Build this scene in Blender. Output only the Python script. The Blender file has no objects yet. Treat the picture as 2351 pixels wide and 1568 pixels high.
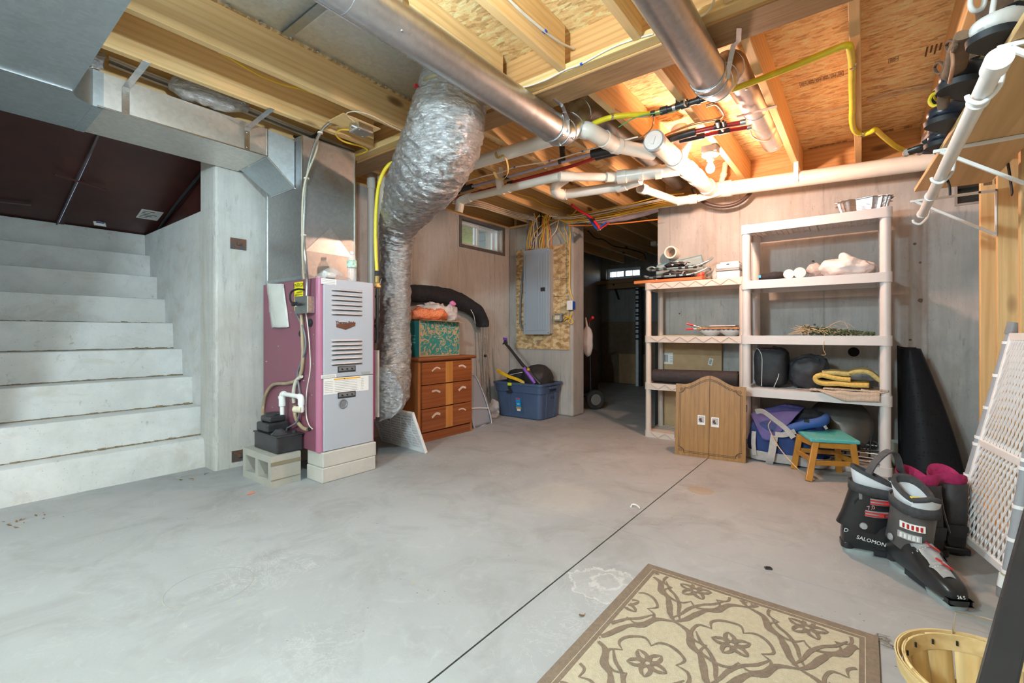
import bpy, bmesh, math, random
from mathutils import Vector, Matrix, noise as mnoise
R = math.radians
rnd = random.Random(7)
C = bpy.context.scene.collection
scene = bpy.context.scene

# ------------------------------------------------------------------ camera
EYE = Vector((0.0, 0.0, 0.92)); YAW = R(37.6); FOC = 1048.0
cam_data = bpy.data.cameras.new('camera'); cam = bpy.data.objects.new('camera', cam_data); C.objects.link(cam)
cam.location = EYE; cam.rotation_euler = (R(90), 0, YAW - R(90))
cam_data.sensor_width = 36.0; cam_data.lens = FOC / 2351 * 36.0
cam_data.shift_y = -19.0 / 2351
cam_data.clip_start = 0.02
scene.camera = cam

# ------------------------------------------------------------------ world, exposure
world = bpy.data.worlds.new('sky'); scene.world = world; world.use_nodes = True
_wn = world.node_tree.nodes; _wl = world.node_tree.links
_sky = _wn.new('ShaderNodeTexSky'); _sky.sky_type = 'NISHITA'; _sky.sun_disc = False
_sky.sun_elevation = R(48); _sky.sun_rotation = R(150)
_wl.new(_sky.outputs[0], _wn['Background'].inputs[0]); _wn['Background'].inputs[1].default_value = 2.0
scene.view_settings.view_transform = 'Standard'; scene.view_settings.look = 'None'
scene.view_settings.gamma = 1.0; scene.view_settings.use_curve_mapping = False
scene.view_settings.exposure = 0.0
LAMP_WARM = dict(energy=72, color=(1.0, 0.585, 0.41))
LAMP_COOL = dict(energy=100, color=(0.70, 0.91, 1.0))
LAMP_REAR_FILL = dict(energy=290, color=(0.70, 0.91, 1.0))  # made-up fill source, not a lamp known in the room

def lamp_light(name, loc, spec, radius=0.03):
    l = bpy.data.lights.new(name, 'POINT'); l.energy = spec['energy']; l.color = spec['color']; l.shadow_soft_size = radius
    o = bpy.data.objects.new(name, l); o.location = loc; C.objects.link(o); return o

# ------------------------------------------------------------------ surveying: sight lines from the photo station to real planes
_F = Vector((math.cos(YAW), math.sin(YAW), 0)); _R = Vector((math.sin(YAW), -math.cos(YAW), 0))
def _sight(px, py): return _F + _R * ((px - 1175.5) / FOC) + Vector((0, 0, (765.0 - py) / FOC))
def _hit(px, py, ax, v):
    d = _sight(px, py); return EYE + d * ((v - EYE[ax]) / d[ax])
def SX(px, py, x): return _hit(px, py, 0, x)
def SY(px, py, y): return _hit(px, py, 1, y)
def SZ(px, py, z): return _hit(px, py, 2, z)
def SD(px, py, d): return EYE + _sight(px, py) * d

# ------------------------------------------------------------------ mesh building
def catmull(pts, n=6, closed=False):
    P = [Vector(p) for p in pts]; out = []; m = len(P)
    if m < 3: return P
    rng = range(m if closed else m - 1)
    for i in rng:
        if closed: p0, p1, p2, p3 = P[(i-1) % m], P[i], P[(i+1) % m], P[(i+2) % m]
        else: p0, p1, p2, p3 = P[max(i-1, 0)], P[i], P[i+1], P[min(i+2, m-1)]
        for k in range(n):
            t = k / n
            out.append(0.5 * ((2*p1) + (p2-p0)*t + (2*p0-5*p1+4*p2-p3)*t*t + (3*p1-p0-3*p2+p3)*t*t*t))
    if not closed: out.append(P[-1])
    return out

ORIG = {}
class MB:
    def __init__(s): s.v = []; s.f = []
    def add(s, vs, fs):
        k = len(s.v); s.v += [tuple(v) for v in vs]; s.f += [tuple(i + k for i in f) for f in fs]; return s
    def box(s, x0, x1, y0, y1, z0, z1):
        if x0 > x1: x0, x1 = x1, x0
        if y0 > y1: y0, y1 = y1, y0
        if z0 > z1: z0, z1 = z1, z0
        return s.add([(x0,y0,z0),(x1,y0,z0),(x1,y1,z0),(x0,y1,z0),(x0,y0,z1),(x1,y0,z1),(x1,y1,z1),(x0,y1,z1)],
                     [(0,3,2,1),(4,5,6,7),(0,1,5,4),(1,2,6,5),(2,3,7,6),(3,0,4,7)])
    def obox(s, c, size, M=None):
        h = [d / 2 for d in size]; M = M or Matrix.Identity(3); c = Vector(c)
        vs = [c + M @ Vector((a*h[0], b*h[1], d*h[2])) for d in (-1, 1) for a, b in ((-1,-1),(1,-1),(1,1),(-1,1))]
        return s.add(vs, [(0,3,2,1),(4,5,6,7),(0,1,5,4),(1,2,6,5),(2,3,7,6),(3,0,4,7)])
    def hexa(s, p):   # 8 points: bottom ring 4, top ring 4
        return s.add(p, [(0,3,2,1),(4,5,6,7),(0,1,5,4),(1,2,6,5),(2,3,7,6),(3,0,4,7)])
    def bar(s, a, b, w, h, up=(0, 0, 1)):
        a = Vector(a); b = Vector(b); d = (b - a).normalized(); u = Vector(up)
        sd = d.cross(u)
        if sd.length < 1e-4: sd = d.cross(Vector((1, 0, 0)))
        sd.normalize(); u = sd.cross(d)
        q = [(-1,-1),(1,-1),(1,1),(-1,1)]
        return s.add([p + sd*(i*w/2) + u*(j*h/2) for p in (a, b) for i, j in q],
                     [(0,1,2,3),(7,6,5,4),(0,4,5,1),(1,5,6,2),(2,6,7,3),(3,7,4,0)])
    def tube(s, pts, r, n=10, caps=True, closed=False, flat=1.0, up=None, inner=None):
        P = [Vector(p) for p in pts]; m = len(P)
        rs = list(r) if isinstance(r, (list, tuple)) else [r] * m
        if len(rs) != m:   # resample
            k = len(rs) - 1; rs = [rs[min(int(i*k/(m-1)), k-1)] * (1 - (i*k/(m-1) - min(int(i*k/(m-1)), k-1))) + rs[min(int(i*k/(m-1)), k-1)+1] * (i*k/(m-1) - min(int(i*k/(m-1)), k-1)) for i in range(m)]
        vs = []; nrm = None
        for i, p in enumerate(P):
            if closed: t = P[(i+1) % m] - P[i-1]
            else: t = P[min(i+1, m-1)] - P[max(i-1, 0)]
            if t.length < 1e-9: t = Vector((0, 0, 1))
            t.normalize()
            if up is not None: nrm = Vector(up) - t * t.dot(Vector(up))
            elif nrm is None:
                a = Vector((0, 0, 1)) if abs(t.z) < 0.9 else Vector((1, 0, 0)); nrm = a - t * a.dot(t)
            else: nrm = nrm - t * nrm.dot(t)
            if nrm.length < 1e-6: nrm = t.orthogonal()
            nrm = nrm.normalized(); bn = t.cross(nrm)
            for j in range(n):
                a = 2 * math.pi * j / n; vs.append(p + nrm * (math.cos(a) * rs[i] * flat) + bn * (math.sin(a) * rs[i]))
        fs = []
        for i in range(m if closed else m - 1):
            for j in range(n):
                a = i*n + j; b = i*n + (j+1) % n; c = ((i+1) % m)*n + (j+1) % n; d = ((i+1) % m)*n + j
                fs.append((a, b, c, d))
        if caps and not closed:
            fs.append(tuple(range(n-1, -1, -1))); fs.append(tuple((m-1)*n + j for j in range(n)))
        return s.add(vs, fs)
    def cyl(s, a, b, r, r2=None, n=20, caps=True): return s.tube([a, b], [r, r if r2 is None else r2], n, caps)
    def lathe(s, prof, c=(0, 0, 0), n=20, M=None, capb=False, capt=False):
        c = Vector(c); M = M or Matrix.Identity(3); vs = []; fs = []; m = len(prof)
        for r, z in prof:
            for j in range(n):
                a = 2*math.pi*j/n; vs.append(c + M @ Vector((r*math.cos(a), r*math.sin(a), z)))
        for i in range(m-1):
            for j in range(n): fs.append((i*n+j, i*n+(j+1) % n, (i+1)*n+(j+1) % n, (i+1)*n+j))
        if capb: fs.append(tuple(range(n-1, -1, -1)))
        if capt: fs.append(tuple((m-1)*n+j for j in range(n)))
        return s.add(vs, fs)
    def prism(s, poly, vec):
        P = [Vector(p) for p in poly]; n = len(P); v = Vector(vec)
        return s.add(P + [p + v for p in P], [tuple(range(n-1, -1, -1)), tuple(range(n, 2*n))] + [(i, (i+1) % n, n+(i+1) % n, n+i) for i in range(n)])
    def grid(s, fn, nu, nv, closeu=False):
        vs = [fn(i / nu, j / nv) for j in range(nv + 1) for i in range(nu if closeu else nu + 1)]
        w = nu if closeu else nu + 1
        fs = [(j*w+i, j*w+(i+1) % w, (j+1)*w+(i+1) % w, (j+1)*w+i) for j in range(nv) for i in range(nu)]
        return s.add(vs, fs)
    def xf(s, M):
        s.v = [tuple(M @ Vector(v)) for v in s.v]; return s
    def noise(s, amp, sc, seed=0.0):
        o = Vector((seed, seed*1.7, seed*0.3))
        s.v = [tuple(Vector(v) + amp * mnoise.noise_vector(Vector(v) * sc + o)) for v in s.v]; return s
    def build(s, name, mat, parent=None, smooth=None, bevel=0.0, seg=2, local=False, solid=0.0, sub=0, fix=True):
        me = bpy.data.meshes.new(name)
        vs = s.v
        if parent is not None and not local:
            o = ORIG.get(parent.name, Vector((0, 0, 0))); vs = [(v[0]-o[0], v[1]-o[1], v[2]-o[2]) for v in vs]
        me.from_pydata(vs, [], s.f)
        if fix:
            bm = bmesh.new(); bm.from_mesh(me); bmesh.ops.recalc_face_normals(bm, faces=bm.faces); bm.to_mesh(me); bm.free()
        if smooth is not None:
            me.shade_smooth(); me.set_sharp_from_angle(angle=R(smooth))
        me.materials.append(mat)
        ob = bpy.data.objects.new(name, me); C.objects.link(ob)
        if parent is not None:
            ob.parent = parent; ORIG[ob.name] = ORIG.get(parent.name, Vector((0, 0, 0)))
        else: ORIG[ob.name] = Vector((0, 0, 0))
        if solid: m = ob.modifiers.new('thick', 'SOLIDIFY'); m.thickness = solid; m.offset = 0
        if bevel: m = ob.modifiers.new('bevel', 'BEVEL'); m.width = bevel; m.segments = seg; m.limit_method = 'ANGLE'; m.angle_limit = R(40)
        if sub: m = ob.modifiers.new('sub', 'SUBSURF'); m.levels = sub; m.render_levels = sub
        return ob
def tag(o, label, cat, group=None):
    o['label'] = label; o['category'] = cat
    if group: o['group'] = group
    return o
def struct(o, label=None):
    o['kind'] = 'structure'
    if label: o['label'] = label; 
    return o
def stuff(o): o['kind'] = 'stuff'; return o
def thing(name, label, cat, loc, rot=None, group=None):
    o = bpy.data.objects.new(name, None); o.empty_display_size = 0.05; C.objects.link(o); o.location = loc
    if rot: o.rotation_euler = rot
    ORIG[o.name] = Vector(loc); return tag(o, label, cat, group)
def setting(name, loc, label=None):
    o = bpy.data.objects.new(name, None); o.empty_display_size = 0.05; C.objects.link(o); o.location = loc
    ORIG[o.name] = Vector(loc); o['kind'] = 'structure'
    if label: o['label'] = label
    return o
def copy_tree(o, parent=None):
    c = o.copy(); C.objects.link(c); c.parent = parent; ORIG[c.name] = ORIG.get(o.name, Vector((0, 0, 0)))
    for ch in o.children: copy_tree(ch, c)
    return c
def share(o, name, parent, loc):
    c = bpy.data.objects.new(name, o.data); C.objects.link(c); c.parent = parent; c.location = loc; return c
def text_mesh(body, size, M, mat, name, parent, local=False, depth=0.0004, align='CENTER', sx=1.0):
    cu = bpy.data.curves.new(name, 'FONT'); cu.body = body; cu.size = size; cu.align_x = align; cu.align_y = 'CENTER'; cu.extrude = depth; cu.resolution_u = 2
    t = bpy.data.objects.new('tmp', cu); C.objects.link(t)
    dg = bpy.context.evaluated_depsgraph_get(); me = bpy.data.meshes.new_from_object(t.evaluated_get(dg)); C.objects.unlink(t); bpy.data.objects.remove(t)
    b = MB(); b.v = [tuple(M @ Vector((v.co.x * sx, v.co.y, v.co.z))) for v in me.vertices]; b.f = [tuple(p.vertices) for p in me.polygons]
    bpy.data.meshes.remove(me)
    return b.build(name, mat, parent, local=local, fix=False)
def frame(o, xdir, ydir):  # 4x4: local x, y, normal
    x = Vector(xdir).normalized(); y = Vector(ydir).normalized(); z = x.cross(y)
    M = Matrix((x, y, z)).transposed().to_4x4(); M.translation = Vector(o); return M

# ------------------------------------------------------------------ materials
class NT:
    def __init__(s, name):
        s.m = bpy.data.materials.new(name); s.m.use_nodes = True; s.t = s.m.node_tree; s.n = s.t.nodes; s.l = s.t.links
        s.b = s.n['Principled BSDF']; s._c = None
    def node(s, typ, ins=None, **kw):
        n = s.n.new(typ)
        for k, v in kw.items(): setattr(n, k, v)
        for k, v in (ins or {}).items(): s.put(n.inputs[k], v)
        return n
    def put(s, sock, v):
        if isinstance(v, bpy.types.NodeSocket): s.l.new(v, sock)
        else:
            if sock.type == 'RGBA' and len(v) == 3: v = (*v, 1)
            sock.default_value = v
    def co(s, scale=(1, 1, 1), rot=(0, 0, 0), loc=(0, 0, 0)):
        if s._c is None: s._c = s.node('ShaderNodeTexCoord').outputs['Object']
        return s.node('ShaderNodeMapping', {'Vector': s._c, 'Scale': scale, 'Rotation': rot, 'Location': loc}).outputs[0]
    def noise(s, sc, det=4, rough=0.55, vec=None, dist=0.0):
        return s.node('ShaderNodeTexNoise', {'Vector': vec if vec is not None else s.co(), 'Scale': sc, 'Detail': det, 'Roughness': rough, 'Distortion': dist}).outputs['Fac']
    def voro(s, sc, vec=None, feat='F1', out='Distance', rand=1.0):
        n = s.node('ShaderNodeTexVoronoi', feature=feat); s.put(n.inputs['Vector'], vec if vec is not None else s.co()); n.inputs['Scale'].default_value = sc
        n.inputs['Randomness'].default_value = rand
        return n.outputs[out]
    def wave(s, sc, vec=None, dist=2.0, det=2, axis='X', typ='BANDS'):
        n = s.node('ShaderNodeTexWave', {'Vector': vec if vec is not None else s.co(), 'Scale': sc, 'Distortion': dist, 'Detail': det}, wave_type=typ)
        if typ == 'BANDS': n.bands_direction = axis
        return n.outputs['Fac']
    def ramp(s, fac, stops, interp='LINEAR'):
        n = s.node('ShaderNodeValToRGB', {'Fac': fac}); cr = n.color_ramp; cr.interpolation = interp
        while len(cr.elements) > 1: cr.elements.remove(cr.elements[-1])
        cr.elements[0].position = stops[0][0]; c = stops[0][1]; cr.elements[0].color = (*c, 1) if isinstance(c, tuple) else (c, c, c, 1)
        for p, c in stops[1:]:
            e = cr.elements.new(p); e.color = (*c, 1) if isinstance(c, tuple) else (c, c, c, 1)
        return n.outputs[0]
    def mix(s, fac, a, b, mode='MIX'):
        n = s.node('ShaderNodeMix', data_type='RGBA', blend_type=mode); s.put(n.inputs[0], fac); s.put(n.inputs[6], a); s.put(n.inputs[7], b); return n.outputs[2]
    def math(s, op, a, b=0.0):
        n = s.node('ShaderNodeMath', operation=op); s.put(n.inputs[0], a); s.put(n.inputs[1], b); return n.outputs[0]
    def sep(s, vec=None):
        return s.node('ShaderNodeSeparateXYZ', {0: vec if vec is not None else s.co()}).outputs
    def bump(s, h, strength=0.3, dist=0.01, prev=None):
        n = s.node('ShaderNodeBump', {'Height': h, 'Strength': strength, 'Distance': dist})
        if prev is not None: s.put(n.inputs['Normal'], prev)
        return n.outputs[0]
    def done(s, col=None, rough=0.6, metal=0.0, nrm=None, **kw):
        if col is not None: s.put(s.b.inputs['Base Color'], col)
        s.put(s.b.inputs['Roughness'], rough); s.put(s.b.inputs['Metallic'], metal)
        if nrm is not None: s.put(s.b.inputs['Normal'], nrm)
        for k, v in kw.items(): s.put(s.b.inputs[k.replace('_', ' ')], v)
        return s.m
_pc = {}
def plain(name, col, rough=0.5, metal=0.0, var=0.12, nsc=14.0, bump=0.0, bsc=200.0, **kw):
    if name in _pc: return _pc[name]
    t = NT(name); d = tuple(max(c * (1 - var), 0) for c in col); l = tuple(min(c * (1 + var), 1) for c in col)
    c = t.ramp(t.noise(nsc, 5), [(0.3, d), (0.7, l)])
    n = t.bump(t.noise(bsc, 3), bump, 0.004) if bump else None
    _pc[name] = t.done(c, rough, metal, n, **kw); return _pc[name]

def concrete(name, base=(0.46, 0.45, 0.43), warm=(0.40, 0.375, 0.33), kind='wall', seams=None, stain=None):
    t = NT(name); big = t.noise(1.3, 5, 0.6); med = t.noise(7, 6, 0.65); fine = t.noise(60, 4, 0.7)
    c = t.mix(t.ramp(big, [(0.35, 0.0), (0.68, 1.0)]), base, warm)
    c = t.mix(t.ramp(med, [(0.42, 0.0), (0.62, 0.5)]), c, tuple(x * 0.78 for x in base))
    c = t.mix(t.ramp(fine, [(0.60, 0.0), (0.78, 0.45)]), c, tuple(x * 0.55 for x in base))
    h = t.math('ADD', t.math('MULTIPLY', fine, 0.35), t.math('MULTIPLY', med, 0.6))
    if name == 'stair_concrete':
        c = t.mix(t.ramp(t.noise(3.4, 6, .72, t.co((1, 1, 1.6)), .8), [(.52, 0.0), (.72, .5)]), c, (.42, .37, .29))
        c = t.mix(t.ramp(t.noise(17, 6, .78, t.co((1, 1, .6), loc=(3, 1, 2))), [(.61, 0.0), (.69, .55)]), c, (.27, .25, .21))
        c = t.mix(t.ramp(t.voro(30, t.co(loc=(.3, .2, .7))), [(.05, .6), (.09, 0.0)]), c, (.25, .22, .17))
    if kind == 'wall':
        streak = t.noise(5, 4, 0.6, t.co((4.5, 4.5, 0.35)))
        c = t.mix(t.ramp(streak, [(0.42, 0.0), (0.7, 0.55)]), c, tuple(x * 0.66 for x in base))
        st2 = t.noise(2.2, 6, .7, t.co((2.2, 2.2, .7), loc=(4, 1, 2)), 1.0); c = t.mix(t.ramp(st2, [(.52, 0.0), (.74, .55)]), c, tuple(x * y for x, y in zip(base, (.62, .55, .47))))
        dr_k = t.noise(30, 4, .7, t.co((1, 1, .22), loc=(1, 2, 3))); c = t.mix(t.ramp(dr_k, [(.60, 0.0), (.70, .5)]), c, tuple(x * .5 for x in base))
        pits = t.voro(42, t.co((1, 1, 0.8)))
        pm = t.math('MULTIPLY', t.ramp(pits, [(0.07, 1.0), (0.13, 0.0)]), t.ramp(t.noise(9, 3), [(0.52, 0.0), (0.6, 1.0)]))
        c = t.mix(t.math('MULTIPLY', pm, 0.7), c, (0.16, 0.14, 0.12))
        if stain:   # rust-brown weep along a cold joint
            ax, pos, wd = stain; d = t.math('ABSOLUTE', t.math('SUBTRACT', t.math('ADD', t.sep()[ax], t.math('MULTIPLY', t.noise(7, 5, .7), .05)), pos + .025)); c = t.mix(t.math('MULTIPLY', t.ramp(t.math('DIVIDE', d, wd), [(.3, .62), (1.0, 0.0)]), t.ramp(t.noise(6, 4, .6, t.co((1, 1, .5))), [(.3, .2), (.6, 1.0)])), c, (.25, .15, .09))
        if seams:   # form-board joints: (axis, spacing, offset)
            ax, sp, off = seams; xyz = t.sep()
            w = t.math('ADD', xyz[ax], t.math('MULTIPLY', t.noise(12, 3), 0.012))
            d = t.math('ABSOLUTE', t.math('SUBTRACT', t.math('FRACT', t.math('DIVIDE', t.math('SUBTRACT', w, off), sp)), 0.5))
            ln = t.ramp(t.math('MULTIPLY', d, sp), [(0.002, 1.0), (0.007, 0.0)])
            ln = t.math('MULTIPLY', ln, t.ramp(t.noise(4, 4, .7, t.co(loc=(2, 5, 1))), [(.35, .25), (.65, 1.0)])); c = t.mix(t.math('MULTIPLY', ln, 0.42), c, (0.17, 0.15, 0.13)); h = t.math('SUBTRACT', h, t.math('MULTIPLY', ln, 0.7))
    return t.done(c, 0.88, 0, t.bump(h, 0.35, 0.01))

def floor_concrete():
    t = NT('floor_concrete'); big = t.noise(0.9, 5, 0.6, t.co((1, 1, 1), loc=(3, 1, 0)), 0.6); med = t.noise(3.2, 7, 0.66, t.co(rot=(0, 0, 0.5)), 0.8)
    c = t.mix(t.ramp(big, [(0.34, 0.0), (0.66, 1.0)]), (0.395, 0.412, 0.428), (0.325, 0.335, 0.342))
    c = t.mix(t.ramp(med, [(0.48, 0.0), (0.70, 0.7)]), c, (0.27, 0.27, 0.265))
    c = t.mix(t.ramp(t.noise(11, 6, 0.7, None, 1.2), [(0.55, 0.0), (0.75, 0.5)]), c, (0.48, 0.485, 0.485))
    sp = t.voro(7.5); s2 = t.noise(3.1, 2)
    c = t.mix(t.math('MULTIPLY', t.ramp(sp, [(0.035, 0.75), (0.06, 0.0)]), t.ramp(s2, [(0.50, 0.0), (0.56, 1.0)])), c, (0.42, 0.36, 0.17))
    sp = t.voro(26, t.co(loc=(0.7, 0.3, 0))); 
    c = t.mix(t.math('MULTIPLY', t.ramp(sp, [(0.06, 0.8), (0.09, 0.0)]), t.ramp(t.noise(2.3, 2, 0.5, t.co(loc=(5, 2, 0))), [(0.55, 0.0), (0.62, 1.0)])), c, (0.13, 0.10, 0.08))
    ef = t.noise(5, 8, 0.75, t.co(loc=(1.2, 9.1, 0)), 2.5)
    c = t.mix(t.math('MULTIPLY', t.ramp(ef, [(0.49, 0.0), (0.5, 0.55), (0.51, 0.0)]), t.ramp(t.noise(1.4, 2, 0.5, t.co(loc=(0.2, 0.4, 0))), [(0.55, 0.0), (0.65, 1.0)])), c, (0.68, 0.68, 0.66))
    def spot(x, y, r, col, a, wob=.5):
        xyz = t.sep(); dx = t.math('SUBTRACT', xyz[0], x); dy = t.math('SUBTRACT', xyz[1], y); d = t.math('SQRT', t.math('ADD', t.math('MULTIPLY', dx, dx), t.math('MULTIPLY', dy, dy))); d = t.math('ADD', d, t.math('MULTIPLY', t.math('SUBTRACT', t.noise(9, 5, .65), .5), r * wob))
        return d
    d = spot(2.79, .756, .07, 0, 0); c = t.mix(t.ramp(t.math('DIVIDE', d, .075), [(.9, .6), (1.0, 0.0)]), c, (.36, .28, .18))
    d = spot(1.53, .765, .15, 0, 0, 1.2); c = t.mix(t.ramp(t.math('DIVIDE', d, .12), [(.0, .12), (.9, .15), (.96, .75), (1.0, 0.0)]), c, (.62, .62, .61))
    d = spot(1.55, .77, .11, 0, 0, 2.2); c = t.mix(t.ramp(t.math('DIVIDE', d, .07), [(.5, .0), (.7, .6), (.9, 0.0)]), c, (.64, .64, .63))
    d = spot(2.2, 1.35, .3, 0, 0, 1.0); c = t.mix(t.ramp(t.math('DIVIDE', d, .28), [(.6, .35), (1.0, 0.0)]), c, (.52, .51, .47))
    return t.done(c, t.ramp(med, [(0.3, 0.5), (0.7, 0.68)]), 0, t.bump(t.noise(90, 4, 0.7), 0.12, 0.004), Specular_IOR_Level=0.35)

def wood(name, a, b, axis=0, grain=26, knots=True, rough=0.62, dark=None):
    t = NT(name); sc = [1.0, 1.0, 1.0]; sc[axis] = 0.05; v = t.co(tuple(sc)); 
    oi = t.node('ShaderNodeObjectInfo').outputs['Random']
    off = t.node('ShaderNodeVectorMath', {0: v, 1: t.node('ShaderNodeCombineXYZ', {0: t.math('MULTIPLY', oi, 31.0), 1: t.math('MULTIPLY', oi, 17.0), 2: t.math('MULTIPLY', oi, 9.0)}).outputs[0]}).outputs[0]
    g = t.noise(grain, 6, 0.62, off, 1.4)
    w = t.wave(9, off, 6.0, 3, 'Z' if axis != 2 else 'Y')
    c = t.mix(t.ramp(g, [(0.35, 0.0), (0.68, 1.0)]), a, b)
    c = t.mix(t.math('MULTIPLY', t.ramp(w, [(0.55, 0.0), (0.95, 1.0)]), 0.35), c, tuple(x * 0.72 for x in b))
    c = t.mix(t.math('MULTIPLY', t.math('SUBTRACT', oi, 0.5), 0.35), c, dark or tuple(x * 0.8 for x in b))
    if knots:
        sk = [2.3, 5.0, 5.0]; sk = [5.0] * 3; sk[axis] = 1.9
        d = t.voro(1.0, t.co(tuple(sk), loc=(rnd.random(), rnd.random(), rnd.random())))
        c = t.mix(t.ramp(d, [(0.06, 0.9), (0.10, 0.65), (0.15, 0.0)]), c, (0.19, 0.085, 0.03))
    return t.done(c, rough, 0, t.bump(g, 0.12, 0.003))

def osb(name, bright=1.0, flake=34, contrast=1.0):
    t = NT(name); 
    def fl(rot, loc): return t.voro(flake, t.co((1.0, 0.33, 1.0), rot=(0, 0, rot), loc=loc), 'F1', 'Color')
    def fv(rot, loc): return t.voro(flake, t.co((1.0, 0.33, 0.6), rot=(rot, rot * 0.7, rot), loc=loc), 'F1', 'Color')
    a = t.sep(fv(0.5, (0, 0, 0)))[0]; b = t.sep(fv(1.6, (3, 1, 2)))[1]; pick = t.sep(fv(2.6, (1, 7, 4)))[2]
    m = t.math('ADD', t.math('MULTIPLY', a, 0.5), t.math('MULTIPLY', b, 0.5))
    k = bright
    C_ = lambda *q: tuple(min(.95, v * k) for v in q)
    w_ = .22 * contrast
    c = t.ramp(m, [(0.1 + w_ * .6, C_(0.36, 0.20, 0.085)), (0.36 + w_ * .2, C_(0.60, 0.38, 0.17)), (0.62 - w_ * .2, C_(0.73, 0.51, 0.26)), (0.92 - w_, C_(0.84, 0.66, 0.39))])
    c = t.mix(t.math('MULTIPLY', t.ramp(pick, [(0.80, 0.0), (0.9, 0.8)]), contrast), c, (0.34*k, 0.17*k, 0.07*k))
    c = t.mix(0.25, c, t.ramp(t.noise(90, 4), [(0.3, C_(0.4, 0.25, 0.1)), (0.7, C_(0.8, 0.6, 0.33))]))
    return t.done(c, 0.7, 0, t.bump(m, 0.2, 0.003))

def galv(name, col=(0.60, 0.63, 0.65), rough=0.33, spang=55):
    t = NT(name); v = t.sep(t.voro(spang, None, 'F1', 'Color'))[0]; n = t.noise(3, 4)
    c = t.mix(t.ramp(v, [(0.0, 0.0), (1.0, 1.0)]), tuple(x * 0.93 for x in col), tuple(min(1, x * 1.06) for x in col))
    c = t.mix(t.ramp(n, [(0.4, 0.0), (0.7, 0.3)]), c, tuple(x * 0.8 for x in col))
    r = t.math('ADD', t.math('MULTIPLY', t.noise(9, 4), 0.18), rough - 0.09)
    return t.done(c, r, 1.0, t.bump(t.noise(2.5, 2), 0.10, 0.02))

def foil(name, sc=26, strength=0.9):
    t = NT(name); w = t.noise(sc, 6, 0.7, t.co((1, 1, 2.4)), 1.5); r = t.voro(sc * 0.8, t.co((1, 1, 2.2)), 'F1')
    h = t.math('ADD', w, t.math('MULTIPLY', r, 0.6))
    return t.done(t.ramp(w, [(0.3, (0.45, 0.45, 0.46)), (0.7, (0.68, 0.68, 0.69))]), 0.27, 1.0, t.bump(h, strength, 0.012))

def clear(name, col=(0.9, 0.92, 0.95), rough=0.15, alpha=0.35):
    if name in _pc: return _pc[name]
    t = NT(name); m = t.done(col, rough, 0, t.bump(t.noise(18, 4), 0.3, 0.01), Alpha=alpha); _pc[name] = m; return m

M_FLOOR = floor_concrete()
M_WALLX = concrete('wall_concrete_a', (0.58, 0.575, 0.555), (0.49, 0.47, 0.43), 'wall', (0, 0.61, 0.15))
M_WALLY = concrete('wall_concrete_b', (0.48, 0.475, 0.46), (0.40, 0.375, 0.34), 'wall', (1, 0.61, -0.355 + 0.305), (1, -.335, .05))
M_STAIR = concrete('stair_concrete', (0.64, 0.65, 0.65), (0.56, 0.55, 0.53), 'stair')
M_BLOCK = concrete('block_concrete', (0.44, 0.43, 0.39), (0.36, 0.34, 0.29), 'stair')
M_JOIST = wood('joist_pine', (0.86, 0.60, 0.30), (0.76, 0.47, 0.20), 0)
M_JOISTY = wood('board_pine', (0.72, 0.45, 0.20), (0.60, 0.34, 0.14), 1)
M_STUD = wood('stud_pine', (0.74, 0.50, 0.24), (0.64, 0.39, 0.15), 2)
M_LVL = wood('beam_ply', (0.40, 0.24, 0.11), (0.25, 0.14, 0.06), 1, 60, False)
M_PLYF = wood('beam_face_fir', (0.70, 0.40, 0.16), (0.52, 0.26, 0.09), 1, 12, True)
M_OSBC = osb('subfloor_chipboard', 1.42, 60, 0.12)
M_OSB = osb('chipboard', .92, 58, 1.0)
M_GALV = galv('galvanised_sheet')
M_GALVD = galv('galvanised_duct', (0.62, 0.64, 0.66), 0.36)
M_GALVB = galv('galvanised_blue', (0.50, 0.55, 0.58), 0.42)
M_STEEL = galv('bright_steel', (0.68, 0.69, 0.70), 0.25, 90)
M_FOIL = foil('foil_wrap')
M_PVC = plain('white_pvc', (0.80, 0.76, 0.68), 0.32, 0, 0.05, 6)
M_PVCW = plain('bright_white_plastic', (0.82, 0.82, 0.80), 0.35, 0, 0.04)
M_BLACK = plain('black_rubber', (0.022, 0.022, 0.024), 0.55, 0, 0.3, Specular_IOR_Level=.25)
M_BLKP = plain('black_plastic', (0.03, 0.03, 0.033), 0.35, 0, 0.25)
M_DARKMET = plain('dark_metal', (0.06, 0.06, 0.06), 0.4, 0.7, 0.2)
M_WIREY = plain('yellow_cable', (0.80, 0.52, 0.05), 0.4, 0, 0.08)
M_WIREW = plain('white_cable', (0.76, 0.70, 0.62), 0.45, 0, 0.06)
M_WIREO = plain('orange_cable', (0.80, 0.22, 0.04), 0.45, 0, 0.08)
M_WIREG = plain('grey_cable', (0.22, 0.22, 0.23), 0.5, 0, 0.1)
M_YGAS = plain('yellow_gas_tube', (0.72, 0.58, 0.02), 0.35, 0, 0.08)
M_RED = plain('red_pex', (0.42, 0.03, 0.03), 0.35, 0, 0.12)
M_REDC = plain('bright_red', (0.70, 0.02, 0.03), 0.35, 0, 0.1)
M_BLUE = plain('blue_plastic', (0.02, 0.10, 0.50), 0.4, 0, 0.1)
M_PEX = plain('clear_pex', (0.42, 0.38, 0.50), 0.3, 0, 0.1)
M_COPPER = plain('copper', (0.62, 0.30, 0.15), 0.3, 0.9, 0.15)
M_BRASS = plain('brass', (0.60, 0.42, 0.16), 0.35, 0.9, 0.15)
M_CARD = plain('cardboard', (0.46, 0.31, 0.17), 0.8, 0, 0.1)
M_PAPER = plain('white_paper', (0.80, 0.79, 0.77), 0.7, 0, 0.05)
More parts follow.
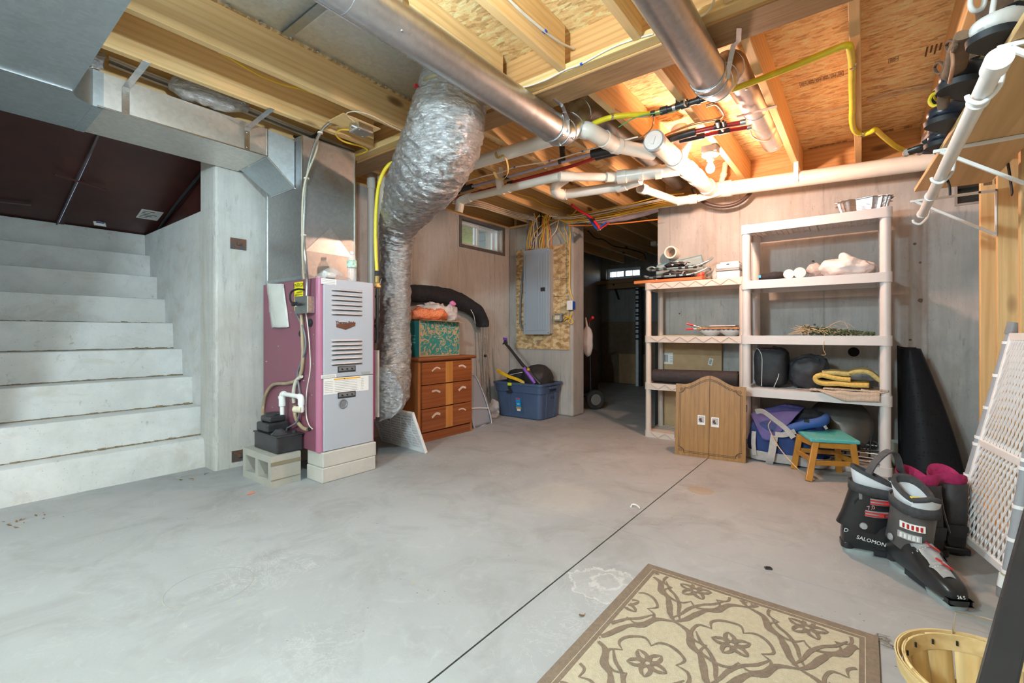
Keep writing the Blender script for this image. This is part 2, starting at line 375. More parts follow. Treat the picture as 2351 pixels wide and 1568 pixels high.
M_INK = plain('black_ink', (0.02, 0.02, 0.02), 0.6, 0, 0.1)
# ================================================================== SETTING
ZJ = 2.215; ZS = 2.43       # underside of joists, underside of subfloor
X_BACK = 4.38; Y_WIN = 3.42; X_FAR = 7.95
# ---- floor: four poured slabs meeting at the saw-cut joint and the hairline joint
fl_root = struct(MB().box(-3.0, 8.2, -1.0, 5.2, -0.12, -0.03).build('floor', concrete('soil', (0.10, 0.09, 0.08), (0.08, 0.07, 0.06), 'stair')))
ja, jb = 0.003, 0.0012
for (x0, x1) in ((-3.0, 1.997 - jb), (1.997 + jb, 8.2)):
    for (y0, y1) in ((-1.0, 0.907 - ja), (0.907 + ja, 5.2)):
        MB().box(x0, x1, y0, y1, -0.06, 0.0).build('slab', M_FLOOR, fl_root)
# ---- walls
def wall_with_hole_y(name, x0, x1, y0, y1, z1, hole, mat):   # plane normal along y, hole (x0,x1,z0,z1)
    b = MB(); hx0, hx1, hz0, hz1 = hole
    b.box(x0, hx0, y0, y1, 0, z1); b.box(hx1, x1, y0, y1, 0, z1); b.box(hx0, hx1, y0, y1, 0, hz0)
    if hz1 < z1: b.box(hx0, hx1, y0, y1, hz1, z1)
    return struct(b.build(name, mat))
W1 = (3.545, 4.235, 1.875, 2.165)
wall_with_hole_y('wall_left', 1.32, 4.64, Y_WIN, Y_WIN + 0.25, 2.19, W1, M_WALLX)
# rough broken-edged end of the left wall beside the stairs
def rough_pier():
    b = MB(); nz = 110
    def prof(z):   # plan outline at height z
        r1 = 0.012 + 0.016 * abs(mnoise.noise(Vector((3.1, 0.2, z * 22)))) + 0.010 * abs(mnoise.noise(Vector((1.1, 7.2, z * 60))))
        r2 = 0.006 * mnoise.noise(Vector((9.1, 4.2, z * 30)))
        return [(1.32, Y_WIN), (1.20 + r1, Y_WIN + 0.0), (1.205 + r2, Y_WIN + 0.006), (1.20 + r2 * 0.5, Y_WIN + r1 + 0.012), (1.20, Y_WIN + 0.25), (1.32, Y_WIN + 0.25)]
    vs = []; fs = []
    for i in range(nz + 1):
        z = 2.19 * i / nz; vs += [(x, y, z) for x, y in prof(z)]
    for i in range(nz):
        for j in range(6): fs.append((i*6+j, i*6+(j+1) % 6, (i+1)*6+(j+1) % 6, (i+1)*6+j))
    fs += [tuple(range(5, -1, -1)), tuple(nz*6+j for j in range(6))]
    b.add(vs, fs); return struct(b.build('wall_left_pier', M_WALLX))
rough_pier()
struct(MB().box(-3.0, 0.02, Y_WIN, Y_WIN + 0.25, 0, 2.19).build('wall_left_near', M_WALLX))
struct(MB().box(X_BACK, 4.64, 2.53, Y_WIN, 0, 2.19).build('wall_back_panel', M_WALLY, bevel=0.02))
W3 = (-0.66, -0.50, 1.80, 1.95)
b = MB(); b.box(X_BACK, 4.64, W3[1], 1.585, 0, 2.19); b.box(X_BACK, 4.64, -1.0, W3[0], 0, 2.19); b.box(X_BACK, 4.64, W3[0], W3[1], 0, W3[2]); b.box(X_BACK, 4.64, W3[0], W3[1], W3[3], 2.19)
wbk = struct(b.build('wall_back', M_WALLY))
for px, py, r_ in ((1867, 600, .010), (1870, 745, .009), (2100, 560, .010), (2113, 690, .016), (2090, 780, .009), (1905, 662, .008), (2113, 603, .009), (1560, 720, .008)):
    q_ = SX(px, py, X_BACK); MB().lathe([(0, .0012), (r_ * .7, .001), (r_, 0)], (X_BACK - .0002, q_.y, q_.z), 9, Matrix.Rotation(R(-90), 3, 'Y')).noise(.002, 60, px).build('tie_hole', plain('tie_hole_dark', (.13, .10, .08), .9), wbk)
struct(MB().box(-3.0, X_BACK, -0.75, -0.66, 0, 2.43).build('wall_right', M_WALLX))
struct(MB().box(-3.1, -3.0, -1.0, 3.7, 0, 2.43).build('wall_near', M_WALLY))
# ---- store room beyond the opening
W2 = (3.19, 3.87, 1.935, 2.13)   # y0,y1,z0,z1 on the far wall
b = MB(); b.box(X_FAR, X_FAR + 0.25, -1, W2[0], 0, 2.6); b.box(X_FAR, X_FAR + 0.25, W2[1], 5.2, 0, 2.6); b.box(X_FAR, X_FAR + 0.25, W2[0], W2[1], 0, W2[2]); b.box(X_FAR, X_FAR + 0.25, W2[0], W2[1], W2[3], 2.6)
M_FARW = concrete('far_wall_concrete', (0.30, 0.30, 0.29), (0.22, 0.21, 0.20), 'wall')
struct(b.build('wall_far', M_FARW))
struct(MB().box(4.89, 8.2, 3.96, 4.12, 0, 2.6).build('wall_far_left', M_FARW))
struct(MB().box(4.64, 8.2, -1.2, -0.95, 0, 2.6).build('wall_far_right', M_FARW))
# ---- ceiling: subfloor panels, joists, blocking, sill plates
ceil = setting('ceiling', (0, 0, ZS), 'chipboard subfloor on pine joists above the basement')
for i, (y0, y1) in enumerate(((-1.2, 1.17), (1.171, 5.3))):
    for (x0, x1) in ((-3.2, 0.6), (0.601, 2.5), (2.501, 3.452), (3.453, 8.4)):
        MB().box(x0, x1, y0, y1, ZS, ZS + 0.022).build('osb_panel', M_OSBC, ceil)
MB().box(-3.2, 8.4, -1.2, 5.3, ZS + .0225, ZS + .04).build('seam_light_stop', M_OSB, ceil)  # unseen sheet added above the panels to stop sky light in the seams
JT = 0.04
def joist(x0, x1, y): 
    MB().box(x0, x1, y, y + JT, ZJ, ZS - 0.0005).build('joist', M_JOIST, ceil, bevel=0.003)
for y in (-0.37, 0.01, 0.395, 0.77, 1.16, 1.55, 2.32, 2.705, 3.09):
    joist(-3.0, 1.935, y)
for y in (-0.37, 0.01, 0.395, 0.785, 1.15, 1.54, 1.93, 2.315, 2.70, 3.09):
    joist(2.182, X_FAR + 0.2, y)
for y in (3.5,): joist(4.64, X_FAR + 0.2, y)
ys = (-0.37, 0.01, 0.395, 0.785, 1.15, 1.54)
for a, b_ in zip(ys, ys[1:]): MB().box(4.46, 4.50, a + JT + .001, b_ - .001, ZJ, ZS - 0.001).build('blocking', M_JOISTY, ceil)
MB().box(4.46, 4.50, -1.0, -0.372, ZJ, ZS - 0.001).build('blocking', M_JOISTY, ceil)
ys = (1.93, 2.315, 2.70)
MB().box(1.2, 4.7, 3.56, 3.60, ZJ, ZS - 0.001).build('rim_joist', M_JOIST, ceil)
MB().box(-3.0, -0.9, 3.5, 3.54, ZJ, ZS).build('rim_joist', M_JOIST, ceil)
MB().box(1.2, 4.62, Y_WIN + 0.01, Y_WIN + 0.15, 2.19, ZJ).build('sill_plate', M_JOIST, ceil)
MB().box(X_BACK + 0.01, 4.62, -1.0, 1.58, 2.19, ZJ).build('sill_plate', M_JOISTY, ceil)
MB().box(X_BACK + 0.01, 4.62, 2.54, 3.42, 2.19, ZJ).build('sill_plate', M_JOISTY, ceil)
# ---- laminated beam with its ledger strip
beam = setting('ceiling_beam', (2.09, 1.5, 2.2), 'laminated timber beam carrying the joists')
for i in range(4):
    x0 = 2.002 + i * 0.0445
    MB().box(x0, x0 + 0.0437, -1.0, 3.43, 2.197 + 0.002 * (i % 2), ZS - .001).build('laminated_ply', M_PLYF if i in (0, 3) else M_LVL, beam)
MB().box(2.003, 2.178, -1.0, 3.43, 2.192, 2.197).build('beam_underside', M_LVL, beam)
MB().box(1.937, 2.001, -1.0, 3.0, 2.205, 2.245).build('ledger', wood('ledger_pine', (0.80, 0.58, 0.28), (0.68, 0.45, 0.18), 1), beam, bevel=0.004)
# ---- stairs to the cellar door
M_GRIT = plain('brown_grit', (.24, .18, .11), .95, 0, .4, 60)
V = Vector
st = setting('stairs', (0.6, 3.6, 0), 'concrete steps rising to the cellar bulkhead')
noses = [3.61, 3.74, 3.94, 4.15, 4.36, 4.555, 4.765, 4.955, 5.10]
for i, y in enumerate(noses):
    z = 0.2 * (i + 1); y1 = noses[i+1] + 0.02 if i < 8 else 5.4
    b = MB(); n = 36; x0, x1 = 0.02, 1.262 if i == 0 else 1.232
    hh = 0.2
    vs = []; fs = []
    for k in range(n + 1):
        x = x0 + (x1 - x0) * k / n; q = 0.006 * mnoise.noise(Vector((x * 6, i * 3.3, 0))) if i < 2 else 0.0015 * mnoise.noise(Vector((x * 9, i * 3.3, 0)))
        rr = 0.03 if i == 0 else 0.008
        slope = 0.02 if i == 0 else 0.012
        vs += [(x, y - slope + q, z - hh - (0 if i == 0 else .002)), (x, y + q, z - rr), (x, y + rr * .35 + q, z - rr * .3), (x, y + rr + q, z), (x, y1, z), (x, y1, z - hh - .002)]
    for k in range(n):
        for j in range(6): fs.append((k*6+j, k*6+(j+1) % 6, (k+1)*6+(j+1) % 6, (k+1)*6+j))
    fs += [tuple(range(5, -1, -1)), tuple(n*6+j for j in range(6))]
    sp_ = b.add(vs, fs).build('step', M_STAIR, st, smooth=35)
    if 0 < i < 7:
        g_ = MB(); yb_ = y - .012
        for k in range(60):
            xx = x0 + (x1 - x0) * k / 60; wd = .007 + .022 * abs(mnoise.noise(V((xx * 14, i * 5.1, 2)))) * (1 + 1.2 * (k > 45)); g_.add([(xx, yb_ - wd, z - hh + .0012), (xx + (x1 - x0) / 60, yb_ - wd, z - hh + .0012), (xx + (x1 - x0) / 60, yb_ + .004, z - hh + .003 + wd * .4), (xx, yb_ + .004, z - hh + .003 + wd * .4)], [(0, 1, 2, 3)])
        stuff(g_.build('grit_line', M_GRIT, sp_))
struct(MB().box(1.232, 1.45, Y_WIN + 0.25, 5.4, 0, 1.795).build('wall_stair_right', M_STAIR))
struct(MB().box(-0.2, 0.02, Y_WIN + 0.25, 5.4, 0, 1.795).build('wall_stair_left', M_STAIR))
struct(MB().box(-1.1, 1.45, 5.4, 5.5, 0, 1.795).build('wall_stair_top', M_STAIR))
# ---- steel cellar door (door_1)
M_DOOR = NT('cellar_door_steel'); _n = M_DOOR.noise(6, 4); M_DOOR = M_DOOR.done(M_DOOR.ramp(_n, [(0.35, (0.055, 0.014, 0.010)), (0.7, (0.08, 0.022, 0.015))]), 0.42, 0.2)
door = setting('door_1', (0.6, 4.4, 2.0), 'dark red steel cellar door over the steps')
yb, zb, yt, zt = 5.16, 1.80, 3.60, 2.19; sl = Vector((0, yt - yb, zt - zb))
nrm = Vector((0, -(zt - zb), (yt - yb))).normalized()
def dpt(x, t, d=0.0): return Vector((x, yb, zb)) + sl * t + nrm * d
def dplate(x0, x1, t0, t1, d0, d1): 
    return MB().hexa([dpt(x0, t0, d0), dpt(x1, t0, d0), dpt(x1, t1, d0), dpt(x0, t1, d0), dpt(x0, t0, d1), dpt(x1, t0, d1), dpt(x1, t1, d1), dpt(x0, t1, d1)])
l1 = dplate(-1.1, 0.672, 0, 1.02, 0, 0.004).build('door_leaf', M_DOOR, door); l2 = dplate(0.678, 1.5, 0, 1.02, 0, 0.004).build('door_leaf', M_DOOR, door)
dplate(0.664, 0.674, 0, 1.0, 0.0, 0.03).build('centre_flange', plain('door_edge_steel', (0.16, 0.12, 0.13), 0.3, 0.6), door)
dplate(0.680, 0.71, 0, 1.0, 0.0, 0.02).build('centre_channel', M_DOOR, door)
dplate(-1.1, 1.45, -0.008, 0.008, -0.01, 0.028).build('sill_strip', plain('door_sill_steel', (0.20, 0.16, 0.20), 0.3, 0.7), door)
MB().prism([(1.30, 5.25, 1.78), (1.30, 3.55, 1.78), (1.30, 3.55, 2.6), (1.30, 5.25, 1.9)], (0.01, 0, 0)).build('side_panel', M_DOOR, door)
MB().prism([(-1.0, 5.25, 1.78), (-1.0, 3.55, 1.78), (-1.0, 3.55, 2.6), (-1.0, 5.25, 1.9)], (-0.01, 0, 0)).build('side_panel', M_DOOR, door)
MB().bar(dpt(0.55, 0.55, 0.03), dpt(0.83, 0.5, 0.03), 0.012, 0.01).build('slide_bolt', M_DOOR, door)
MB().bar(dpt(0.30, 0.18, 0.02), dpt(0.50, 0.20, 0.02), 0.012, 0.006).build('latch_rod', M_DOOR, door)
MB().tube([dpt(1.30, 0.02, 0.01), dpt(1.26, 0.5, 0.04), dpt(1.27, 0.95, 0.02)], 0.012, 8).build('gasket', M_BLACK, door)
mk = plain('door_label_paper', (0.62, 0.60, 0.56), 0.7)
lab = dplate(1.10, 1.245, 0.23, 0.34, 0.0055, 0.0065).build('warning_label', mk, door)
lx = (1, 0, 0); ly = sl.normalized()
for k in range(5):
    dplate(1.115, 1.17 + 0.05 * ((k * 7) % 3) / 2, 0.245 + k * 0.018, 0.251 + k * 0.018, 0.0066, 0.007).build('print_line', M_INK, lab)
YB_TAG = plain('yellow_clip', (0.75, 0.55, 0.02), 0.4)
# moisture absorber pouch hanging from the door latch
pch = thing('hanging_pouch', 'small white paper pouch hanging from a yellow clip on the cellar door', 'pouch', dpt(0.95, 0.04, 0.05))
p0 = SY(229, 487, 5.0); 
b = MB()
b.grid(lambda u, v: (p0.x + (u - .5) * .075 + .004 * math.sin(v * 7), p0.y - 0.008 * math.sin(math.pi * u) - .004 * math.sin(v * 9), p0.z - v * 0.115), 8, 8)
bag = b.build('pouch_body', M_PAPER, pch, smooth=60, solid=0.008)
MB().box(p0.x - .025, p0.x + .025, p0.y - .020, p0.y - .014, p0.z - .095, p0.z - .085).build('print_band', plain('navy_ink', (0.03, 0.05, 0.2), 0.6), pch)
for k in range(4): MB().box(p0.x - .02, p0.x + .015 + .004 * (k % 2), p0.y - .019, p0.y - .014, p0.z - .03 - k * .012, p0.z - .026 - k * .012).build('print_line', M_INK, pch)
MB().tube([p0 + Vector((-.01, -.004, 0)), p0 + Vector((-.005, -.004, .02)), p0 + Vector((0.012, -.004, .02)), p0 + Vector((.012, -.004, 0))], 0.006, 6).build('clip', YB_TAG, pch)
pt = thing('padlock_tag', 'tiny yellow tag dangling from the left cellar door latch rod', 'tag', SY(75, 460, 4.95))
q = SY(72, 455, 4.95); MB().box(q.x - .003, q.x + .003, q.y, q.y + .004, q.z - .05, q.z + .01).build('ribbon', plain('olive_cord', (0.25, 0.2, 0.06), 0.6), pt); MB().obox((q.x + .018, q.y, q.z), (.016, .006, .014)).build('yellow_tag', YB_TAG, pt)

# ---- windows
M_VINYL = plain('window_vinyl', (0.72, 0.78, 0.82), 0.35, 0, 0.03)
M_GASK = plain('window_buck_wood', (0.13, 0.13, 0.13), 0.7, 0, 0.2)
M_GLASS = NT('window_glass'); M_GLASS = M_GLASS.done((0.95, 0.98, 1.0), 0.02, 0, None, Alpha=0.12)
w1 = setting('window_1', (3.89, Y_WIN, 2.02), 'two-pane sliding basement window under the sill plate')
def ring_y(x0, x1, z0, z1, y0, y1, t):
    return MB().box(x0, x1, y0, y1, z0, z0 + t).box(x0, x1, y0, y1, z1 - t, z1).box(x0, x0 + t, y0, y1, z0 + t, z1 - t).box(x1 - t, x1, y0, y1, z0 + t, z1 - t)
x0, x1, z0, z1 = W1
ring_y(x0 - 0.03, x1 + 0.055, z0 - 0.03, z1 + 0.015, Y_WIN - 0.012, Y_WIN + 0.12, 0.033).build('buck_frame', M_GASK, w1)
fr = ring_y(x0 + .003, x1 - .003, z0 + .003, z1 - .003, Y_WIN + 0.05, Y_WIN + 0.14, 0.02).build('window_frame', M_VINYL, w1)
xm = (x0 + x1) / 2
for k, (a, c, yy) in enumerate(((x0 + .02, xm + .02, .075), (xm - .02, x1 - .02, .105))):
    s = ring_y(a, c, z0 + .02, z1 - .02, Y_WIN + yy, Y_WIN + yy + .022, 0.026).build('sash', M_VINYL, w1)
    MB().box(a + .026, c - .026, Y_WIN + yy + .009, Y_WIN + yy + .013, z0 + .046, z1 - .046).build('pane', M_GLASS, s)
w2 = setting('window_2', (X_FAR, 3.5, 2.03), 'small bright window high on the store room wall')
y0, y1, z0, z1 = W2
def ring_x(y0, y1, z0, z1, x0, x1, t):
    return MB().box(x0, x1, y0, y1, z0, z0 + t).box(x0, x1, y0, y1, z1 - t, z1).box(x0, x1, y0, y0 + t, z0 + t, z1 - t).box(x0, x1, y1 - t, y1, z0 + t, z1 - t)
ring_x(y0, y1, z0, z1, X_FAR + .06, X_FAR + .12, 0.03).build('window_frame', M_VINYL, w2)
ym = (y0 + y1) / 2
for k in range(2):
    a = y0 + .03 if k == 0 else ym; c = ym if k == 0 else y1 - .03
    s = ring_x(a, c, z0 + .03, z1 - .03, X_FAR + .075, X_FAR + .1, 0.02).build('sash', M_VINYL, w2)
    MB().box(X_FAR + .08, X_FAR + .095, (a + c) / 2 - .006, (a + c) / 2 + .006, z0 + .05, z1 - .05).build('muntin', M_VINYL, s)
    MB().box(X_FAR + .086, X_FAR + .09, a + .02, c - .02, z0 + .05, z1 - .05).build('pane', M_GLASS, s)
w3 = setting('window_3', (X_BACK, -0.58, 1.87), 'small dark window at the right end of the back wall')
ring_x(W3[0], W3[1], W3[2], W3[3], X_BACK - .006, X_BACK + .1, 0.014).build('window_frame', plain('weathered_frame', (0.28, 0.25, 0.23), 0.6), w3)
MB().box(X_BACK + .09, X_BACK + .095, W3[0], W3[1], W3[2], W3[3]).build('pane', plain('dark_pane', (0.03, 0.035, 0.03), 0.1), w3)
# outside the left window: the house jog with siding, a leafy bush, lawn
M_SID = plain('blue_grey_siding', (0.30, 0.46, 0.62), 0.6, 0, 0.06)
struct(MB().box(4.64, 4.89, 3.67, 4.12, 0, 2.6).build('wall_jog', M_FARW))
sid = thing('jog_siding', 'blue lapped siding seen through the basement window', 'siding', (4.62, 4.1, 1.6))
for k in range(8): MB().hexa([(4.60, 3.70, 1.61 + k*.11), (4.635, 3.70, 1.61 + k*.11), (4.635, 4.12, 1.61 + k*.11), (4.60, 4.12, 1.61 + k*.11), (4.622, 3.70, 1.722 + k*.11), (4.635, 3.70, 1.722 + k*.11), (4.635, 4.12, 1.722 + k*.11), (4.622, 4.12, 1.722 + k*.11)]).build('siding_board', M_SID, sid)
bush = thing('green_bush', 'bright green leafy bush outside the basement window', 'bush', (4.2, 5.4, 1.6))
b = MB(); r2 = random.Random(3)
for k in range(2600):
    c = Vector((r2.uniform(3.2, 5.2), r2.uniform(4.9, 6.2), r2.uniform(1.62, 3.1))); a = Vector((r2.uniform(-1, 1), r2.uniform(-1, 1), r2.uniform(-1, 1))).normalized() * .06; d = a.orthogonal().normalized() * .035
    b.add([c - a, c + d, c + a, c - d], [(0, 1, 2, 3)])
stuff(b.build('foliage', plain('leaf_green', (0.13, 0.52, 0.12), 0.6, 0, 0.4, 3), bush))
MB().cyl((4.2, 5.6, 1.6), (4.2, 5.6, 2.3), .04).build('stem', M_LVL, bush)
struct(MB().box(1.47, 9.0, 4.2, 9, 1.45, 1.6).build('ground_outside', plain('lawn_soil', (0.12, 0.16, 0.05), 0.9)))
# ================================================================== DUCTWORK
trunk = thing('sheet_metal_trunk_duct', 'wide galvanised rectangular trunk duct turning past the stair opening', 'duct', (0.4, 3.2, 2.03))
ZD0, ZD1 = 2.03, 2.205
def prism_z(poly, z0, z1): return MB().prism([(x, y, z0) for x, y in poly], (0, 0, z1 - z0))
prism_z([(-.10, -0.3), (0.43, -0.3), (0.43, 2.86), (-.10, 2.86)], ZD0 - 0.004, ZD1).build('return_trunk', M_GALVB, trunk)
arc = [(0.43 + 0.10 * (1 - math.cos(a)), 2.862 + 0.112 * math.sin(a)) for a in [i * math.pi / 16 for i in range(9)]]
prism_z([(-.10, 2.862)] + arc + [(0.53, 3.405), (-.10, 3.405)], ZD0, ZD1).build('elbow_section', M_GALVB, trunk, smooth=30)
prism_z([(0.535, 2.974), (1.335, 2.974), (1.335, 3.405), (0.535, 3.405)], ZD0 + .002, ZD1).build('straight_section', galv('galvanised_duct_front', (0.74, 0.70, 0.65), 0.46), trunk)
MB().box(0.515, 0.555, 2.970, 3.408, ZD0 - .002, ZD1 + .002).build('drive_cleat', M_GALVB, trunk)
MB().box(-.10, 0.425, 2.852, 2.868, ZD0 - .008, ZD0 - .003).build('seam', M_STEEL, trunk)
MB().box(0.53, 1.335, 2.966, 2.976, ZD0 - .002, ZD0 + .006).build('hem', M_STEEL, trunk)
# boot down to the plenum
MB().hexa([(1.336, 2.974, ZD0), (1.488, 2.93, 1.865), (1.488, 3.25, 1.865), (1.336, 3.36, ZD0), (1.336, 2.974, ZD1), (1.488, 2.93, 2.17), (1.488, 3.25, 2.17), (1.336, 3.36, ZD1)]).build('boot', M_GALVB, trunk)
for a, b_ in (((1.336, 2.972, ZD0), (1.488, 2.928, 1.865)), ((1.488, 2.928, 1.862), (1.488, 3.25, 1.862)), ((1.336, 2.972, ZD0), (1.336, 3.36, ZD0)), ((1.336, 2.972, ZD0), (1.336, 2.972, ZD1))):
    MB().bar(a, b_, .01, .006).build('boot_seam', M_STEEL, trunk)
def strap(label, pts, w=0.028, wdir=(1, 0, 0), mat=None, name='hanger_strap', screws=()):
    t = thing(name, label, 'hanger strap', pts[-1], group='metal duct hanger straps'); b = MB(); W = Vector(wdir) * (w / 2)
    P = [Vector(p) for p in pts]; th = 0.0015
    for i in range(len(P) - 1):
        d = (P[i+1] - P[i]).normalized(); n = d.cross(Vector(wdir)).normalized() * th
        b.add([P[i]-W, P[i]+W, P[i+1]+W, P[i+1]-W, P[i]-W+n, P[i]+W+n, P[i+1]+W+n, P[i+1]-W+n], [(0,1,2,3),(7,6,5,4),(0,4,5,1),(1,5,6,2),(2,6,7,3),(3,7,4,0)])
    b.build('strap', mat or M_STEEL, t)
    for s in screws: MB().obox(s, (.008, .008, .008)).build('screw_head', M_STEEL, t, bevel=.002)
    return t
strap('white-lit hanger strap at the left bend of the trunk duct', [(0.66, 2.75, 2.213), (0.66, 2.71, 2.213), (0.66, 2.70, 2.21), (0.64, 2.955, 2.165), (0.64, 2.968, 2.15), (0.64, 2.968, 2.035)], 0.03, screws=((0.64, 2.966, 2.13), (0.64, 2.966, 2.05)))
strap('hanger strap near the furnace end of the trunk duct', [(1.24, 2.74, 2.213), (1.24, 2.70, 2.213), (1.215, 2.955, 2.165), (1.215, 2.968, 2.15), (1.215, 2.968, 2.035)], 0.03, screws=((1.215, 2.966, 2.14), (1.215, 2.966, 2.05)))
# plenum
pl = thing('supply_plenum', 'tall shiny sheet-metal plenum standing on the furnace', 'plenum', (1.68, 3.08, 1.262))
PX0, PX1, PY0, PY1 = 1.492, 1.872, 2.84, 3.32
MB().box(PX0, PX1, PY0, PY1, 1.262, 2.185).build('plenum_box', galv('plenum_sheet', (0.46, 0.46, 0.46), 0.44), pl)
for (x, y) in ((PX0, PY0), (PX1, PY0), (PX0, PY1)): MB().box(x - .004, x + .004, y - .004, y + .004, 1.262, 2.188).build('corner_seam', M_STEEL, pl)
for z in (1.267, 2.165): MB().box(PX0 - .003, PX1 + .003, PY0 - .003, PY1 + .003, z, z + .02).build('flange', M_GALVB, pl)
for zz in (1.45, 1.85): MB().prism([(PX0 + .02, PY0 - .001, zz), (PX0 + .19, PY0 - .004, zz + .18), (PX1 - .02, PY0 - .001, zz)], (0, -.0008, 0)).build('cross_break', M_GALV, pl)
# return-air sheet between the joists
sh = thing('joist_panning_sheet', 'shiny sheet-metal panel closing the joist bay above the long round duct', 'sheet metal', (1.0, 1.95, 2.42))
def pan(x0, x1): return MB().grid(lambda u, v: (x0 + (x1 - x0) * u, 1.595 + .722 * v, ZS - .006 - .006 * mnoise.noise(Vector((u * 4 * (x1 - x0), v * 2, x0)))), 30, 14)
pan(-2.0, 1.12).build('sheet', galv('panning_sheet', (0.72, 0.78, 0.80), 0.56), sh, smooth=60, solid=.001)
pan(1.14, 1.93).build('sheet', galv('panning_sheet_b', (0.76, 0.80, 0.81), 0.5), sh, smooth=60, solid=.001)
MB().box(1.105, 1.150, 1.6, 2.315, ZS - .014, ZS - .010).build('lap_seam', M_GALVB, sh)
sc0 = MB().lathe([(0, -.006), (.006, -.005), (.008, 0)], (0, 0, 0), 8).build('screw_head', M_STEEL, sh, local=True)
sc0.location = Vector((0.72, 2.300, ZS - .012)) - ORIG[sh.name]
for k in range(8): share(sc0, 'screw_head', sh, Vector((0.86 + k * .145, 2.300, ZS - .013)) - ORIG[sh.name])
MB().box(-2.0, 1.93, 2.306, 2.319, ZS - .016, ZS - .001).build('chipboard_strip', M_OSB, sh)
# round ducts
def seamed_duct(name, label, segs, r, mat, clips=(), bands=()):
    t = thing(name, label, 'duct', segs[0][1][0])
    for nm, pts, rr in segs: MB().tube(pts, rr, 32).build(nm, mat, t, smooth=40)
    for p, d, rr in bands:
        d = Vector(d).normalized(); p = Vector(p); MB().tube([p - d * .004, p - d*.002, p + d*.002, p + d * .004], [rr + .001, rr + .004, rr + .004, rr + .001], 32).build('crimp_band', M_STEEL, t, smooth=60)
    for c in clips: MB().obox(c, (.012, .012, .010)).build('screw', M_STEEL, t, bevel=.002)
    return t
Y1, Z1, R1 = 1.42, 2.108, 0.079
X1E = [(1, 0, 0)]
el = catmull([(2.30, Y1, Z1), (2.345, Y1 - .003, Z1 + .015), (2.39, 1.41, 2.165), (2.44, 1.395, 2.245), (2.51, 1.38, 2.31), (2.60, 1.37, 2.335)], 5)
d1 = seamed_duct('round_duct', 'long shiny round duct running under the joists and bending up past the beam', [
    ('duct_length', [(0.436, Y1, Z1), (0.9, Y1, Z1)], R1), ('duct_length', [(0.9, Y1, Z1), (2.22, Y1, Z1)], R1 + .0012), ('collar', [(2.22, Y1, Z1), (2.315, Y1, Z1)], R1 + .003), ('elbow', el, R1), ('duct_length', [(2.58, 1.37, 2.335), (4.35, 1.37, 2.335)], R1 - .004)], R1, M_GALVD,
    bands=[((2.225, Y1, Z1), (1, 0, 0), R1 + .003), ((2.30, Y1, Z1), (1, 0, 0), R1 + .003), (el[6], el[7] - el[5], R1), (el[12], el[13] - el[11], R1), (el[18], el[19] - el[17], R1)],
    clips=[(2.24, Y1 - .062, Z1 - .06), (2.29, Y1 - .01, Z1 - .085), (2.34, Y1 - .07, Z1 - .045)])
MB().box(0.44, 2.2, Y1 + .035, Y1 + .041, Z1 - .073, Z1 - .068).build('long_seam', M_STEEL, d1)
Y2, Z2, R2 = 0.57, 2.112, 0.0765
el2 = catmull([(2.28, Y2, Z2), (2.34, Y2 - .003, Z2 + .01), (2.41, .563, 2.16), (2.47, .552, 2.235), (2.53, .543, 2.285), (2.60, .54, 2.30)], 5)
d2 = seamed_duct('round_duct', 'round duct near the bulb that elbows up into the joist bay', [
    ('duct_length', [(0.436, Y2, Z2), (1.30, Y2, Z2)], R2), ('duct_length', [(1.30, Y2, Z2), (2.20, Y2, Z2)], R2 + .0012), ('collar', [(2.20, Y2, Z2), (2.285, Y2, Z2)], R2 + .003), ('elbow', el2, R2), ('duct_length', [(2.56, .54, 2.302), (3.15, .525, 2.305)], .072), ('duct_length', [(3.13, .525, 2.305), (3.78, .52, 2.305)], .0705), ('end_cap', [(3.78, .52, 2.305), (3.79, .52, 2.305)], [.0705, .06])], R2, galv('galvanised_duct_b', (0.58, 0.59, 0.61), 0.34),
    bands=[((2.21, Y2, Z2), (1, 0, 0), R2 + .003), ((2.27, Y2, Z2), (1, 0, 0), R2 + .003), (el2[6], el2[7] - el2[5], R2), (el2[12], el2[13] - el2[11], R2), (el2[18], el2[19] - el2[17], R2), ((3.14, .525, 2.305), (1, 0, 0), .072)],
    clips=[(2.22, Y2 + .05, Z2 - .062), (2.72, .50, 2.236), (3.72, .49, 2.24)])
strap('hanger strap under the beam at the elbow of the long round duct', [(2.10, 1.33, 2.190), (2.17, 1.33, 2.190), (2.20, 1.335, 2.188), (2.265, 1.34, 2.14), (2.275, 1.348, 2.07)], 0.022, (0, 1, 0))
strap('hanger strap under the beam at the elbow of the duct near the bulb', [(2.08, .41, 2.190), (2.17, .43, 2.190), (2.19, .455, 2.188), (2.235, .478, 2.15), (2.25, .494, 2.08)], 0.022, (.6, -.8, 0))
strap('hanger strap at the top edge of the picture on the long round duct', [(1.10, 1.36, 2.21), (1.10, 1.345, 2.15), (1.10, 1.348, 2.09), (1.10, 1.375, 2.045)], 0.03, (1, 0, 0), screws=((1.10, 1.366, 2.05),))
# strip of metal under the gas fittings
strap('thin grey metal strip bridging joists below the gas valve', [(2.98, 0.60, 2.212), (2.98, 0.39, 2.212)], .03, (1, 0, 0), M_STEEL)
strap('dark metal strip at the yellow gas tube clamp', [(2.98, 1.38, 2.212), (2.98, 1.14, 2.212)], .025, (1, 0, 0), M_DARKMET)
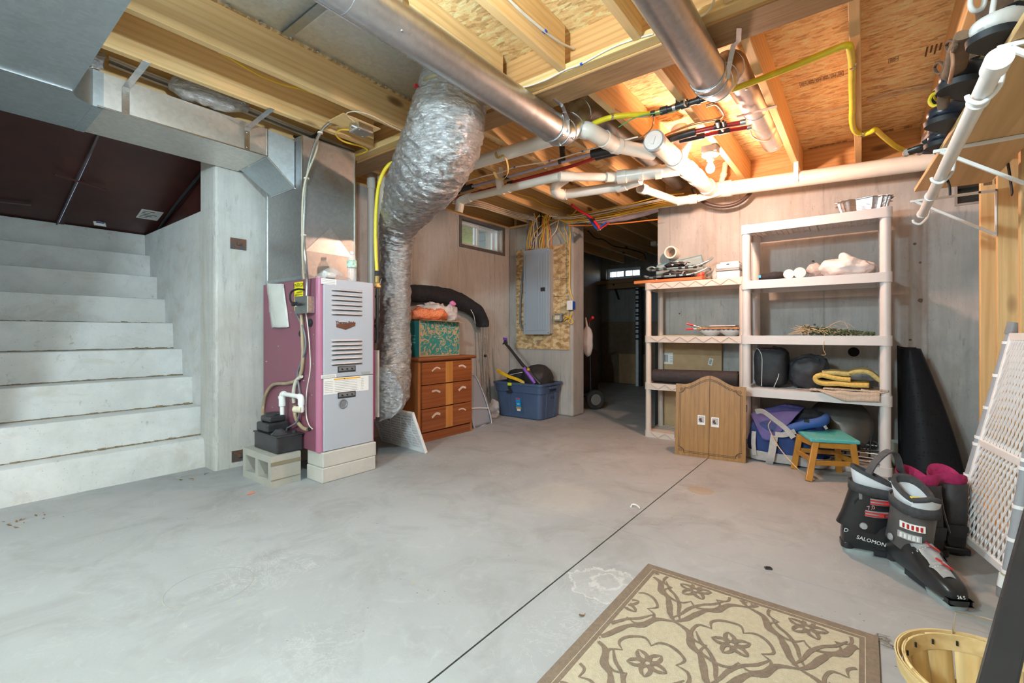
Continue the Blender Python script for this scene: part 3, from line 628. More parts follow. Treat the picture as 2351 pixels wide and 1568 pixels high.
# insulated flexible duct
fx = thing('insulated_flex_duct', 'crinkled silver foil flexible duct curving down beside the furnace', 'flexible duct', (2.2, 2.85, .3))
fp = [SD(1042, 172, 2.56), SD(1034, 240, 2.50), SD(1020, 310, 2.52), SD(985, 390, 2.72), SD(946, 455, 3.08), SD(915, 520, 3.38), SD(909, 600, 3.52), SD(907, 740, 3.55), SD(903, 830, 3.50), SD(890, 893, 3.38), SD(868, 905, 3.25)]
fr_ = [.165, .19, .212, .215, .185, .135, .112, .118, .13, .165, .19]
P = catmull(fp, 22); nP = len(P); RR = []
for i in range(nP):
    k = i / (nP - 1) * (len(fr_) - 1); a = min(int(k), len(fr_) - 2); RR.append(fr_[a] * (1 - (k - a)) + fr_[a+1] * (k - a))
RR = [r * (1 + .018 * math.sin(i * 1.9) + .012 * math.sin(i * .83 + 1)) for i, r in enumerate(RR)]
b = MB().tube(P, RR, 56)
def crinkle(b, amp, seed):
    out = []
    for v in b.v:
        v = Vector(v); n = mnoise.fractal(v * 17 + Vector((seed, 0, 0)), 0.6, 2.0, 4); m = mnoise.noise(Vector((v.x * 11, v.y * 11, v.z * 48)) + Vector((0, seed, 0)))
        out.append(tuple(v + Vector((mnoise.noise(v * 23), mnoise.noise(v * 23 + Vector((9, 2, 4))), mnoise.noise(v * 23 + Vector((1, 7, 8))))) * amp + Vector((n, m, n - m)) * amp * .55))
    b.v = out; return b
crinkle(b, .011, 2.0).build('foil_jacket', M_FOIL, fx, smooth=50)
crinkle(MB().tube([SD(1045, 190, 2.60), SD(1046, 172, 2.60), SD(1046, 150, 2.60)], [.135, .135, .13], 40), .008, 5).build('foil_collar', M_FOIL, fx, smooth=45)
MB().tube([SD(1038, 212, 2.50) + Vector((0, 0, dz)) for dz in (-.008, .008)], .178, 40, caps=False).build('tape_band', plain('yellowed_tape', (0.55, 0.50, 0.28), .3, .5), fx, smooth=40)
q = SD(955, 197, 2.38); MB().obox(q, (.02, .014, .014)).build('red_tie', M_REDC, fx)
fx2 = thing('foil_flex_duct', 'short foil flexible duct tucked above the trunk duct by the stairs', 'flexible duct', SY(470, 215, 2.93))
b = MB().tube(catmull([SY(395, 188, 2.99), SY(425, 203, 2.97), SY(470, 216, 2.95), SY(520, 232, 2.94), SY(560, 238, 2.95)], 10), [.045, .06, .062, .06, .045], 32)
crinkle(b, .008, 11).build('foil_jacket', M_FOIL, fx2, smooth=45)
fx3 = thing('foil_insulation_scrap', 'crumpled foil scrap wedged over the trunk duct next to the left strap', 'insulation', SY(225, 138, 2.94))
crinkle(MB().tube(catmull([SY(205, 148, 2.95), SY(220, 138, 2.95), SY(238, 142, 2.94)], 8), [.02, .035, .025], 18), .012, 21).build('foil', M_FOIL, fx3, smooth=40)

# ================================================================== FURNACE
FX0, FX1, FY0, FY1, FZ0, FZ1 = 1.490, 1.886, 2.640, 3.375, 0.187, 1.262
M_MAR = plain('maroon_enamel', (0.23, 0.078, 0.115), 0.35, 0, 0.05, 5)
M_PINK = plain('rose_enamel', (0.42, 0.15, 0.24), 0.32, 0, 0.04, 5)
M_SILV = plain('silver_grey_enamel', (0.47, 0.51, 0.58), 0.34, 0.1, 0.02, 5)
for i, (z0, z1) in enumerate(((0.0, 0.0925), (0.0935, 0.186))):
    for j, (lab, y0, y1) in enumerate((('front', 2.615, 2.80), ('rear', 3.19, 3.37))):
        x0 = 1.5 + .004 * i
        t = MB().box(x0, x0 + .385, y0, y1, z0, z1).noise(.0015, 9, i + j).build('solid_concrete_block', M_BLOCK if j else concrete('cap_block_%d' % i, (0.56, 0.54, 0.50), (0.48, 0.45, 0.40), 'stair'), bevel=.006)
        tag(t, '%s solid concrete block under the %s of the furnace' % (('bottom', 'upper')[i], lab), 'block', 'solid blocks under the furnace')
fu = thing('furnace', 'maroon and grey upright furnace standing on concrete blocks', 'furnace', (1.69, 3.0, FZ0))
MB().box(FX0, FX1, FY0 + .012, FY1, FZ0, FZ1).build('cabinet', M_MAR, fu, bevel=.004)
b = MB(); 
b.prism([(FX0 - .002, FY0 + .03, 0), (FX0 - .002, FY0 + .012, 0), (FX0 + .006, FY0 + .001, 0), (FX0 + .018, FY0 - .003, 0), (FX0 + .028, FY0, 0), (FX0 + .028, FY0 + .03, 0)], (0, 0, FZ1 - FZ0)); b.v = [(x, y, z + FZ0) for x, y, z in b.v]
b.build('corner_post', M_PINK, fu, smooth=40)
MB().box(FX1 - .010, FX1 + .002, FY0 - .001, FY0 + .03, FZ0, FZ1 - .01).build('corner_post', M_PINK, fu, bevel=.003)
zs = SY(734, 869.5, FY0).z
dx0, dx1 = FX0 + .029, FX1 - .011
up = MB().box(dx0, dx1, FY0 - .008, FY0 + .012, zs + .0015, FZ1 - .002).build('upper_door', M_SILV, fu, bevel=.003)
lo = MB().box(dx0, dx1, FY0 - .008, FY0 + .012, FZ0 + .002, zs - .0015).build('lower_door', M_SILV, fu, bevel=.003)
FY = FY0 - .008
lx0, lx1 = SY(760, 700, FY).x, SY(832, 700, FY).x
M_LOUV = plain('louver_enamel', (0.55, 0.52, 0.54), 0.35, 0.1, 0.03)
for py in (664.8, 675.6, 686.4, 697.2, 708, 718.6, 779.2, 788.6, 798.6, 808.6, 819.6, 831.5):
    z = SY(796, py + 2, FY).z
    b = MB(); n = 14
    prof = [(0, .0085), (-.004, .0075), (-.008, .001), (-.0085, -.003), (0, -.0085)]
    vs = []; fs = []
    for i in range(n + 1):
        u = i / n; s = min(1, u * 9, (1 - u) * 9); vs += [(lx0 + (lx1 - lx0) * u, FY + y * s - .0003, z + zz) for y, zz in prof]
    for i in range(n):
        for j in range(4): fs.append((i*5+j, i*5+j+1, (i+1)*5+j+1, (i+1)*5+j))
    b.add(vs, fs).build('louver', M_LOUV, up, smooth=50)
    MB().box(lx0 + .006, lx1 - .006, FY - .0078, FY - .0005, z - .0095, z - .0075).build('louver_slot', M_BLACK, up)
def fpanel(px0, py0, px1, py1, name, mat, parent, d=.0015, off=0.0, bevel=0):
    a = SY(px0, py0, FY); c = SY(px1, py1, FY); z0 = SY((px0 + px1) / 2, py1, FY).z; z1 = SY((px0 + px1) / 2, py0, FY).z
    return MB().box(a.x, c.x, FY - d - off, FY - off + .0002, z0, z1).build(name, mat, parent, bevel=bevel), (a.x, c.x, z0, z1)
# badge
M_BADGE = plain('antique_copper', (0.20, 0.10, 0.07), 0.4, 0.6)
p = [SY(x, y, FY) for x, y in ((772, 744), (815, 741), (815, 748), (793, 757), (772, 751))]
bd = MB().prism(p, (0, -.003, 0)).build('badge_chevron', M_BADGE, up)
c = SY(793.5, 741.5, FY); text_mesh('Thermo Pride', .0255, frame((c.x, FY - .002, c.z + .002), (1, 0, 0), (0, 0, 1)), M_BADGE, 'badge_lettering', bd, depth=.002, sx=.98)
# door pulls, sight port
for par, y0, y1 in ((up, 840, 854), (lo, 899, 913)):
    o, (x0, x1, z0, z1) = fpanel(775, y0, 816, y1, 'door_pull_rim', M_BLKP, par, .004, 0, .002)
    MB().box(x0 + .006, x1 - .006, FY - .005, FY - .0038, z0 + .010, z1 - .005).build('door_pull_recess', plain('pull_grey', (0.16, 0.16, 0.17), .4), o)
    for k in range(3): MB().obox((x0 + .03 + k * .035, FY - .006, (z0 + z1) / 2), (.012, .002, .008), Matrix.Rotation(.5, 3, 'Y')).build('pull_rib', M_BLACK, o)
c = SY(787, 927, FY)
MB().lathe([(.030, 0), (.031, .004), (.026, .007), (.022, .002), (.0, .002)], c, 28, Matrix.Rotation(R(90), 3, 'X')).build('sight_port', plain('port_grey', (0.20, 0.21, 0.23), .4), lo, smooth=40)
# labels
lb, (x0, x1, z0, z1) = fpanel(743, 866, 846, 901, 'rating_label', M_PAPER, lo, .0008, .0002)
# label is split by the door seam: keep it on the lower door face
MB().box(x0 + (x1 - x0) * .21, x0 + (x1 - x0) * .80, FY - .0016, FY - .0009, z1 - .012, z1 - .003).build('orange_stripe', plain('orange_print', (0.85, 0.42, 0.03), .5), lb)
MB().prism([(x0 + (x1-x0)*.42, FY - .0016, z1 - .011), (x0 + (x1-x0)*.46, FY - .0016, z1 - .011), (x0 + (x1-x0)*.44, FY - .0016, z1 - .004)], (0, -.0004, 0)).build('warning_triangle', M_INK, lb)
M_GREYPR = plain('grey_print', (0.35, 0.36, 0.38), .6)
for col, (a, c_) in enumerate(((.02, .19), (.23, .78), (.82, .98))):
    for k in range(7):
        z = z1 - .02 - k * .011
        if z > z0 + .006: MB().box(x0 + (x1-x0)*a, x0 + (x1-x0)*(c_ - .05 * ((k * 3 + col) % 3)), FY - .0014, FY - .0009, z, z + .0025).build('print_line', M_GREYPR, lb)
for (a, b0, c_, d, par) in ((737, 640, 772, 653, up), (737, 860, 772, 868, up)):
    o, (x0, x1, z0, z1) = fpanel(a, b0, c_, d, 'small_label', M_PAPER, par, .0008)
    for k in range(3): MB().box(x0 + .005, x1 - .008, FY - .0012, FY - .0007, z0 + .004 + k * (z1 - z0 - .006) / 3, z0 + .006 + k * (z1 - z0 - .006) / 3).build('print_line', M_GREYPR, o)
o, (x0, x1, z0, z1) = fpanel(829, 853, 850, 859, 'stamped_label', M_GREYPR, up, .0006)
# left side of the cabinet
SXF = FX0 - .0008
def spanel(px0, py0, px1, py1, name, mat, parent, d=.001):   # on the left face; px0 is farther
    a = SX(px0, (py0 + py1) / 2, SXF); c = SX(px1, (py0 + py1) / 2, SXF)
    z1 = SX(px1, py0, SXF).z; z0 = SX(px1, py1, SXF).z
    return MB().box(SXF - d, SXF + .0003, c.y, a.y, z0, z1).build(name, mat, parent), (c.y, a.y, z0, z1)
eg, (y0, y1, z0, z1) = spanel(676, 646, 696, 712, 'energy_label', plain('energy_yellow', (0.85, 0.72, 0.0), .5), fu)
text_mesh('ENERGY', .034, frame((SXF - .0014, (y0+y1)/2, z1 - .022), (0, -1, 0), (0, 0, 1)), M_INK, 'label_lettering', eg)
for k in range(6): MB().box(SXF - .0016, SXF - .001, y0 + .01, y1 - .01 - .02 * (k % 2), z0 + .03 + k * .017, z0 + .033 + k * .017).build('print_line', M_INK, eg)
for px, py in ((619, 715), (669, 717), (612, 830), (639, 795), (697, 874), (716, 907), (720, 835), (720, 768), (626, 935)):
    c = SX(px, py, SXF); MB().lathe([(0, .004), (.005, .003), (.006, 0)], c, 10, Matrix.Rotation(R(-90), 3, 'Y')).build('cabinet_screw', M_STEEL, fu, smooth=50)
for px, py, r in ((713, 741, .026), (692, 766, .022), (712, 985, .012)):
    c = SX(px, py, SXF); MB().lathe([(0, .012), (r * .6, .012), (r * .7, .008), (r, .006), (r, 0)], c, 20, Matrix.Rotation(R(-90), 3, 'Y')).build('grommet', M_BLACK, fu, smooth=40)
# return-air boot on the right side
rb = MB().box(FX1 + .001, FX1 + .075, 2.72, 3.24, .315, .80).build('return_boot', M_PINK, fu, bevel=.004)
MB().box(FX1 + .075, FX1 + .09, 2.70, 3.26, .33, .80).build('boot_flange', plain('flange_cream', (0.55, 0.50, 0.42), .5), fu)
a = SY(866, 930, 2.719); MB().box(a.x - .012, a.x + .012, 2.717, 2.7195, a.z - .05, a.z + .05).build('boot_label', M_PAPER, rb)
# plastic document sleeve taped to the side
ds = thing('document_sleeve', 'clear plastic sleeve of papers taped to the left side of the furnace', 'document sleeve', SX(640, 750, SXF - .01))
co = [SX(614, 651, SXF - .006), SX(651, 652, SXF - .006), SX(663, 751, SXF - .006), SX(626, 752, SXF - .006)]
def quad(u, v, q, dx=0.0): 
    a = q[0].lerp(q[1], u); c = q[3].lerp(q[2], u); p = a.lerp(c, v); return (p.x - dx - .012 * math.sin(math.pi * u) * (0.3 + v), p.y, p.z)
MB().grid(lambda u, v: quad(u, v, co), 10, 14).noise(.004, 12, 3).build('papers', plain('folded_paper', (0.66, 0.64, 0.60), .6), ds, smooth=60, solid=.006)
MB().grid(lambda u, v: quad(u, v, co, .008), 12, 16).noise(.006, 14, 8).build('sleeve', clear('sleeve_plastic', (0.85, 0.85, 0.82), .12, .35), ds, smooth=60)
MB().obox(SX(648, 657, SXF - .012), (.006, .03, .02)).build('tape', clear('tape', (.8, .8, .75), .2, .5), ds)
# switch box with cords on the furnace side
sb = thing('furnace_switch_box', 'grey steel switch box with a black plug on the furnace side', 'switch box', SX(700, 700, SXF))
a = SX(696, 701, SXF); c = SX(722, 701, SXF)
zt_, zb_ = SX(696, 683, SXF).z, SX(696, 720, SXF).z
MB().box(SXF - .05, SXF, c.y - .01, a.y, zb_, zt_).build('steel_box', M_STEEL, sb, bevel=.003)
MB().box(SXF - .054, SXF - .05, c.y - .012, a.y + .002, zb_ - .002, zt_ + .002).build('cover_plate', galv('switch_cover', (0.45, 0.48, 0.48), .45), sb, bevel=.002)
for k in range(3): MB().lathe([(0, .002), (.010, .002), (.011, 0)], (SXF - .025, c.y - .0105, zb_ + .02 + k * (zt_ - zb_ - .04) / 2), 14, Matrix.Rotation(R(90), 3, 'X')).build('knockout', M_GALV, sb)
MB().box(SXF - .066, SXF - .054, a.y - .03, a.y - .01, (zb_ + zt_) / 2 - .01, (zb_ + zt_) / 2 + .01).build('toggle_switch', M_PVCW, sb)
MB().cyl((SXF - .08, a.y - .02, (zb_ + zt_) / 2 + .005), (SXF - .054, a.y - .02, (zb_ + zt_) / 2 + .005), .014).build('plug', M_BLACK, sb, smooth=40)
# flexible conduit up to a junction box on the joist
cd = thing('flexible_conduit', 'thin grey flexible steel conduit rising past the plenum to the joist', 'conduit', SX(706, 690, SXF))
cpts = [SX(704, 684, SXF - .03), SX(705, 640, SXF - .035), SD(702, 600, 2.72), SD(697, 540, 2.74), SD(700, 470, 2.76), SD(704, 410, 2.78), SD(717, 350, 2.80), SD(735, 305, 2.82), SD(757, 282, 2.84), SD(787, 271, 2.86), SD(812, 285, 2.88)]
CP = catmull(cpts, 14); MB().tube(CP, [.0085 + .0012 * (i % 2) for i in range(len(CP))], 10).build('steel_conduit', galv('conduit_steel', (.52, .54, .54), .4), cd, smooth=30)
for k in (3, 5, 7): MB().tube([cpts[k] + Vector((0, 0, dz)) for dz in (-.004, .004)], .016, 10).build('tie_wrap', M_WIREW, cd)
MB().tube(catmull([cpts[1] + Vector((-.02, 0, 0)), SD(694, 560, 2.70), SD(698, 430, 2.74), SD(727, 345, 2.80), SD(728, 320, 2.9)], 8), .006, 8).build('grey_cable', plain('tan_cable', (.45, .40, .30), .5), cd, smooth=60)
jb_ = thing('joist_junction_box', 'small square steel junction box screwed under the joist above the furnace', 'junction box', SZ(830, 290, 2.19))
q = SZ(829, 297, 2.19)
MB().obox((q.x, q.y, q.z), (.105, .105, .04)).build('steel_box', M_STEEL, jb_, bevel=.004)
MB().obox((q.x, q.y, q.z - .022), (.10, .10, .004)).build('cover', galv('box_cover', (.42, .43, .41), .45), jb_, bevel=.002)
MB().cyl((q.x - .075, q.y, q.z), (q.x - .05, q.y, q.z), .013).build('connector', M_STEEL, jb_, smooth=40)
for dx, dy in ((-.035, -.035), (.035, .035)): MB().lathe([(0, -.003), (.005, -.002), (.006, 0)], (q.x + dx, q.y + dy, q.z - .024), 8).build('screw', M_STEEL, jb_)
bp = MB().box(q.x - .16, q.x + .10, q.y - .06, q.y + .10, ZJ - .006, ZJ).build('joist_backing_board', M_JOIST); tag(bp, 'pine backing board behind the steel junction box', 'board')
def cable(name, label, pts, r, mat, n=6, res=6, group=None, staples=()):
    t = thing(name, label, 'cable', pts[0], group=group)
    MB().tube(catmull(pts, res), r, n).build('cable', mat, t, smooth=60)
    for s in staples: MB().obox(pts[s], (r*3, r*3, .008)).build('staple', M_BLUE, t)
    return t
cable('yellow_house_cable', 'yellow cable looping out of the steel junction box', [q + Vector((-.04, .05, -.005)), SZ(782, 298, 2.2), SZ(772, 310, 2.2), SZ(790, 325, 2.2), SZ(832, 337, 2.21), SZ(842, 347, 2.2), SZ(815, 358, 2.21)], .006, M_WIREY)
cable('yellow_house_cable', 'yellow cable sagging along the upper edge of the lower stair joist', [SY(500, 118, 2.66), SY(540, 141, 2.66), SY(600, 175, 2.66), SY(650, 194, 2.66), SY(690, 204, 2.66), SY(720, 215, 2.66)], .006, M_WIREY)
cable('white_thermostat_wire', 'thin white wire crossing below the joist to the junction box', [q + Vector((-.06, -.02, .02)), SZ(795, 262, 2.205), SZ(815, 256, 2.205), SZ(850, 264, 2.205), SZ(900, 290, 2.205), SZ(936, 306, 2.205)], .003, M_WIREW)
cable('grey_house_cable', 'dark bundle of cable draped behind the trunk duct and boot', [SY(660, 310, 3.15), SY(700, 318, 3.0), SY(725, 310, 2.9), SY(735, 298, 2.8)], .01, M_BLACK)
for k in range(4): cable('white_house_cable', ('topmost', 'second', 'third grey', 'lowest')[k] + ' cable running behind the stair-side joists over the trunk duct', [SY(250, 130 + k*6, 3.05), SY(400, 190 + k*5, 3.05), SY(560, 243 + k*5, 3.05), SY(700, 300 + k*4, 3.05), SY(815, 345 + k*2, 3.04)], .006, M_WIREW if k != 2 else M_WIREG, group='cables behind the stair-side joists')

# ================================================================== CONDENSATE PUMP, CMU, PVC, HOSES
cm = thing('cinder_block', 'hollow concrete cinder block on its side beside the furnace', 'cinder block', (1.36, 2.97, 0))
def cmu():
    b = MB(); X0, X1, Y0, Y1, Z0, Z1 = 1.272, 1.452, 2.782, 3.168, 0.0, 0.186
    cells = [(2.82, 2.955), (2.99, 3.13)]; zc0, zc1 = .042, .145
    for (a, c) in ((Y0, cells[0][0]), (cells[0][1], cells[1][0]), (cells[1][1], Y1)): b.box(X0, X1, a, c, Z0, Z1)
    for (a, c) in cells:
        b.box(X0, X1, a, c, Z0, zc0); b.box(X0, X1, a, c, zc1, Z1)
    return b
cmu().build('block_body', M_BLOCK, cm)
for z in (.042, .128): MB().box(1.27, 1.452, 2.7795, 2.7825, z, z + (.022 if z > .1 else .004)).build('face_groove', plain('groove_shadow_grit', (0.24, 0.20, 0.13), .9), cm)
for (y0, y1) in ((2.82, 2.955), (2.99, 3.13)): MB().prism([(1.272, y1, .042), (1.272, y0, .042), (1.272, y0 + .02, .05)], (.17, 0, 0)).build('cell_fillet', M_BLOCK, cm)
pm = thing('condensate_pump', 'black condensate pump on the cinder block', 'pump', (1.38, 2.93, .187))
ZC = .187
a = [SZ(580, 1000, 0)]
prism_z([(1.315, 2.80), (1.475, 2.80), (1.475, 3.11), (1.315, 3.11)], ZC, ZC + .105).build('tank', M_BLKP, pm, bevel=.008)
MB().box(1.31, 1.48, 2.795, 3.115, ZC + .098, ZC + .107).build('tank_rim', M_BLKP, pm, bevel=.003)
MB().box(1.325, 1.465, 2.95, 3.105, ZC + .107, ZC + .165).build('motor_housing', M_BLKP, pm, bevel=.012, seg=3)
MB().box(1.345, 1.45, 2.965, 3.09, ZC + .165, ZC + .205).build('motor_cap', M_BLKP, pm, bevel=.012, seg=3)
MB().lathe([(0, .018), (.04, .016), (.047, .008), (.047, 0)], (1.395, 3.03, ZC + .205), 24).build('round_lid', M_BLKP, pm, smooth=40)
MB().lathe([(0, .03), (.02, .03), (.045, .005), (.05, 0)], (1.37, 2.885, ZC + .107), 20).build('inlet_dome', plain('smoked_plastic', (.05, .05, .055), .2), pm, smooth=40)
MB().cyl((1.44, 2.84, ZC + .107), (1.44, 2.84, ZC + .125), .015).build('inlet_plug', M_BLKP, pm, smooth=40)
pv = thing('condensate_pvc_pipe', 'white PVC drain pipe with elbows from the furnace side into the pump', 'pipe', SX(648, 1000, 1.45))
XP = 1.44
v0 = SX(648, 1004, XP); v1 = SX(648, 925, XP)
MB().cyl((XP, v0.y, ZC + .09), (XP, v0.y, v1.z), .014, n=16).build('pipe_length', M_PVCW, pv, smooth=40)
MB().cyl((XP, v0.y, v1.z - .02), (XP, v0.y, v1.z + .03), .021, n=18).build('coupling', M_PVCW, pv, smooth=40)
MB().cyl((XP, v0.y, v1.z + .03), (XP, v0.y, v1.z + .045), .024, n=18).build('coupling', M_PVCW, pv, smooth=40)
h0 = SX(650, 907, XP); h1 = SX(690, 907, XP)
MB().tube(catmull([(XP, v0.y, v1.z + .04), (XP, v0.y, h0.z - .004), (XP, v0.y - .012, h0.z + .008), (XP, v0.y - .03, h0.z + .008)], 5), .019, 16).build('elbow', M_PVCW, pv, smooth=50)
MB().cyl((XP, v0.y - .02, h0.z + .008), (XP, h1.y, h0.z + .008), .014, n=16).build('pipe_length', M_PVCW, pv, smooth=40)
MB().tube(catmull([(XP, h1.y + .02, h0.z + .008), (XP, h1.y, h0.z + .006), (XP, h1.y - .008, h0.z - .01), (XP, h1.y - .008, h0.z - .04)], 5), .019, 16).build('elbow', M_PVCW, pv, smooth=50)
MB().cyl((XP, h1.y - .008, h0.z - .04), (XP, h1.y - .008, h0.z - .085), .016, n=16).build('pipe_length', M_PVCW, pv, smooth=40)
MB().cyl((XP - .02, h1.y + .035, h0.z - .07), (XP - .0, h1.y - .02, h0.z - .07), .020, n=16).build('end_cap', plain('cream_pvc', (.72, .64, .48), .4), pv, smooth=40)
M_VINT = plain('amber_vinyl_tube', (0.36, 0.27, 0.17), 0.3, 0, 0.15)
def hose(name, label, pts, r, mat, res=8, cat='hose', extra=None):
    t = thing(name, label, cat, pts[-1]); MB().tube(catmull(pts, res), r, 10).build('tube', mat, t, smooth=60)
    return t
xs = SXF - .018
hose('drain_hose', 'amber vinyl drain hose hanging down from the switch box and looping left', [SX(692, 722, xs), SX(694, 770, xs), SX(695, 830, xs), SX(686, 868, xs), SX(660, 880, xs), SX(628, 883, xs), SX(611, 905, xs), SX(604, 940, xs), SX(603, 985, 1.40)], .011, M_VINT)
hose('drain_hose', 'short amber hose curving from the drain fitting to the grommet', [SX(677, 930, xs), SX(677, 950, xs), SX(683, 968, xs), SX(695, 982, xs), SX(706, 986, xs + .01)], .012, M_VINT)
hose('clear_condensate_hose', 'clear curved hose arching over the white PVC drain', [SX(692, 864, xs), SX(682, 872, xs), SX(676, 888, xs), SX(674, 905, xs), SX(675, 925, xs)], .012, plain('cloudy_hose', (.62, .60, .50), .25))
hose('pump_power_cord', 'grey cord of the condensate pump coiled on the cinder block', [SX(680, 720, xs - .01), SX(698, 760, xs), SX(701, 800, xs), SX(690, 835, xs - .004), SX(683, 860, xs), SX(688, 900, xs), SX(690, 930, xs), SX(683, 965, 1.46), SX(672, 976, 1.45), SX(658, 985, 1.45), SX(661, 1000, 1.44), SX(673, 1008, 1.44), SX(662, 1020, 1.44), SX(666, 1030, 1.44), SX(676, 1025, 1.44), SX(676, 1014, 1.44), SX(665, 1012, 1.44)], .006, plain('grey_cord', (.16, .17, .19), .5), 6, 'cord')
hose('thermostat_wire', 'thin white wire running down the furnace side to the lower grommet', [SX(702, 716, xs), SX(706, 745, xs), SX(711, 800, xs), SX(712, 850, xs), SX(704, 900, xs), SX(703, 950, xs), SX(709, 975, xs), SX(718, 985, xs)], .003, M_WIREW, 6, 'wire')
hose('plug_cord', 'short black cord arching from the switch box plug', [SX(690, 698, SXF - .07), SX(678, 700, SXF - .06), SX(667, 690, SXF - .05), SX(668, 672, SXF - .045), SX(682, 664, SXF - .04), SX(698, 665, SXF - .03)], .006, M_BLACK, 6, 'cord')
# ---- bottle and fitting bag on top of the furnace
bt = thing('water_bottle', 'empty clear plastic water bottle with a green label on the furnace', 'bottle', (0, 0, 0))
q = SY(808, 640, 2.70); bt.location = (q.x, 2.70, FZ1 + .0005); ORIG[bt.name] = bt.location.copy()
k_ = .95
prof = [(0, .001), (.028, .001), (.031, .006), (.030, .02), (.0315, .03), (.029, .05), (.031, .065), (.029, .08), (.0315, .10), (.0315, .135), (.024, .16), (.013, .178), (.0125, .19)]
MB().lathe(prof, q if False else (q.x, 2.70, FZ1 + .0005), 24).build('bottle_body', clear('bottle_plastic', (.9, .93, .93), .08, .28), bt, smooth=50)
MB().lathe([(.0322, .095), (.0322, .135), (.0300, .142)], (q.x, 2.70, FZ1), 24).build('paper_label', plain('bottle_label', (.45, .68, .50), .5, 0, .6, 60), bt, smooth=50)
MB().lathe([(.0140, .185), (.0145, .2), (0, .2)], (q.x, 2.70, FZ1), 18).build('cap', clear('cap_plastic', (.9, .9, .9), .3, .7), bt, smooth=40)
fb = thing('fittings_bag', 'clear plastic bag with a white pipe fitting on top of the furnace', 'bag', (1.66, 2.72, FZ1))
q0 = SY(728, 638, 2.70); q1 = SY(800, 638, 2.70)
def bagf(u, v):
    x = q0.x + (q1.x - q0.x) * u; h = .085 * math.sin(math.pi * min(1, u * 1.0)) ** .7 * (1 - abs(v - .45) * 1.5); return (x, 2.66 + .13 * v, FZ1 + .002 + max(0, h) + .012 * mnoise.noise(Vector((u * 6, v * 5, 1))))
MB().grid(bagf, 22, 12).build('bag_film', clear('bag_film', (.9, .9, .88), .1, .3), fb, smooth=50)
q = SY(757, 629, 2.68)
MB().tube([(q.x - .03, 2.685, FZ1 + .026), (q.x + .035, 2.69, FZ1 + .024)], [.024, .02], 18).build('pipe_fitting', M_PVCW, fb, smooth=40)
MB().lathe([(.012, .001), (.012, .004), (.026, .004), (.026, 0)], (q.x - .031, 2.685, FZ1 + .026), 18, Matrix.Rotation(R(-90), 3, 'Y')).build('fitting_rim', M_PVCW, fb, smooth=40)
# ---- vent pipes behind the furnace, gas drop
vp = thing('vent_pipes', 'pair of white PVC vent pipes rising behind the furnace', 'pipe', (2.05, 3.15, 1.0))
for px, d in ((852, 3.80), (876, 3.78)):
    a = SD(px, 660, d); t_ = SD(px, 430, d)
    MB().cyl((a.x, a.y, .75), (a.x, a.y, t_.z), .030, n=20).build('pipe_length', M_PVC, vp, smooth=40)
    MB().cyl((a.x, a.y, t_.z - .015), (a.x, a.y, t_.z + .045), .036, n=20).build('coupling', M_PVC, vp, smooth=40)
    MB().tube(catmull([(a.x, a.y, t_.z + .04), (a.x, a.y, t_.z + .08), (a.x + .02, a.y + .03, t_.z + .14), (a.x + .05, a.y + .10, t_.z + .20)], 5), .034, 18).build('elbow', M_PVC, vp, smooth=50)
a = SD(876, 780, 3.75); MB().tube(catmull([(a.x, a.y, .85), (a.x, a.y, .80), (a.x - .02, a.y - .02, .77), (a.x - .07, a.y - .06, .76)], 5), .034, 18).build('elbow', M_PVC, vp, smooth=50)
gd = thing('gas_drop_line', 'yellow gas tube dropping to a black iron drip leg beside the furnace', 'gas line', SD(866, 780, 3.25))
GD = 3.22
MB().tube(catmull([SD(915, 372, GD), SD(893, 378, GD), SD(874, 410, GD), SD(865, 460, GD), SD(862, 540, GD), SD(865, 622, GD)], 8), .0125, 12).build('yellow_tube', M_YGAS, gd, smooth=60)
MB().cyl(SD(866, 622, GD), SD(866, 634, GD), .017, n=8).build('tube_nut', M_BLKP, gd)
MB().cyl(SD(866, 634, GD), SD(866, 650, GD), .016, n=8).build('brass_fitting', M_BRASS, gd)
MB().obox(SD(867, 655, GD), (.045, .03, .04)).build('gas_valve', M_BRASS, gd, bevel=.008)
MB().bar(SD(872, 655, GD - .03), SD(876, 640, GD - .03), .012, .006).build('valve_handle', M_DARKMET, gd)
MB().cyl(SD(866, 662, GD), SD(866, 740, GD), .011, n=12).build('iron_pipe', M_DARKMET, gd, smooth=40)
MB().cyl(SD(866, 735, GD), SD(866, 752, GD), .018, n=12).build('tee', M_DARKMET, gd, smooth=40)
MB().cyl(SD(866, 752, GD), SD(866, 784, GD), .011, n=12).build('drip_leg', M_DARKMET, gd, smooth=40)
for y in (681, 735, 784): MB().cyl(SD(866, y - 3, GD), SD(866, y + 3, GD), .016, n=12).build('coupling', M_DARKMET, gd, smooth=40)
MB().cyl(SD(866, 743, GD), SD(852, 745, GD - .03), .011, n=10).build('branch_nipple', M_DARKMET, gd, smooth=40)
# rusty tie plates on the wall end
for lab, (px0, py0, px1, py1) in (('rusty steel plate bolted at mid height on the concrete pier', (529, 546, 565, 575)), ('rusty steel plate at the foot of the concrete pier', (532, 1032, 560, 1056))):
    a = SY(px0, py0, Y_WIN - .003); c = SY(px1, py1, Y_WIN - .003); t = thing('tie_plate', lab, 'metal plate', a)
    tt = NT('rusty_plate'); m_ = tt.done(tt.ramp(tt.noise(18, 5), [(.42, (.09, .085, .09)), (.62, (.22, .09, .04))]), .7, .4)
    MB().box(a.x, a.x + .10, Y_WIN - .006, Y_WIN - .0005, c.z, c.z + .075).build('plate', m_, t)
    MB().lathe([(0, .014), (.012, .013), (.014, 0)], (a.x + .05, Y_WIN - .006, c.z + .037), 6, Matrix.Rotation(R(90), 3, 'X')).build('bolt_head', m_, t)
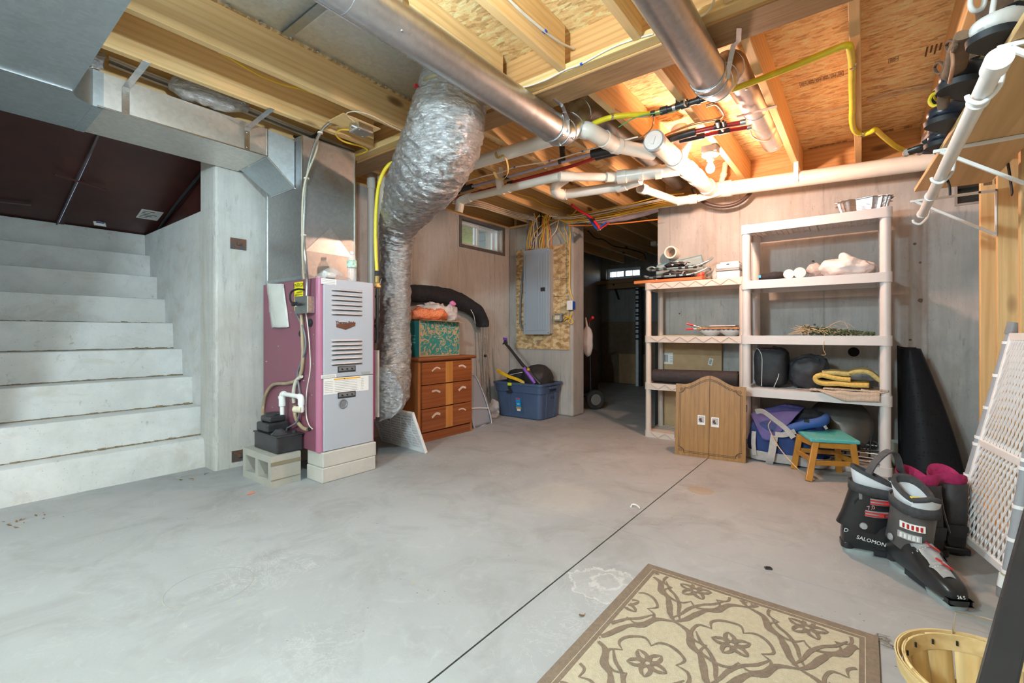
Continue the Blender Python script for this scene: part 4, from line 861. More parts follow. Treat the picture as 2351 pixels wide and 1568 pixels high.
# furnace filter leaning in shrink wrap
ff = thing('furnace_filter', 'white pleated furnace filter in plastic wrap leaning by the dresser', 'air filter', SZ(930, 1040, 0))
pa, pb_, pc_, pd = SZ(876, 1012, 0.0), SZ(977, 1041, 0.0), None, None
eu = (pb_ - pa); L = eu.length; eu.normalize(); back = Vector((-eu.y, eu.x, 0)); 
if back.y < 0: back = -back
evv = (Vector((0, 0, 1)) * .93 + back * .36).normalized(); Hh = .345
Mf = frame(pa, eu, evv); nn = Mf.to_3x3() @ Vector((0, 0, 1))
def fbx(x0, x1, y0, y1, z0, z1): return MB().box(x0, x1, y0, y1, z0, z1).xf(Mf)
T = .02
for r_ in ((0, L, 0, .02), (0, L, Hh - .02, Hh), (0, .02, .02, Hh - .02), (L - .02, L, .02, Hh - .02)): fbx(r_[0], r_[1], r_[2], r_[3], -T, T * 0).build('card_frame', plain('filter_card', (.78, .78, .78), .7), ff)
fbx(.02, L - .02, .02, Hh - .02, -T * .8, -T * .6).build('filter_media', plain('filter_media', (.45, .46, .48), .9), ff)
n = 13
for k in range(n):
    y = .03 + (Hh - .06) * k / (n - 1); fbx(.02, L - .02, y - .0065, y + .0065, -T * .6, -.004).build('pleat', plain('filter_pleat', (.74, .74, .75), .9), ff)
for k in range(4):
    x = .02 + (L - .04) * k / 4; w = (L - .04) / 4
    MB().bar((x, .02, -.002), (x + w, Hh - .02, -.002), .007, .003).xf(Mf).build('lattice_strip', plain('filter_card', (.78, .78, .78), .7), ff); MB().bar((x + w, .02, -.002), (x, Hh - .02, -.002), .007, .003).xf(Mf).build('lattice_strip', plain('filter_card', (.78, .78, .78), .7), ff)
MB().grid(lambda u, v: (u * L, v * Hh * 1.01, .004 + .008 * mnoise.noise(Vector((u * 5, v * 5, 4)))), 16, 14).xf(Mf).build('shrink_wrap', clear('shrink_wrap', (.92, .93, .95), .06, .16), ff, smooth=60)
# ================================================================== DRAIN PIPES
def pipe_run(name, label, runs, mat, cat='pipe', couplings=(), n=20, extra=()):
    t = thing(name, label, cat, runs[0][1][0])
    for nm, pts, r in runs: MB().tube(pts, r, n).build(nm, mat, t, smooth=45)
    for a, b_, r in couplings: MB().tube([a, b_], r, n).build('coupling', mat, t, smooth=45)
    return t
V = Vector
XA = 2.473; ZA = 2.15
pa0 = V((XA, 2.95, ZA + .01)); pa1 = SX(1335, 298, XA); 
e1 = SZ(1352, 300, ZA + .005); e2 = SZ(1385, 318, ZA - .01); e3 = SZ(1412, 334, ZA - .02); e4 = SZ(1500, 352, ZA - .03)
runA = pipe_run('drain_pipe', 'white drain pipe passing behind the foil duct and elbowing to the cleanout', [
    ('pipe_length', [pa0, pa1], .0445), ('elbow', catmull([pa1, e1, e2, e3], 5), .050), ('pipe_length', [e3, e4], .0445)], M_PVC,
    couplings=[(pa1, pa1.lerp(e1, .9), .0525), (e2, e2.lerp(e3, .35), .0535), (e3.lerp(e4, -.05), e3.lerp(e4, .12), .052)])
MAIN0 = V((2.80, 1.035, 2.12)); MAIN1 = V((4.03, 1.02, 2.128)); MX = 4.10
m_end = SX(2140, 367, MX); m_far = V((MX, -0.64, m_end.z - .02))
md = m_far - V((MX, .95, 2.125))
mn = pipe_run('main_drain_pipe', 'thick white main drain pipe with a round cleanout cap running along the back wall', [
    ('cleanout_branch', [MAIN0, MAIN0.lerp(MAIN1, .30)], .060), ('pipe_length', [MAIN0.lerp(MAIN1, .30), MAIN1], .0575),
    ('elbow', catmull([MAIN1, V((4.07, 1.015, 2.127)), V((4.095, .985, 2.125)), V((MX, .93, 2.124))], 5), .063),
    ('pipe_length', [V((MX, .94, 2.124)), m_far], .0575)], M_PVC,
    couplings=[(MAIN0.lerp(MAIN1, .28), MAIN0.lerp(MAIN1, .33), .066), (MAIN0.lerp(MAIN1, .52), MAIN0.lerp(MAIN1, .58), .066), (MAIN0.lerp(MAIN1, .68), MAIN0.lerp(MAIN1, .73), .065), (MAIN0.lerp(MAIN1, .93), MAIN1, .066), (V((MX, .93, 2.124)), V((MX, .86, 2.121)), .066)])
dM = (MAIN1 - MAIN0).normalized()
MB().tube([MAIN0 - dM * .012, MAIN0 + dM * .02], .066, 28).build('cleanout_rim', plain('rim_grey', (.35, .36, .36), .4), mn, smooth=45)
cap = MB().tube([MAIN0 - dM * .018, MAIN0 - dM * .010], .057, 28).build('cleanout_cap', M_PVCW, mn, smooth=45)
MB().obox(MAIN0 - dM * .022, (.012, .022, .05), Matrix.Rotation(.3, 3, 'X')).build('cap_lug', M_PVCW, cap, bevel=.003)
# wye branch going up to the floor above
wy0 = MAIN0.lerp(MAIN1, .36); wy1 = SZ(1567, 330, 2.23)
MB().tube(catmull([wy0, wy0.lerp(wy1, .5) + V((0, 0, .01)), wy1, wy1 + V((.02, .03, .12))], 6), [.056, .056, .058, .058], 22).build('wye_branch', M_PVC, mn, smooth=45)
# hanger strap around the main pipe
hs = strap('white plastic strap holding the main drain pipe to the joist', [V((MX - .005, .405, 2.40)), V((MX - .064, .405, 2.19)), V((MX - .062, .405, 2.07)), V((MX - .02, .405, 2.045))], .03, (0, 1, 0), M_PVCW)
hs['group'] = 'pipe straps'
rz = thing('riser_pipe', 'short narrow white pipe rising behind the bulb to the subfloor', 'pipe', SZ(1655, 430, 2.2)); a = SX(1652, 432, 4.2); c = SX(1662, 398, 4.2)
MB().tube([a, c, c + V((.05, 0, .1))], .022, 14).build('pipe_length', M_PVC, rz, smooth=45); MB().tube([c.lerp(a, .25), c], .028, 14).build('coupling', M_PVC, rz, smooth=45)
# branch B with the turned-down trap arm, branch C, branch D
XB = 2.86; zb0 = 2.085
b0 = SX(1053, 486, XB); b1 = SX(1056, 468, XB); b2 = SX(1072, 455, XB); b3 = SX(1285, 405, XB); b4 = SZ(1418, 407, 2.085); b5 = SZ(1560, 388, 2.09)
pipe_run('branch_drain_pipe', 'white branch drain with a turned-down end above the basement window', [
    ('trap_end', catmull([b0, b1 + V((0, 0, -.02)), b1 + V((0, -.01, .02)), b2], 5), .037), ('pipe_length', [b2, b3], .0305), ('elbow', catmull([b3, b3.lerp(b4, .10), b3.lerp(b4, .22)], 4), .036), ('pipe_length', [b3.lerp(b4, .15), b4], .031), ('pipe_length', [b4, b5], .045)], M_PVC,
    couplings=[(b2.lerp(b3, .0), b2.lerp(b3, .05), .037), (b2.lerp(b3, .38), b2.lerp(b3, .43), .037), (b2.lerp(b3, .48), b2.lerp(b3, .50), .036), (b3.lerp(b4, .80), b4, .038), (b4, b4.lerp(b5, .15), .05), (b4.lerp(b5, .35), b4.lerp(b5, .42), .051), (b4.lerp(b5, .62), b4.lerp(b5, .72), .051)])
t = thing('tee_stub', 'short white tee stub rising from the branch drain beside the looped strap', 'pipe', SX(1150, 425, XB)); s0 = SX(1152, 437, XB); s1 = SX(1147, 420, XB - .02); s2 = SX(1146, 400, XB)
MB().tube(catmull([s0, s1, s2, s2 + V((0, 0, .05))], 5), .034, 16).build('tee_body', M_PVC, t, smooth=45)
c0 = SZ(1300, 408, 2.15); c1 = SZ(1277, 425, 2.09); c2 = SZ(1277, 441, 2.05); c3 = SZ(1293, 447, 2.05); c4 = SZ(1425, 428, 2.06); c5 = SZ(1470, 412, 2.075)
pipe_run('return_bend_pipe', 'white drain pipe with a U-shaped return bend below the joists', [
    ('return_bend', catmull([c0, c1, c2, c3], 7), .042), ('pipe_length', [c3, c4], .0375), ('pipe_length', [c4, c5], .042)], M_PVC, couplings=[(c3, c3.lerp(c4, .06), .044), (c4.lerp(c3, .06), c4.lerp(c5, .3), .045)])
d0 = SZ(1470, 432, 2.07); d1 = SZ(1555, 462, 2.06); d2 = SX(1600, 456, 4.03); d3 = V((MX - .03, .93, 2.10))
pipe_run('lower_branch_pipe', 'white branch drain slanting down to the main drain by the back wall', [
    ('pipe_length', [d0, d1], .031), ('elbow', catmull([d1, d1.lerp(d2, .25), d1.lerp(d2, .6), d2], 4), .036), ('pipe_length', [d2, d3], .031)], M_PVC, couplings=[(d0, d0.lerp(d1, .12), .040), (d1.lerp(d2, .0), d1.lerp(d2, .12), .040), (d1.lerp(d2, .6), d2, .040)])
t = thing('black_drain_hose', 'black rubber hose looping under the main drain pipe', 'hose', SX(1650, 470, 4.2))
MB().tube(catmull([SX(1590, 432, 4.16), SX(1602, 452, 4.17), SX(1625, 468, 4.18), SX(1660, 474, 4.2), SX(1695, 466, 4.22), SX(1720, 446, 4.24), SX(1727, 430, 4.26)], 6), .017, 12).build('tube', plain('brown_black_rubber', (.06, .04, .035), .4), t, smooth=60)
# yellow strap loop
t = thing('looped_yellow_strap', 'loose cream-yellow plumbing strap looped around the drain pipe', 'strap', SX(1150, 400, 2.6))
MB().tube(catmull([SX(1147, 335, 2.47), SX(1138, 350, 2.43), SX(1143, 362, 2.42), SX(1158, 358, 2.44), SX(1166, 380, 2.5), SX(1165, 400, 2.55), SX(1155, 411, 2.57), SX(1142, 409, 2.57), SX(1134, 395, 2.56)], 8), .010, 6, flat=.25).build('strap', plain('yellow_strap', (.74, .56, .22), .5), t, smooth=60)

# ================================================================== WATER LINES
def seglist(name, label, parts, cat='water line'):
    t = thing(name, label, cat, parts[0][1][0])
    for nm, pts, r, m in parts: MB().tube(catmull(pts, 5) if len(pts) > 2 else pts, r, 12).build(nm, m, t, smooth=50)
    return t
ZW = 2.165
def L(*a): return [SZ(x, y, ZW) for x, y in a]
seglist('cold_water_line', 'translucent water tube with black foam sleeves strung below the joists', [
    ('foam_sleeve', L((1030, 448), (1052, 440)), .024, M_BLKP), ('foam_sleeve', L((1060, 436), (1084, 428)), .024, M_BLKP), ('tube', L((1084, 428), (1130, 416), (1180, 402), (1262, 379)), .0115, M_PEX), ('tube', L((1262, 379), (1320, 364), (1362, 352)), .0115, M_PEX),
    ('foam_sleeve', L((1358, 354), (1420, 341), (1482, 330)), .030, M_BLKP), ('foam_sleeve', L((1510, 328), (1560, 312), (1598, 302)), .026, M_BLKP), ('red_tube', L((1598, 302), (1640, 293), (1712, 280)), .015, M_RED), ('end_plug', L((1700, 282), (1713, 279)), .018, M_STEEL),
    ('brass_tee', L((1238, 388), (1252, 383)), .018, M_BRASS), ('tee_ring', L((1160, 408), (1166, 406)), .018, M_BLKP), ('tee_ring', L((1283, 372), (1288, 371)), .018, M_BLKP)])
seglist('hot_water_line', 'red water tube running parallel below the joists', [
    ('tube', L((1008, 466), (1040, 456), (1100, 440), (1148, 428)), .0125, M_RED), ('crimp', L((1166, 421), (1178, 418)), .016, M_BLKP), ('coupling', L((1150, 427), (1168, 421)), .011, M_COPPER), ('red_tube', L((1178, 418), (1260, 396), (1320, 379), (1372, 361)), .0125, M_RED),
    ('foam_sleeve', L((1368, 362), (1420, 349), (1490, 339)), .022, M_BLKP), ('foam_sleeve', L((1560, 322), (1618, 311)), .020, M_BLKP), ('red_tube', L((1618, 311), (1660, 302), (1725, 291)), .0125, M_RED), ('end_plug', L((1716, 293), (1727, 290)), .016, M_STEEL), ('crimp', L((1100, 441), (1106, 439)), .018, M_BLKP)])
for k, (px, py0, py1) in enumerate(((1292, 335, 370), (1064, 418, 440))):
    t = thing('foam_sleeved_riser', ('black foam-sleeved pipe stub rising from the water lines under the white pipe', 'black foam-sleeved pipe stub beside the foil duct')[k], 'pipe', SZ(px, py1, ZW)); a = SZ(px, py1, ZW)
    MB().tube([a, a + V((0, 0, .03)), a + V((.02, .02, .14))], .021, 12).build('foam_sleeve', M_BLKP, t, smooth=50); MB().tube([a + V((.02, .02, .14)), a + V((.03, .03, .22))], .012, 10).build('red_tube', M_RED, t, smooth=50)
t = thing('pipe_manifold_fitting', 'cluster of black and copper fittings joining the red water tubes near the bulb', 'pipe fitting', SZ(1655, 300, ZW))
for nm, pts, r, m in (('tee', L((1640, 292), (1668, 286)), .020, M_DARKMET), ('tee', L((1650, 303), (1676, 297)), .020, M_DARKMET), ('riser', [SZ(1650, 292, ZW), SZ(1647, 276, ZW)], .016, M_DARKMET), ('link', [SZ(1657, 290, ZW), SZ(1662, 302, ZW)], .013, M_COPPER), ('lever', [SZ(1660, 278, ZW - .02), SZ(1662, 288, ZW - .02)], .007, M_BLKP)): MB().tube(pts, r, 12).build(nm, m, t, smooth=50)
t = thing('copper_loop', 'bent copper tube looping up under the gas valve', 'pipe', SZ(1650, 260, 2.19))
MB().tube(catmull(L((1622, 243), (1640, 238), (1650, 244), (1660, 258), (1660, 266), (1645, 274), (1600, 283), (1560, 296), (1515, 316), (1475, 330)), 5), .0075, 10).build('tube', M_COPPER, t, smooth=60)
# ================================================================== GAS LINE
ZG = 2.195
def G(*a, z=ZG): return [SZ(x, y, z) for x, y in a]
gl = thing('yellow_gas_line', 'yellow flexible gas tube with black fittings crossing below the joists', 'gas line', SZ(1580, 238, ZG))
MB().tube(catmull(G((1345, 292), (1378, 277), (1410, 268), (1450, 264), (1495, 262)), 6), .0155, 12).build('yellow_tube', M_YGAS, gl, smooth=60)
MB().tube(catmull(G((1663, 212), (1740, 184), (1820, 153), (1900, 120), (1930, 108), (1946, 104)) + [SZ(1952, 112, ZG - .005), SZ(1956, 150, 2.2), SZ(1956, 200, 2.2), SZ(1957, 240, 2.2), SZ(1956, 275, 2.2), SZ(1962, 300, 2.2), SZ(1980, 308, 2.195), SZ(2000, 302, 2.195), SZ(2010, 298, 2.2), SZ(2030, 315, 2.2), SZ(2060, 338, 2.2), SZ(2095, 352, 2.2)], 6), .0155, 12).build('yellow_tube', M_YGAS, gl, smooth=60)
fits = [(1495, 1506, .018, M_BLKP), (1506, 1517, .020, M_BRASS), (1517, 1533, .023, M_DARKMET), (1533, 1545, .017, M_DARKMET), (1545, 1552, .022, M_STEEL), (1552, 1564, .018, M_DARKMET), (1564, 1582, .024, M_DARKMET), (1582, 1600, .017, M_DARKMET), (1600, 1608, .022, M_DARKMET), (1608, 1632, .016, M_DARKMET), (1632, 1645, .022, M_DARKMET), (1645, 1656, .018, M_BRASS), (1656, 1668, .018, M_BLKP)]
def gy(x): return 262 - (x - 1495) * (50 / 173)
for x0, x1, r, m in fits: MB().tube([SZ(x0, gy(x0), ZG), SZ(x1, gy(x1), ZG)], r, 12).build('pipe_fitting', m, gl, smooth=40)
a = SZ(1556, gy(1556), ZG); MB().tube([a, a + V((0, 0, .07))], .012, 10).build('riser_nipple', M_DARKMET, gl, smooth=40); MB().obox(a + V((-.01, 0, .08)), (.06, .03, .03)).build('regulator', M_DARKMET, gl, bevel=.006)
MB().obox(SZ(1573, 236, ZG - .025), (.03, .008, .03)).build('valve_plate', M_STEEL, gl)
for px, py in ((1405, 268), (1958, 150), (1976, 308)): MB().tube([SZ(px - 2, py, ZG), SZ(px + 2, py, ZG)], .019, 12).build('pipe_clamp', M_STEEL, gl, smooth=40)
cable('green_bond_wire', 'thin green bonding wire beside the yellow gas tube', G((1420, 292), (1450, 274), (1480, 264), (1510, 259), (1550, 256), (1575, 240), z=2.18), .0035, plain('green_wire', (.12, .35, .12), .5))

# ================================================================== CABLES ON THE CEILING
cable('white_house_cable', 'white cable with a blue staple along a joist side at the top of the picture', [SY(1150, -20, 1.155), SY(1185, 15, 1.155), SY(1210, 38, 1.155), SY(1251, 72, 1.15), SY(1290, 100, 1.15), SX(1318, 112, 1.995)], .006, M_WIREW, staples=(3,))
cable('white_house_cable', 'white cable running along the pale ledger of the beam', [SX(x, y, 1.932) for x, y in ((1195, 203), (1250, 185), (1300, 160), (1335, 147), (1400, 112), (1450, 92), (1500, 78))], .004, M_WIREW, staples=(3,))
cable('white_house_cable', 'white cable curling up from the ledger beside the duct near the bulb', [SX(1602, 41, 1.93), SX(1618, 33, 1.93), SX(1632, 18, 1.92), SX(1642, -6, 1.90)], .004, M_WIREW)
cable('white_house_cable', 'white cable swagged under the joists above the red water tube', L((1064, 418), (1120, 402), (1150, 396), (1182, 384), (1238, 374), (1262, 370), (1338, 348), (1400, 330), (1465, 314)), .005, M_WIREW, staples=(0, 3, 5, 6))
cable('brown_telephone_cable', 'thin brown cable hanging in the lit joist bay above the gas line', [SZ(1300, 245, 2.3), SZ(1372, 210, 2.3), SZ(1400, 240, 2.25), SZ(1440, 265, 2.2), SZ(1490, 268, 2.17), SZ(1500, 262, 2.2), SZ(1498, 290, 2.19), SZ(1480, 310, 2.18), SZ(1462, 318, 2.17)], .004, plain('brown_wire', (.35, .18, .08), .5))
cable('white_telephone_cable', 'thin grey cable stapled across the chipboard right of the bulb', [SZ(x, y, 2.42) for x, y in ((1805, 264), (1850, 258), (1900, 256), (1940, 246), (1965, 238))], .004, M_WIREW)
cable('white_telephone_cable', 'upper of two thin cables on the chipboard left of the hanging boots', [SZ(x, y, 2.42) for x, y in ((1990, 231), (2040, 212), (2100, 200), (2160, 190))], .004, M_WIREW)
cable('white_telephone_cable', 'lower of two thin cables on the chipboard left of the hanging boots', [SZ(x, y, 2.42) for x, y in ((1995, 233), (2060, 216), (2110, 206), (2165, 200))], .004, M_WIREW)
cable('grey_coax_cable', 'grey cable loop hanging from the small duct beside the bulb', [SZ(x, y, z) for x, y, z in ((1723, 300, 2.26), (1727, 312, 2.22), (1745, 322, 2.2), (1765, 320, 2.21), (1782, 300, 2.25), (1785, 285, 2.3))], .006, plain('tan_cable', (.45, .40, .30), .5))
cable('white_telephone_cable', 'thin cable sagging past the joist end above the main drain pipe', [SZ(x, y, 2.3) for x, y in ((1942, 384), (1962, 372), (1970, 356))], .004, M_WIREW)
cable('white_telephone_cable', 'two thin cables behind the yellow gas tube at the right joist', [SZ(x, y, 2.3) for x, y in ((2000, 376), (2040, 365), (2080, 355), (2118, 325), (2125, 310))], .004, M_WIREW)
cable('yellow_house_cable', 'yellow cable crossing a joist behind the foil duct', [SY(1070, 395, 2.68), SY(1088, 402, 2.68), SY(1110, 411, 2.68), SY(1130, 422, 2.68)], .006, M_WIREY)
cable('yellow_house_cable', 'yellow cable along the joist bay left of the red and blue pipe pair', [SY(x, y, 2.69) for x, y in ((1178, 441), (1201, 448), (1225, 455), (1250, 470), (1285, 479), (1305, 475), (1312, 478))], .006, M_WIREY)
for k in range(4): cable('white_house_cable', ('topmost', 'second', 'third', 'lowest')[k] + ' of four white cables draped along the joist to the breaker panel', [SY(1040, 455 + k*4, 3.03), SY(1100, 462 + k*4.5, 3.03), SY(1150, 478 + k*4, 3.03), SY(1200, 492 + k*3, 3.03), SX(1222, 496 + k*3, 4.25), SX(1234, 506 + k*2, 4.33)], .0055, M_WIREW, group='white cables along the panel joist')
# ================================================================== BREAKER PANEL
XW = X_BACK
ob_ = MB(); a = SX(1194, 805, XW - .011); c = SX(1307, 803, XW - .011); zt0 = SX(1250, 562, XW - .011).z; zt0b = SX(1307, 560, XW).z
y_l, y_r = 3.30, c.y
bz0 = SX(1307, 803, XW).z; bz1 = SX(1300, 560, XW).z
bk = tag(MB().box(XW - .012, XW - .0005, y_r, y_l, bz0, bz1).build('panel_backing_board', M_OSB), 'coarse chipboard sheet screwed to the wall behind the breaker panel', 'chipboard')
for zz in (SX(1280, 641, XW).z, SX(1280, 681, XW).z): MB().box(XW - .0128, XW - .0118, y_r, y_r + .26, zz - .002, zz + .002).build('printed_line', M_INK, bk)
MB().box(XW - .0128, XW - .0118, y_r + .11, y_r + .112, bz0, bz1).build('printed_line', plain('faint_ink', (.3, .17, .08), .7), bk)
pn = thing('breaker_panel', 'grey steel breaker panel with a closed door', 'breaker panel', SX(1240, 760, XW - .012))
XPf = XW - .012 - .095
M_PAN = plain('panel_grey', (0.33, 0.40, 0.47), 0.42, 0, 0.03, 5)
M_PAND = plain('panel_grey_side', (0.36, 0.38, 0.40), 0.45, 0, 0.03, 5)
fl_ = SX(1202, 700, XPf); fr2 = SX(1262, 700, XPf); pz1 = SX(1240, 571, XPf).z; pz0 = SX(1240, 768, XPf).z
MB().box(XPf + .003, XW - .0125, fr2.y + .012, fl_.y - .012, pz0 + .012, pz1 - .012).build('steel_cabinet', M_PAND, pn)
MB().box(XPf - .003, XPf + .003, fr2.y, fl_.y, pz0, pz1).build('front_trim', M_PAN, pn, bevel=.003)
dr = MB().box(XPf - .008, XPf - .003, fr2.y + .035, fl_.y - .035, pz0 + .045, pz1 - .055).build('panel_door', M_PAN, pn, bevel=.003)
w_ = fl_.y - fr2.y
for k in range(3): MB().box(XPf - .0105, XPf - .008, fr2.y + .07 + k * .035, fr2.y + .085 + k * .035, pz0 + .06, pz1 - .075).build('door_rib', M_PAN, dr, bevel=.002)
MB().box(XPf - .0115, XPf - .008, fr2.y + .055, fr2.y + .115, (pz0 + pz1) / 2 + .0, (pz0 + pz1) / 2 + .045).build('door_latch', M_BLKP, dr, bevel=.002)
for y, z in ((fr2.y + .015, pz1 - .02), (fr2.y + .015, pz0 + .02), (fl_.y - .02, pz0 + .12), (fl_.y - .02, (pz0 + pz1) / 2)): MB().lathe([(0, .003), (.006, .002), (.007, 0)], (XPf - .003, y, z), 8, Matrix.Rotation(R(-90), 3, 'Y')).build('trim_screw', M_STEEL, pn)
ot = thing('panel_outlet', 'grey steel outlet box beside the breaker panel', 'outlet', SX(1280, 730, XW - .02)); XO = XW - .06
a = SX(1273, 738, XO); c = SX(1288, 720, XO)
MB().box(XO, XW - .0125, c.y, a.y, a.z, c.z).build('steel_box', plain('outlet_grey', (.28, .30, .32), .4, .4), ot, bevel=.003)
MB().box(XO - .003, XO, c.y + .018, a.y - .004, a.z + .02, c.z - .02).build('receptacle', plain('ivory_plastic', (.72, .64, .44), .4), ot, bevel=.004)
for z in (a.z + .015, c.z - .015): MB().cyl((XO + .02, c.y, z), (XO + .02, c.y - .03, z), .011, n=10).build('cable_clamp', M_STEEL, ot, smooth=40)
bx_ = thing('blue_switch_box', 'white-faced blue plastic electrical box hanging by yellow cable on the pier', 'electrical box', SX(1310, 700, XW - .03)); XO = XW - .07
a = SX(1302, 712, XO); c = SX(1314, 690, XO)
MB().box(XO, XW - .003, c.y, a.y - .004, a.z + .006, c.z - .006).build('box_body', M_BLUE, bx_, bevel=.003)
MB().box(XO - .006, XO, c.y - .004, a.y + .002, a.z, c.z).build('face_plate', M_PVCW, bx_, bevel=.003)
MB().obox((XO - .008, (a.y + c.y) / 2, (a.z + c.z) / 2), (.004, .008, .014)).build('toggle', M_PVCW, bx_)
def W_(*a, x=XW - .045): return [SX(p[0], p[1], p[2] if len(p) > 2 else x) for p in a]
cable('yellow_house_cable', 'yellow cable dropping down the wall edge to the blue box', W_((1336, 470, 4.2), (1311, 500), (1309, 540), (1308, 600), (1308, 660), (1315, 688)), .006, M_WIREY)
cable('yellow_house_cable', 'yellow cable from the outlet box up to the blue box', W_((1295, 725), (1305, 727), (1312, 722), (1314, 714)), .006, M_WIREY)
cable('yellow_house_cable', 'yellow cable looping below the blue box', W_((1295, 736), (1303, 730), (1312, 733), (1316, 741), (1309, 743), (1306, 735), (1313, 722)), .006, M_WIREY)
cable('thick_grey_cable', 'thick grey service cable down the left side of the breaker panel', W_((1218, 490, 4.2), (1211, 520), (1208, 565), (1199, 640), (1194, 720), (1196, 750), (1203, 758)), .012, M_WIREG, 8)
import itertools
fan = [(1210, M_WIREY, 1226, 'yellow'), (1214, M_WIREY, 1230, 'yellow'), (1219, M_WIREY, 1262, 'yellow'), (1222, M_WIREW, 1222, 'white'), (1226, M_WIREW, 1286, 'white'), (1229, M_WIREW, 1228, 'white'), (1233, M_WIREW, 1232, 'white'), (1241, M_WIREY, 1252, 'yellow'), (1244, M_WIREY, 1249, 'yellow'), (1248, M_WIREY, 1250, 'yellow'), (1252, M_WIREO, 1246, 'orange'), (1255, M_WIREY, 1255, 'yellow'), (1258, M_WIREY, 1258, 'yellow'), (1260, M_WIREW, 1282, 'white'), (1265, M_WIREO, 1258, 'orange')]
seen = {}
for i, (px, m, tx, col) in enumerate(fan):
    seen[col] = seen.get(col, 0) + 1; ordn = ('first', 'second', 'third', 'fourth', 'fifth', 'sixth', 'seventh', 'eighth')[seen[col] - 1]
    xx = XW - .05 - .004 * (i % 3); mid = (px + tx) / 2 + rnd.uniform(-6, 6)
    cable(col + '_house_cable', '%s %s cable from the left fanning into the top of the breaker panel' % (ordn, col), W_((px, 572, xx), (px + rnd.uniform(-3, 2), 553, xx), (mid, 527 + rnd.uniform(-6, 6), xx - .02), (tx, 503, xx - .03), (tx + rnd.uniform(-8, 12), 496 - 3 * (i % 3), xx - .10)), .0055, m, group='cables into the breaker panel')
cable('black_house_cable', 'black cable bending into the top of the breaker panel', W_((1220, 570), (1228, 545), (1240, 520), (1241, 490)), .008, M_BLACK)
for k, (x0, y0, x1, y1) in enumerate(((1275, 510, 1300, 556), (1297, 510, 1304, 560))): cable('yellow_house_cable', ('yellow cable slanting', 'yellow cable arching')[k] + ' down to the chipboard top right of the breaker panel', W_((1285 + 10*k, 500, 4.25), (x0, y0), (x0 + (6 if k == 0 else -1), y0 + 14), ((x0 + x1) / 2, (y0 + y1) / 2), (x1, y1)), .005, M_WIREY)
# bundle crossing the opening towards the back wall
bun = [(M_WIREW, 498, 474, 455, 'white'), (M_WIREW, 502, 478, 458, 'white'), (M_WIREY, 500, 482, 462, 'yellow'), (M_WIREY, 506, 487, 466, 'yellow'), (M_WIREY, 508, 489, 469, 'yellow'), (M_WIREY, 510, 492, 472, 'yellow'), (M_WIREW, 512, 494, 474, 'white'), (M_WIREY, 494, 470, 448, 'yellow'), (M_WIREO, 518, 510, 500, 'orange')]
seen = {}
for i, (m, ya, yb2, yc, col) in enumerate(bun):
    seen[col] = seen.get(col, 0) + 1; ordn = ('top', 'second', 'third', 'fourth', 'fifth')[seen[col] - 1]
    xx = 4.20 + .02 * (i % 4)
    cable(col + '_house_cable', '%s %s cable of the bundle slung across the opening' % (ordn, col), [SX(1262 + 6 * i, ya - 2, xx), SX(1310, ya, xx), SX(1380, (ya + yb2) / 2 + rnd.uniform(-3, 3), xx), SX(1440, yb2 + rnd.uniform(-2, 2), xx), SX(1515, yc + 3, xx)] + ([SX(1570, yc - 4, xx)] if col != 'orange' else []), .006, m, group='cables slung across the opening')
t = thing('plastic_sheeting_roll', 'lavender-white plastic sheeting stuffed along the top of the opening', 'plastic sheet', SX(1430, 500, 4.28))
MB().tube(catmull([SX(1345, 506, 4.36), SX(1370, 507, 4.33), SX(1420, 500, 4.33), SX(1470, 490, 4.34), SX(1512, 478, 4.36)], 8), [.02, .036, .04, .038, .03], 14).noise(.01, 14, 4).build('sheet', clear('lavender_film', (.62, .52, .60), .35, .85), t, smooth=60)
t = thing('red_and_blue_pipe_pair', 'bright red and blue water tubes ending at a shiny elbow above the opening', 'water line', SX(1365, 510, 4.1))
MB().tube(catmull([SX(1312, 470, 3.9), SX(1330, 483, 4.0), SX(1352, 496, 4.1), SX(1368, 512, 4.12), SX(1377, 527, 4.13)], 6), .013, 12).build('red_tube', M_REDC, t, smooth=60)
MB().tube(catmull([SX(1345, 492, 4.1), SX(1356, 505, 4.13), SX(1366, 520, 4.13), SX(1372, 526, 4.13)], 6), .012, 12).build('blue_tube', M_BLUE, t, smooth=60)
MB().obox(SX(1376, 528, 4.13), (.03, .04, .02)).build('metal_elbow', M_STEEL, t, bevel=.006)
MB().tube([SX(1378, 526, 4.13), SX(1398, 512, 4.2)], .010, 10).build('red_tube', M_RED, t, smooth=60); MB().tube([SX(1375, 522, 4.13), SX(1392, 511, 4.2)], .009, 10).build('blue_tube', M_BLUE, t, smooth=60)
MB().tube([SX(1362, 502, 4.11), SX(1360, 508, 4.12)], .022, 10).build('zip_tie', M_BLACK, t, smooth=60)
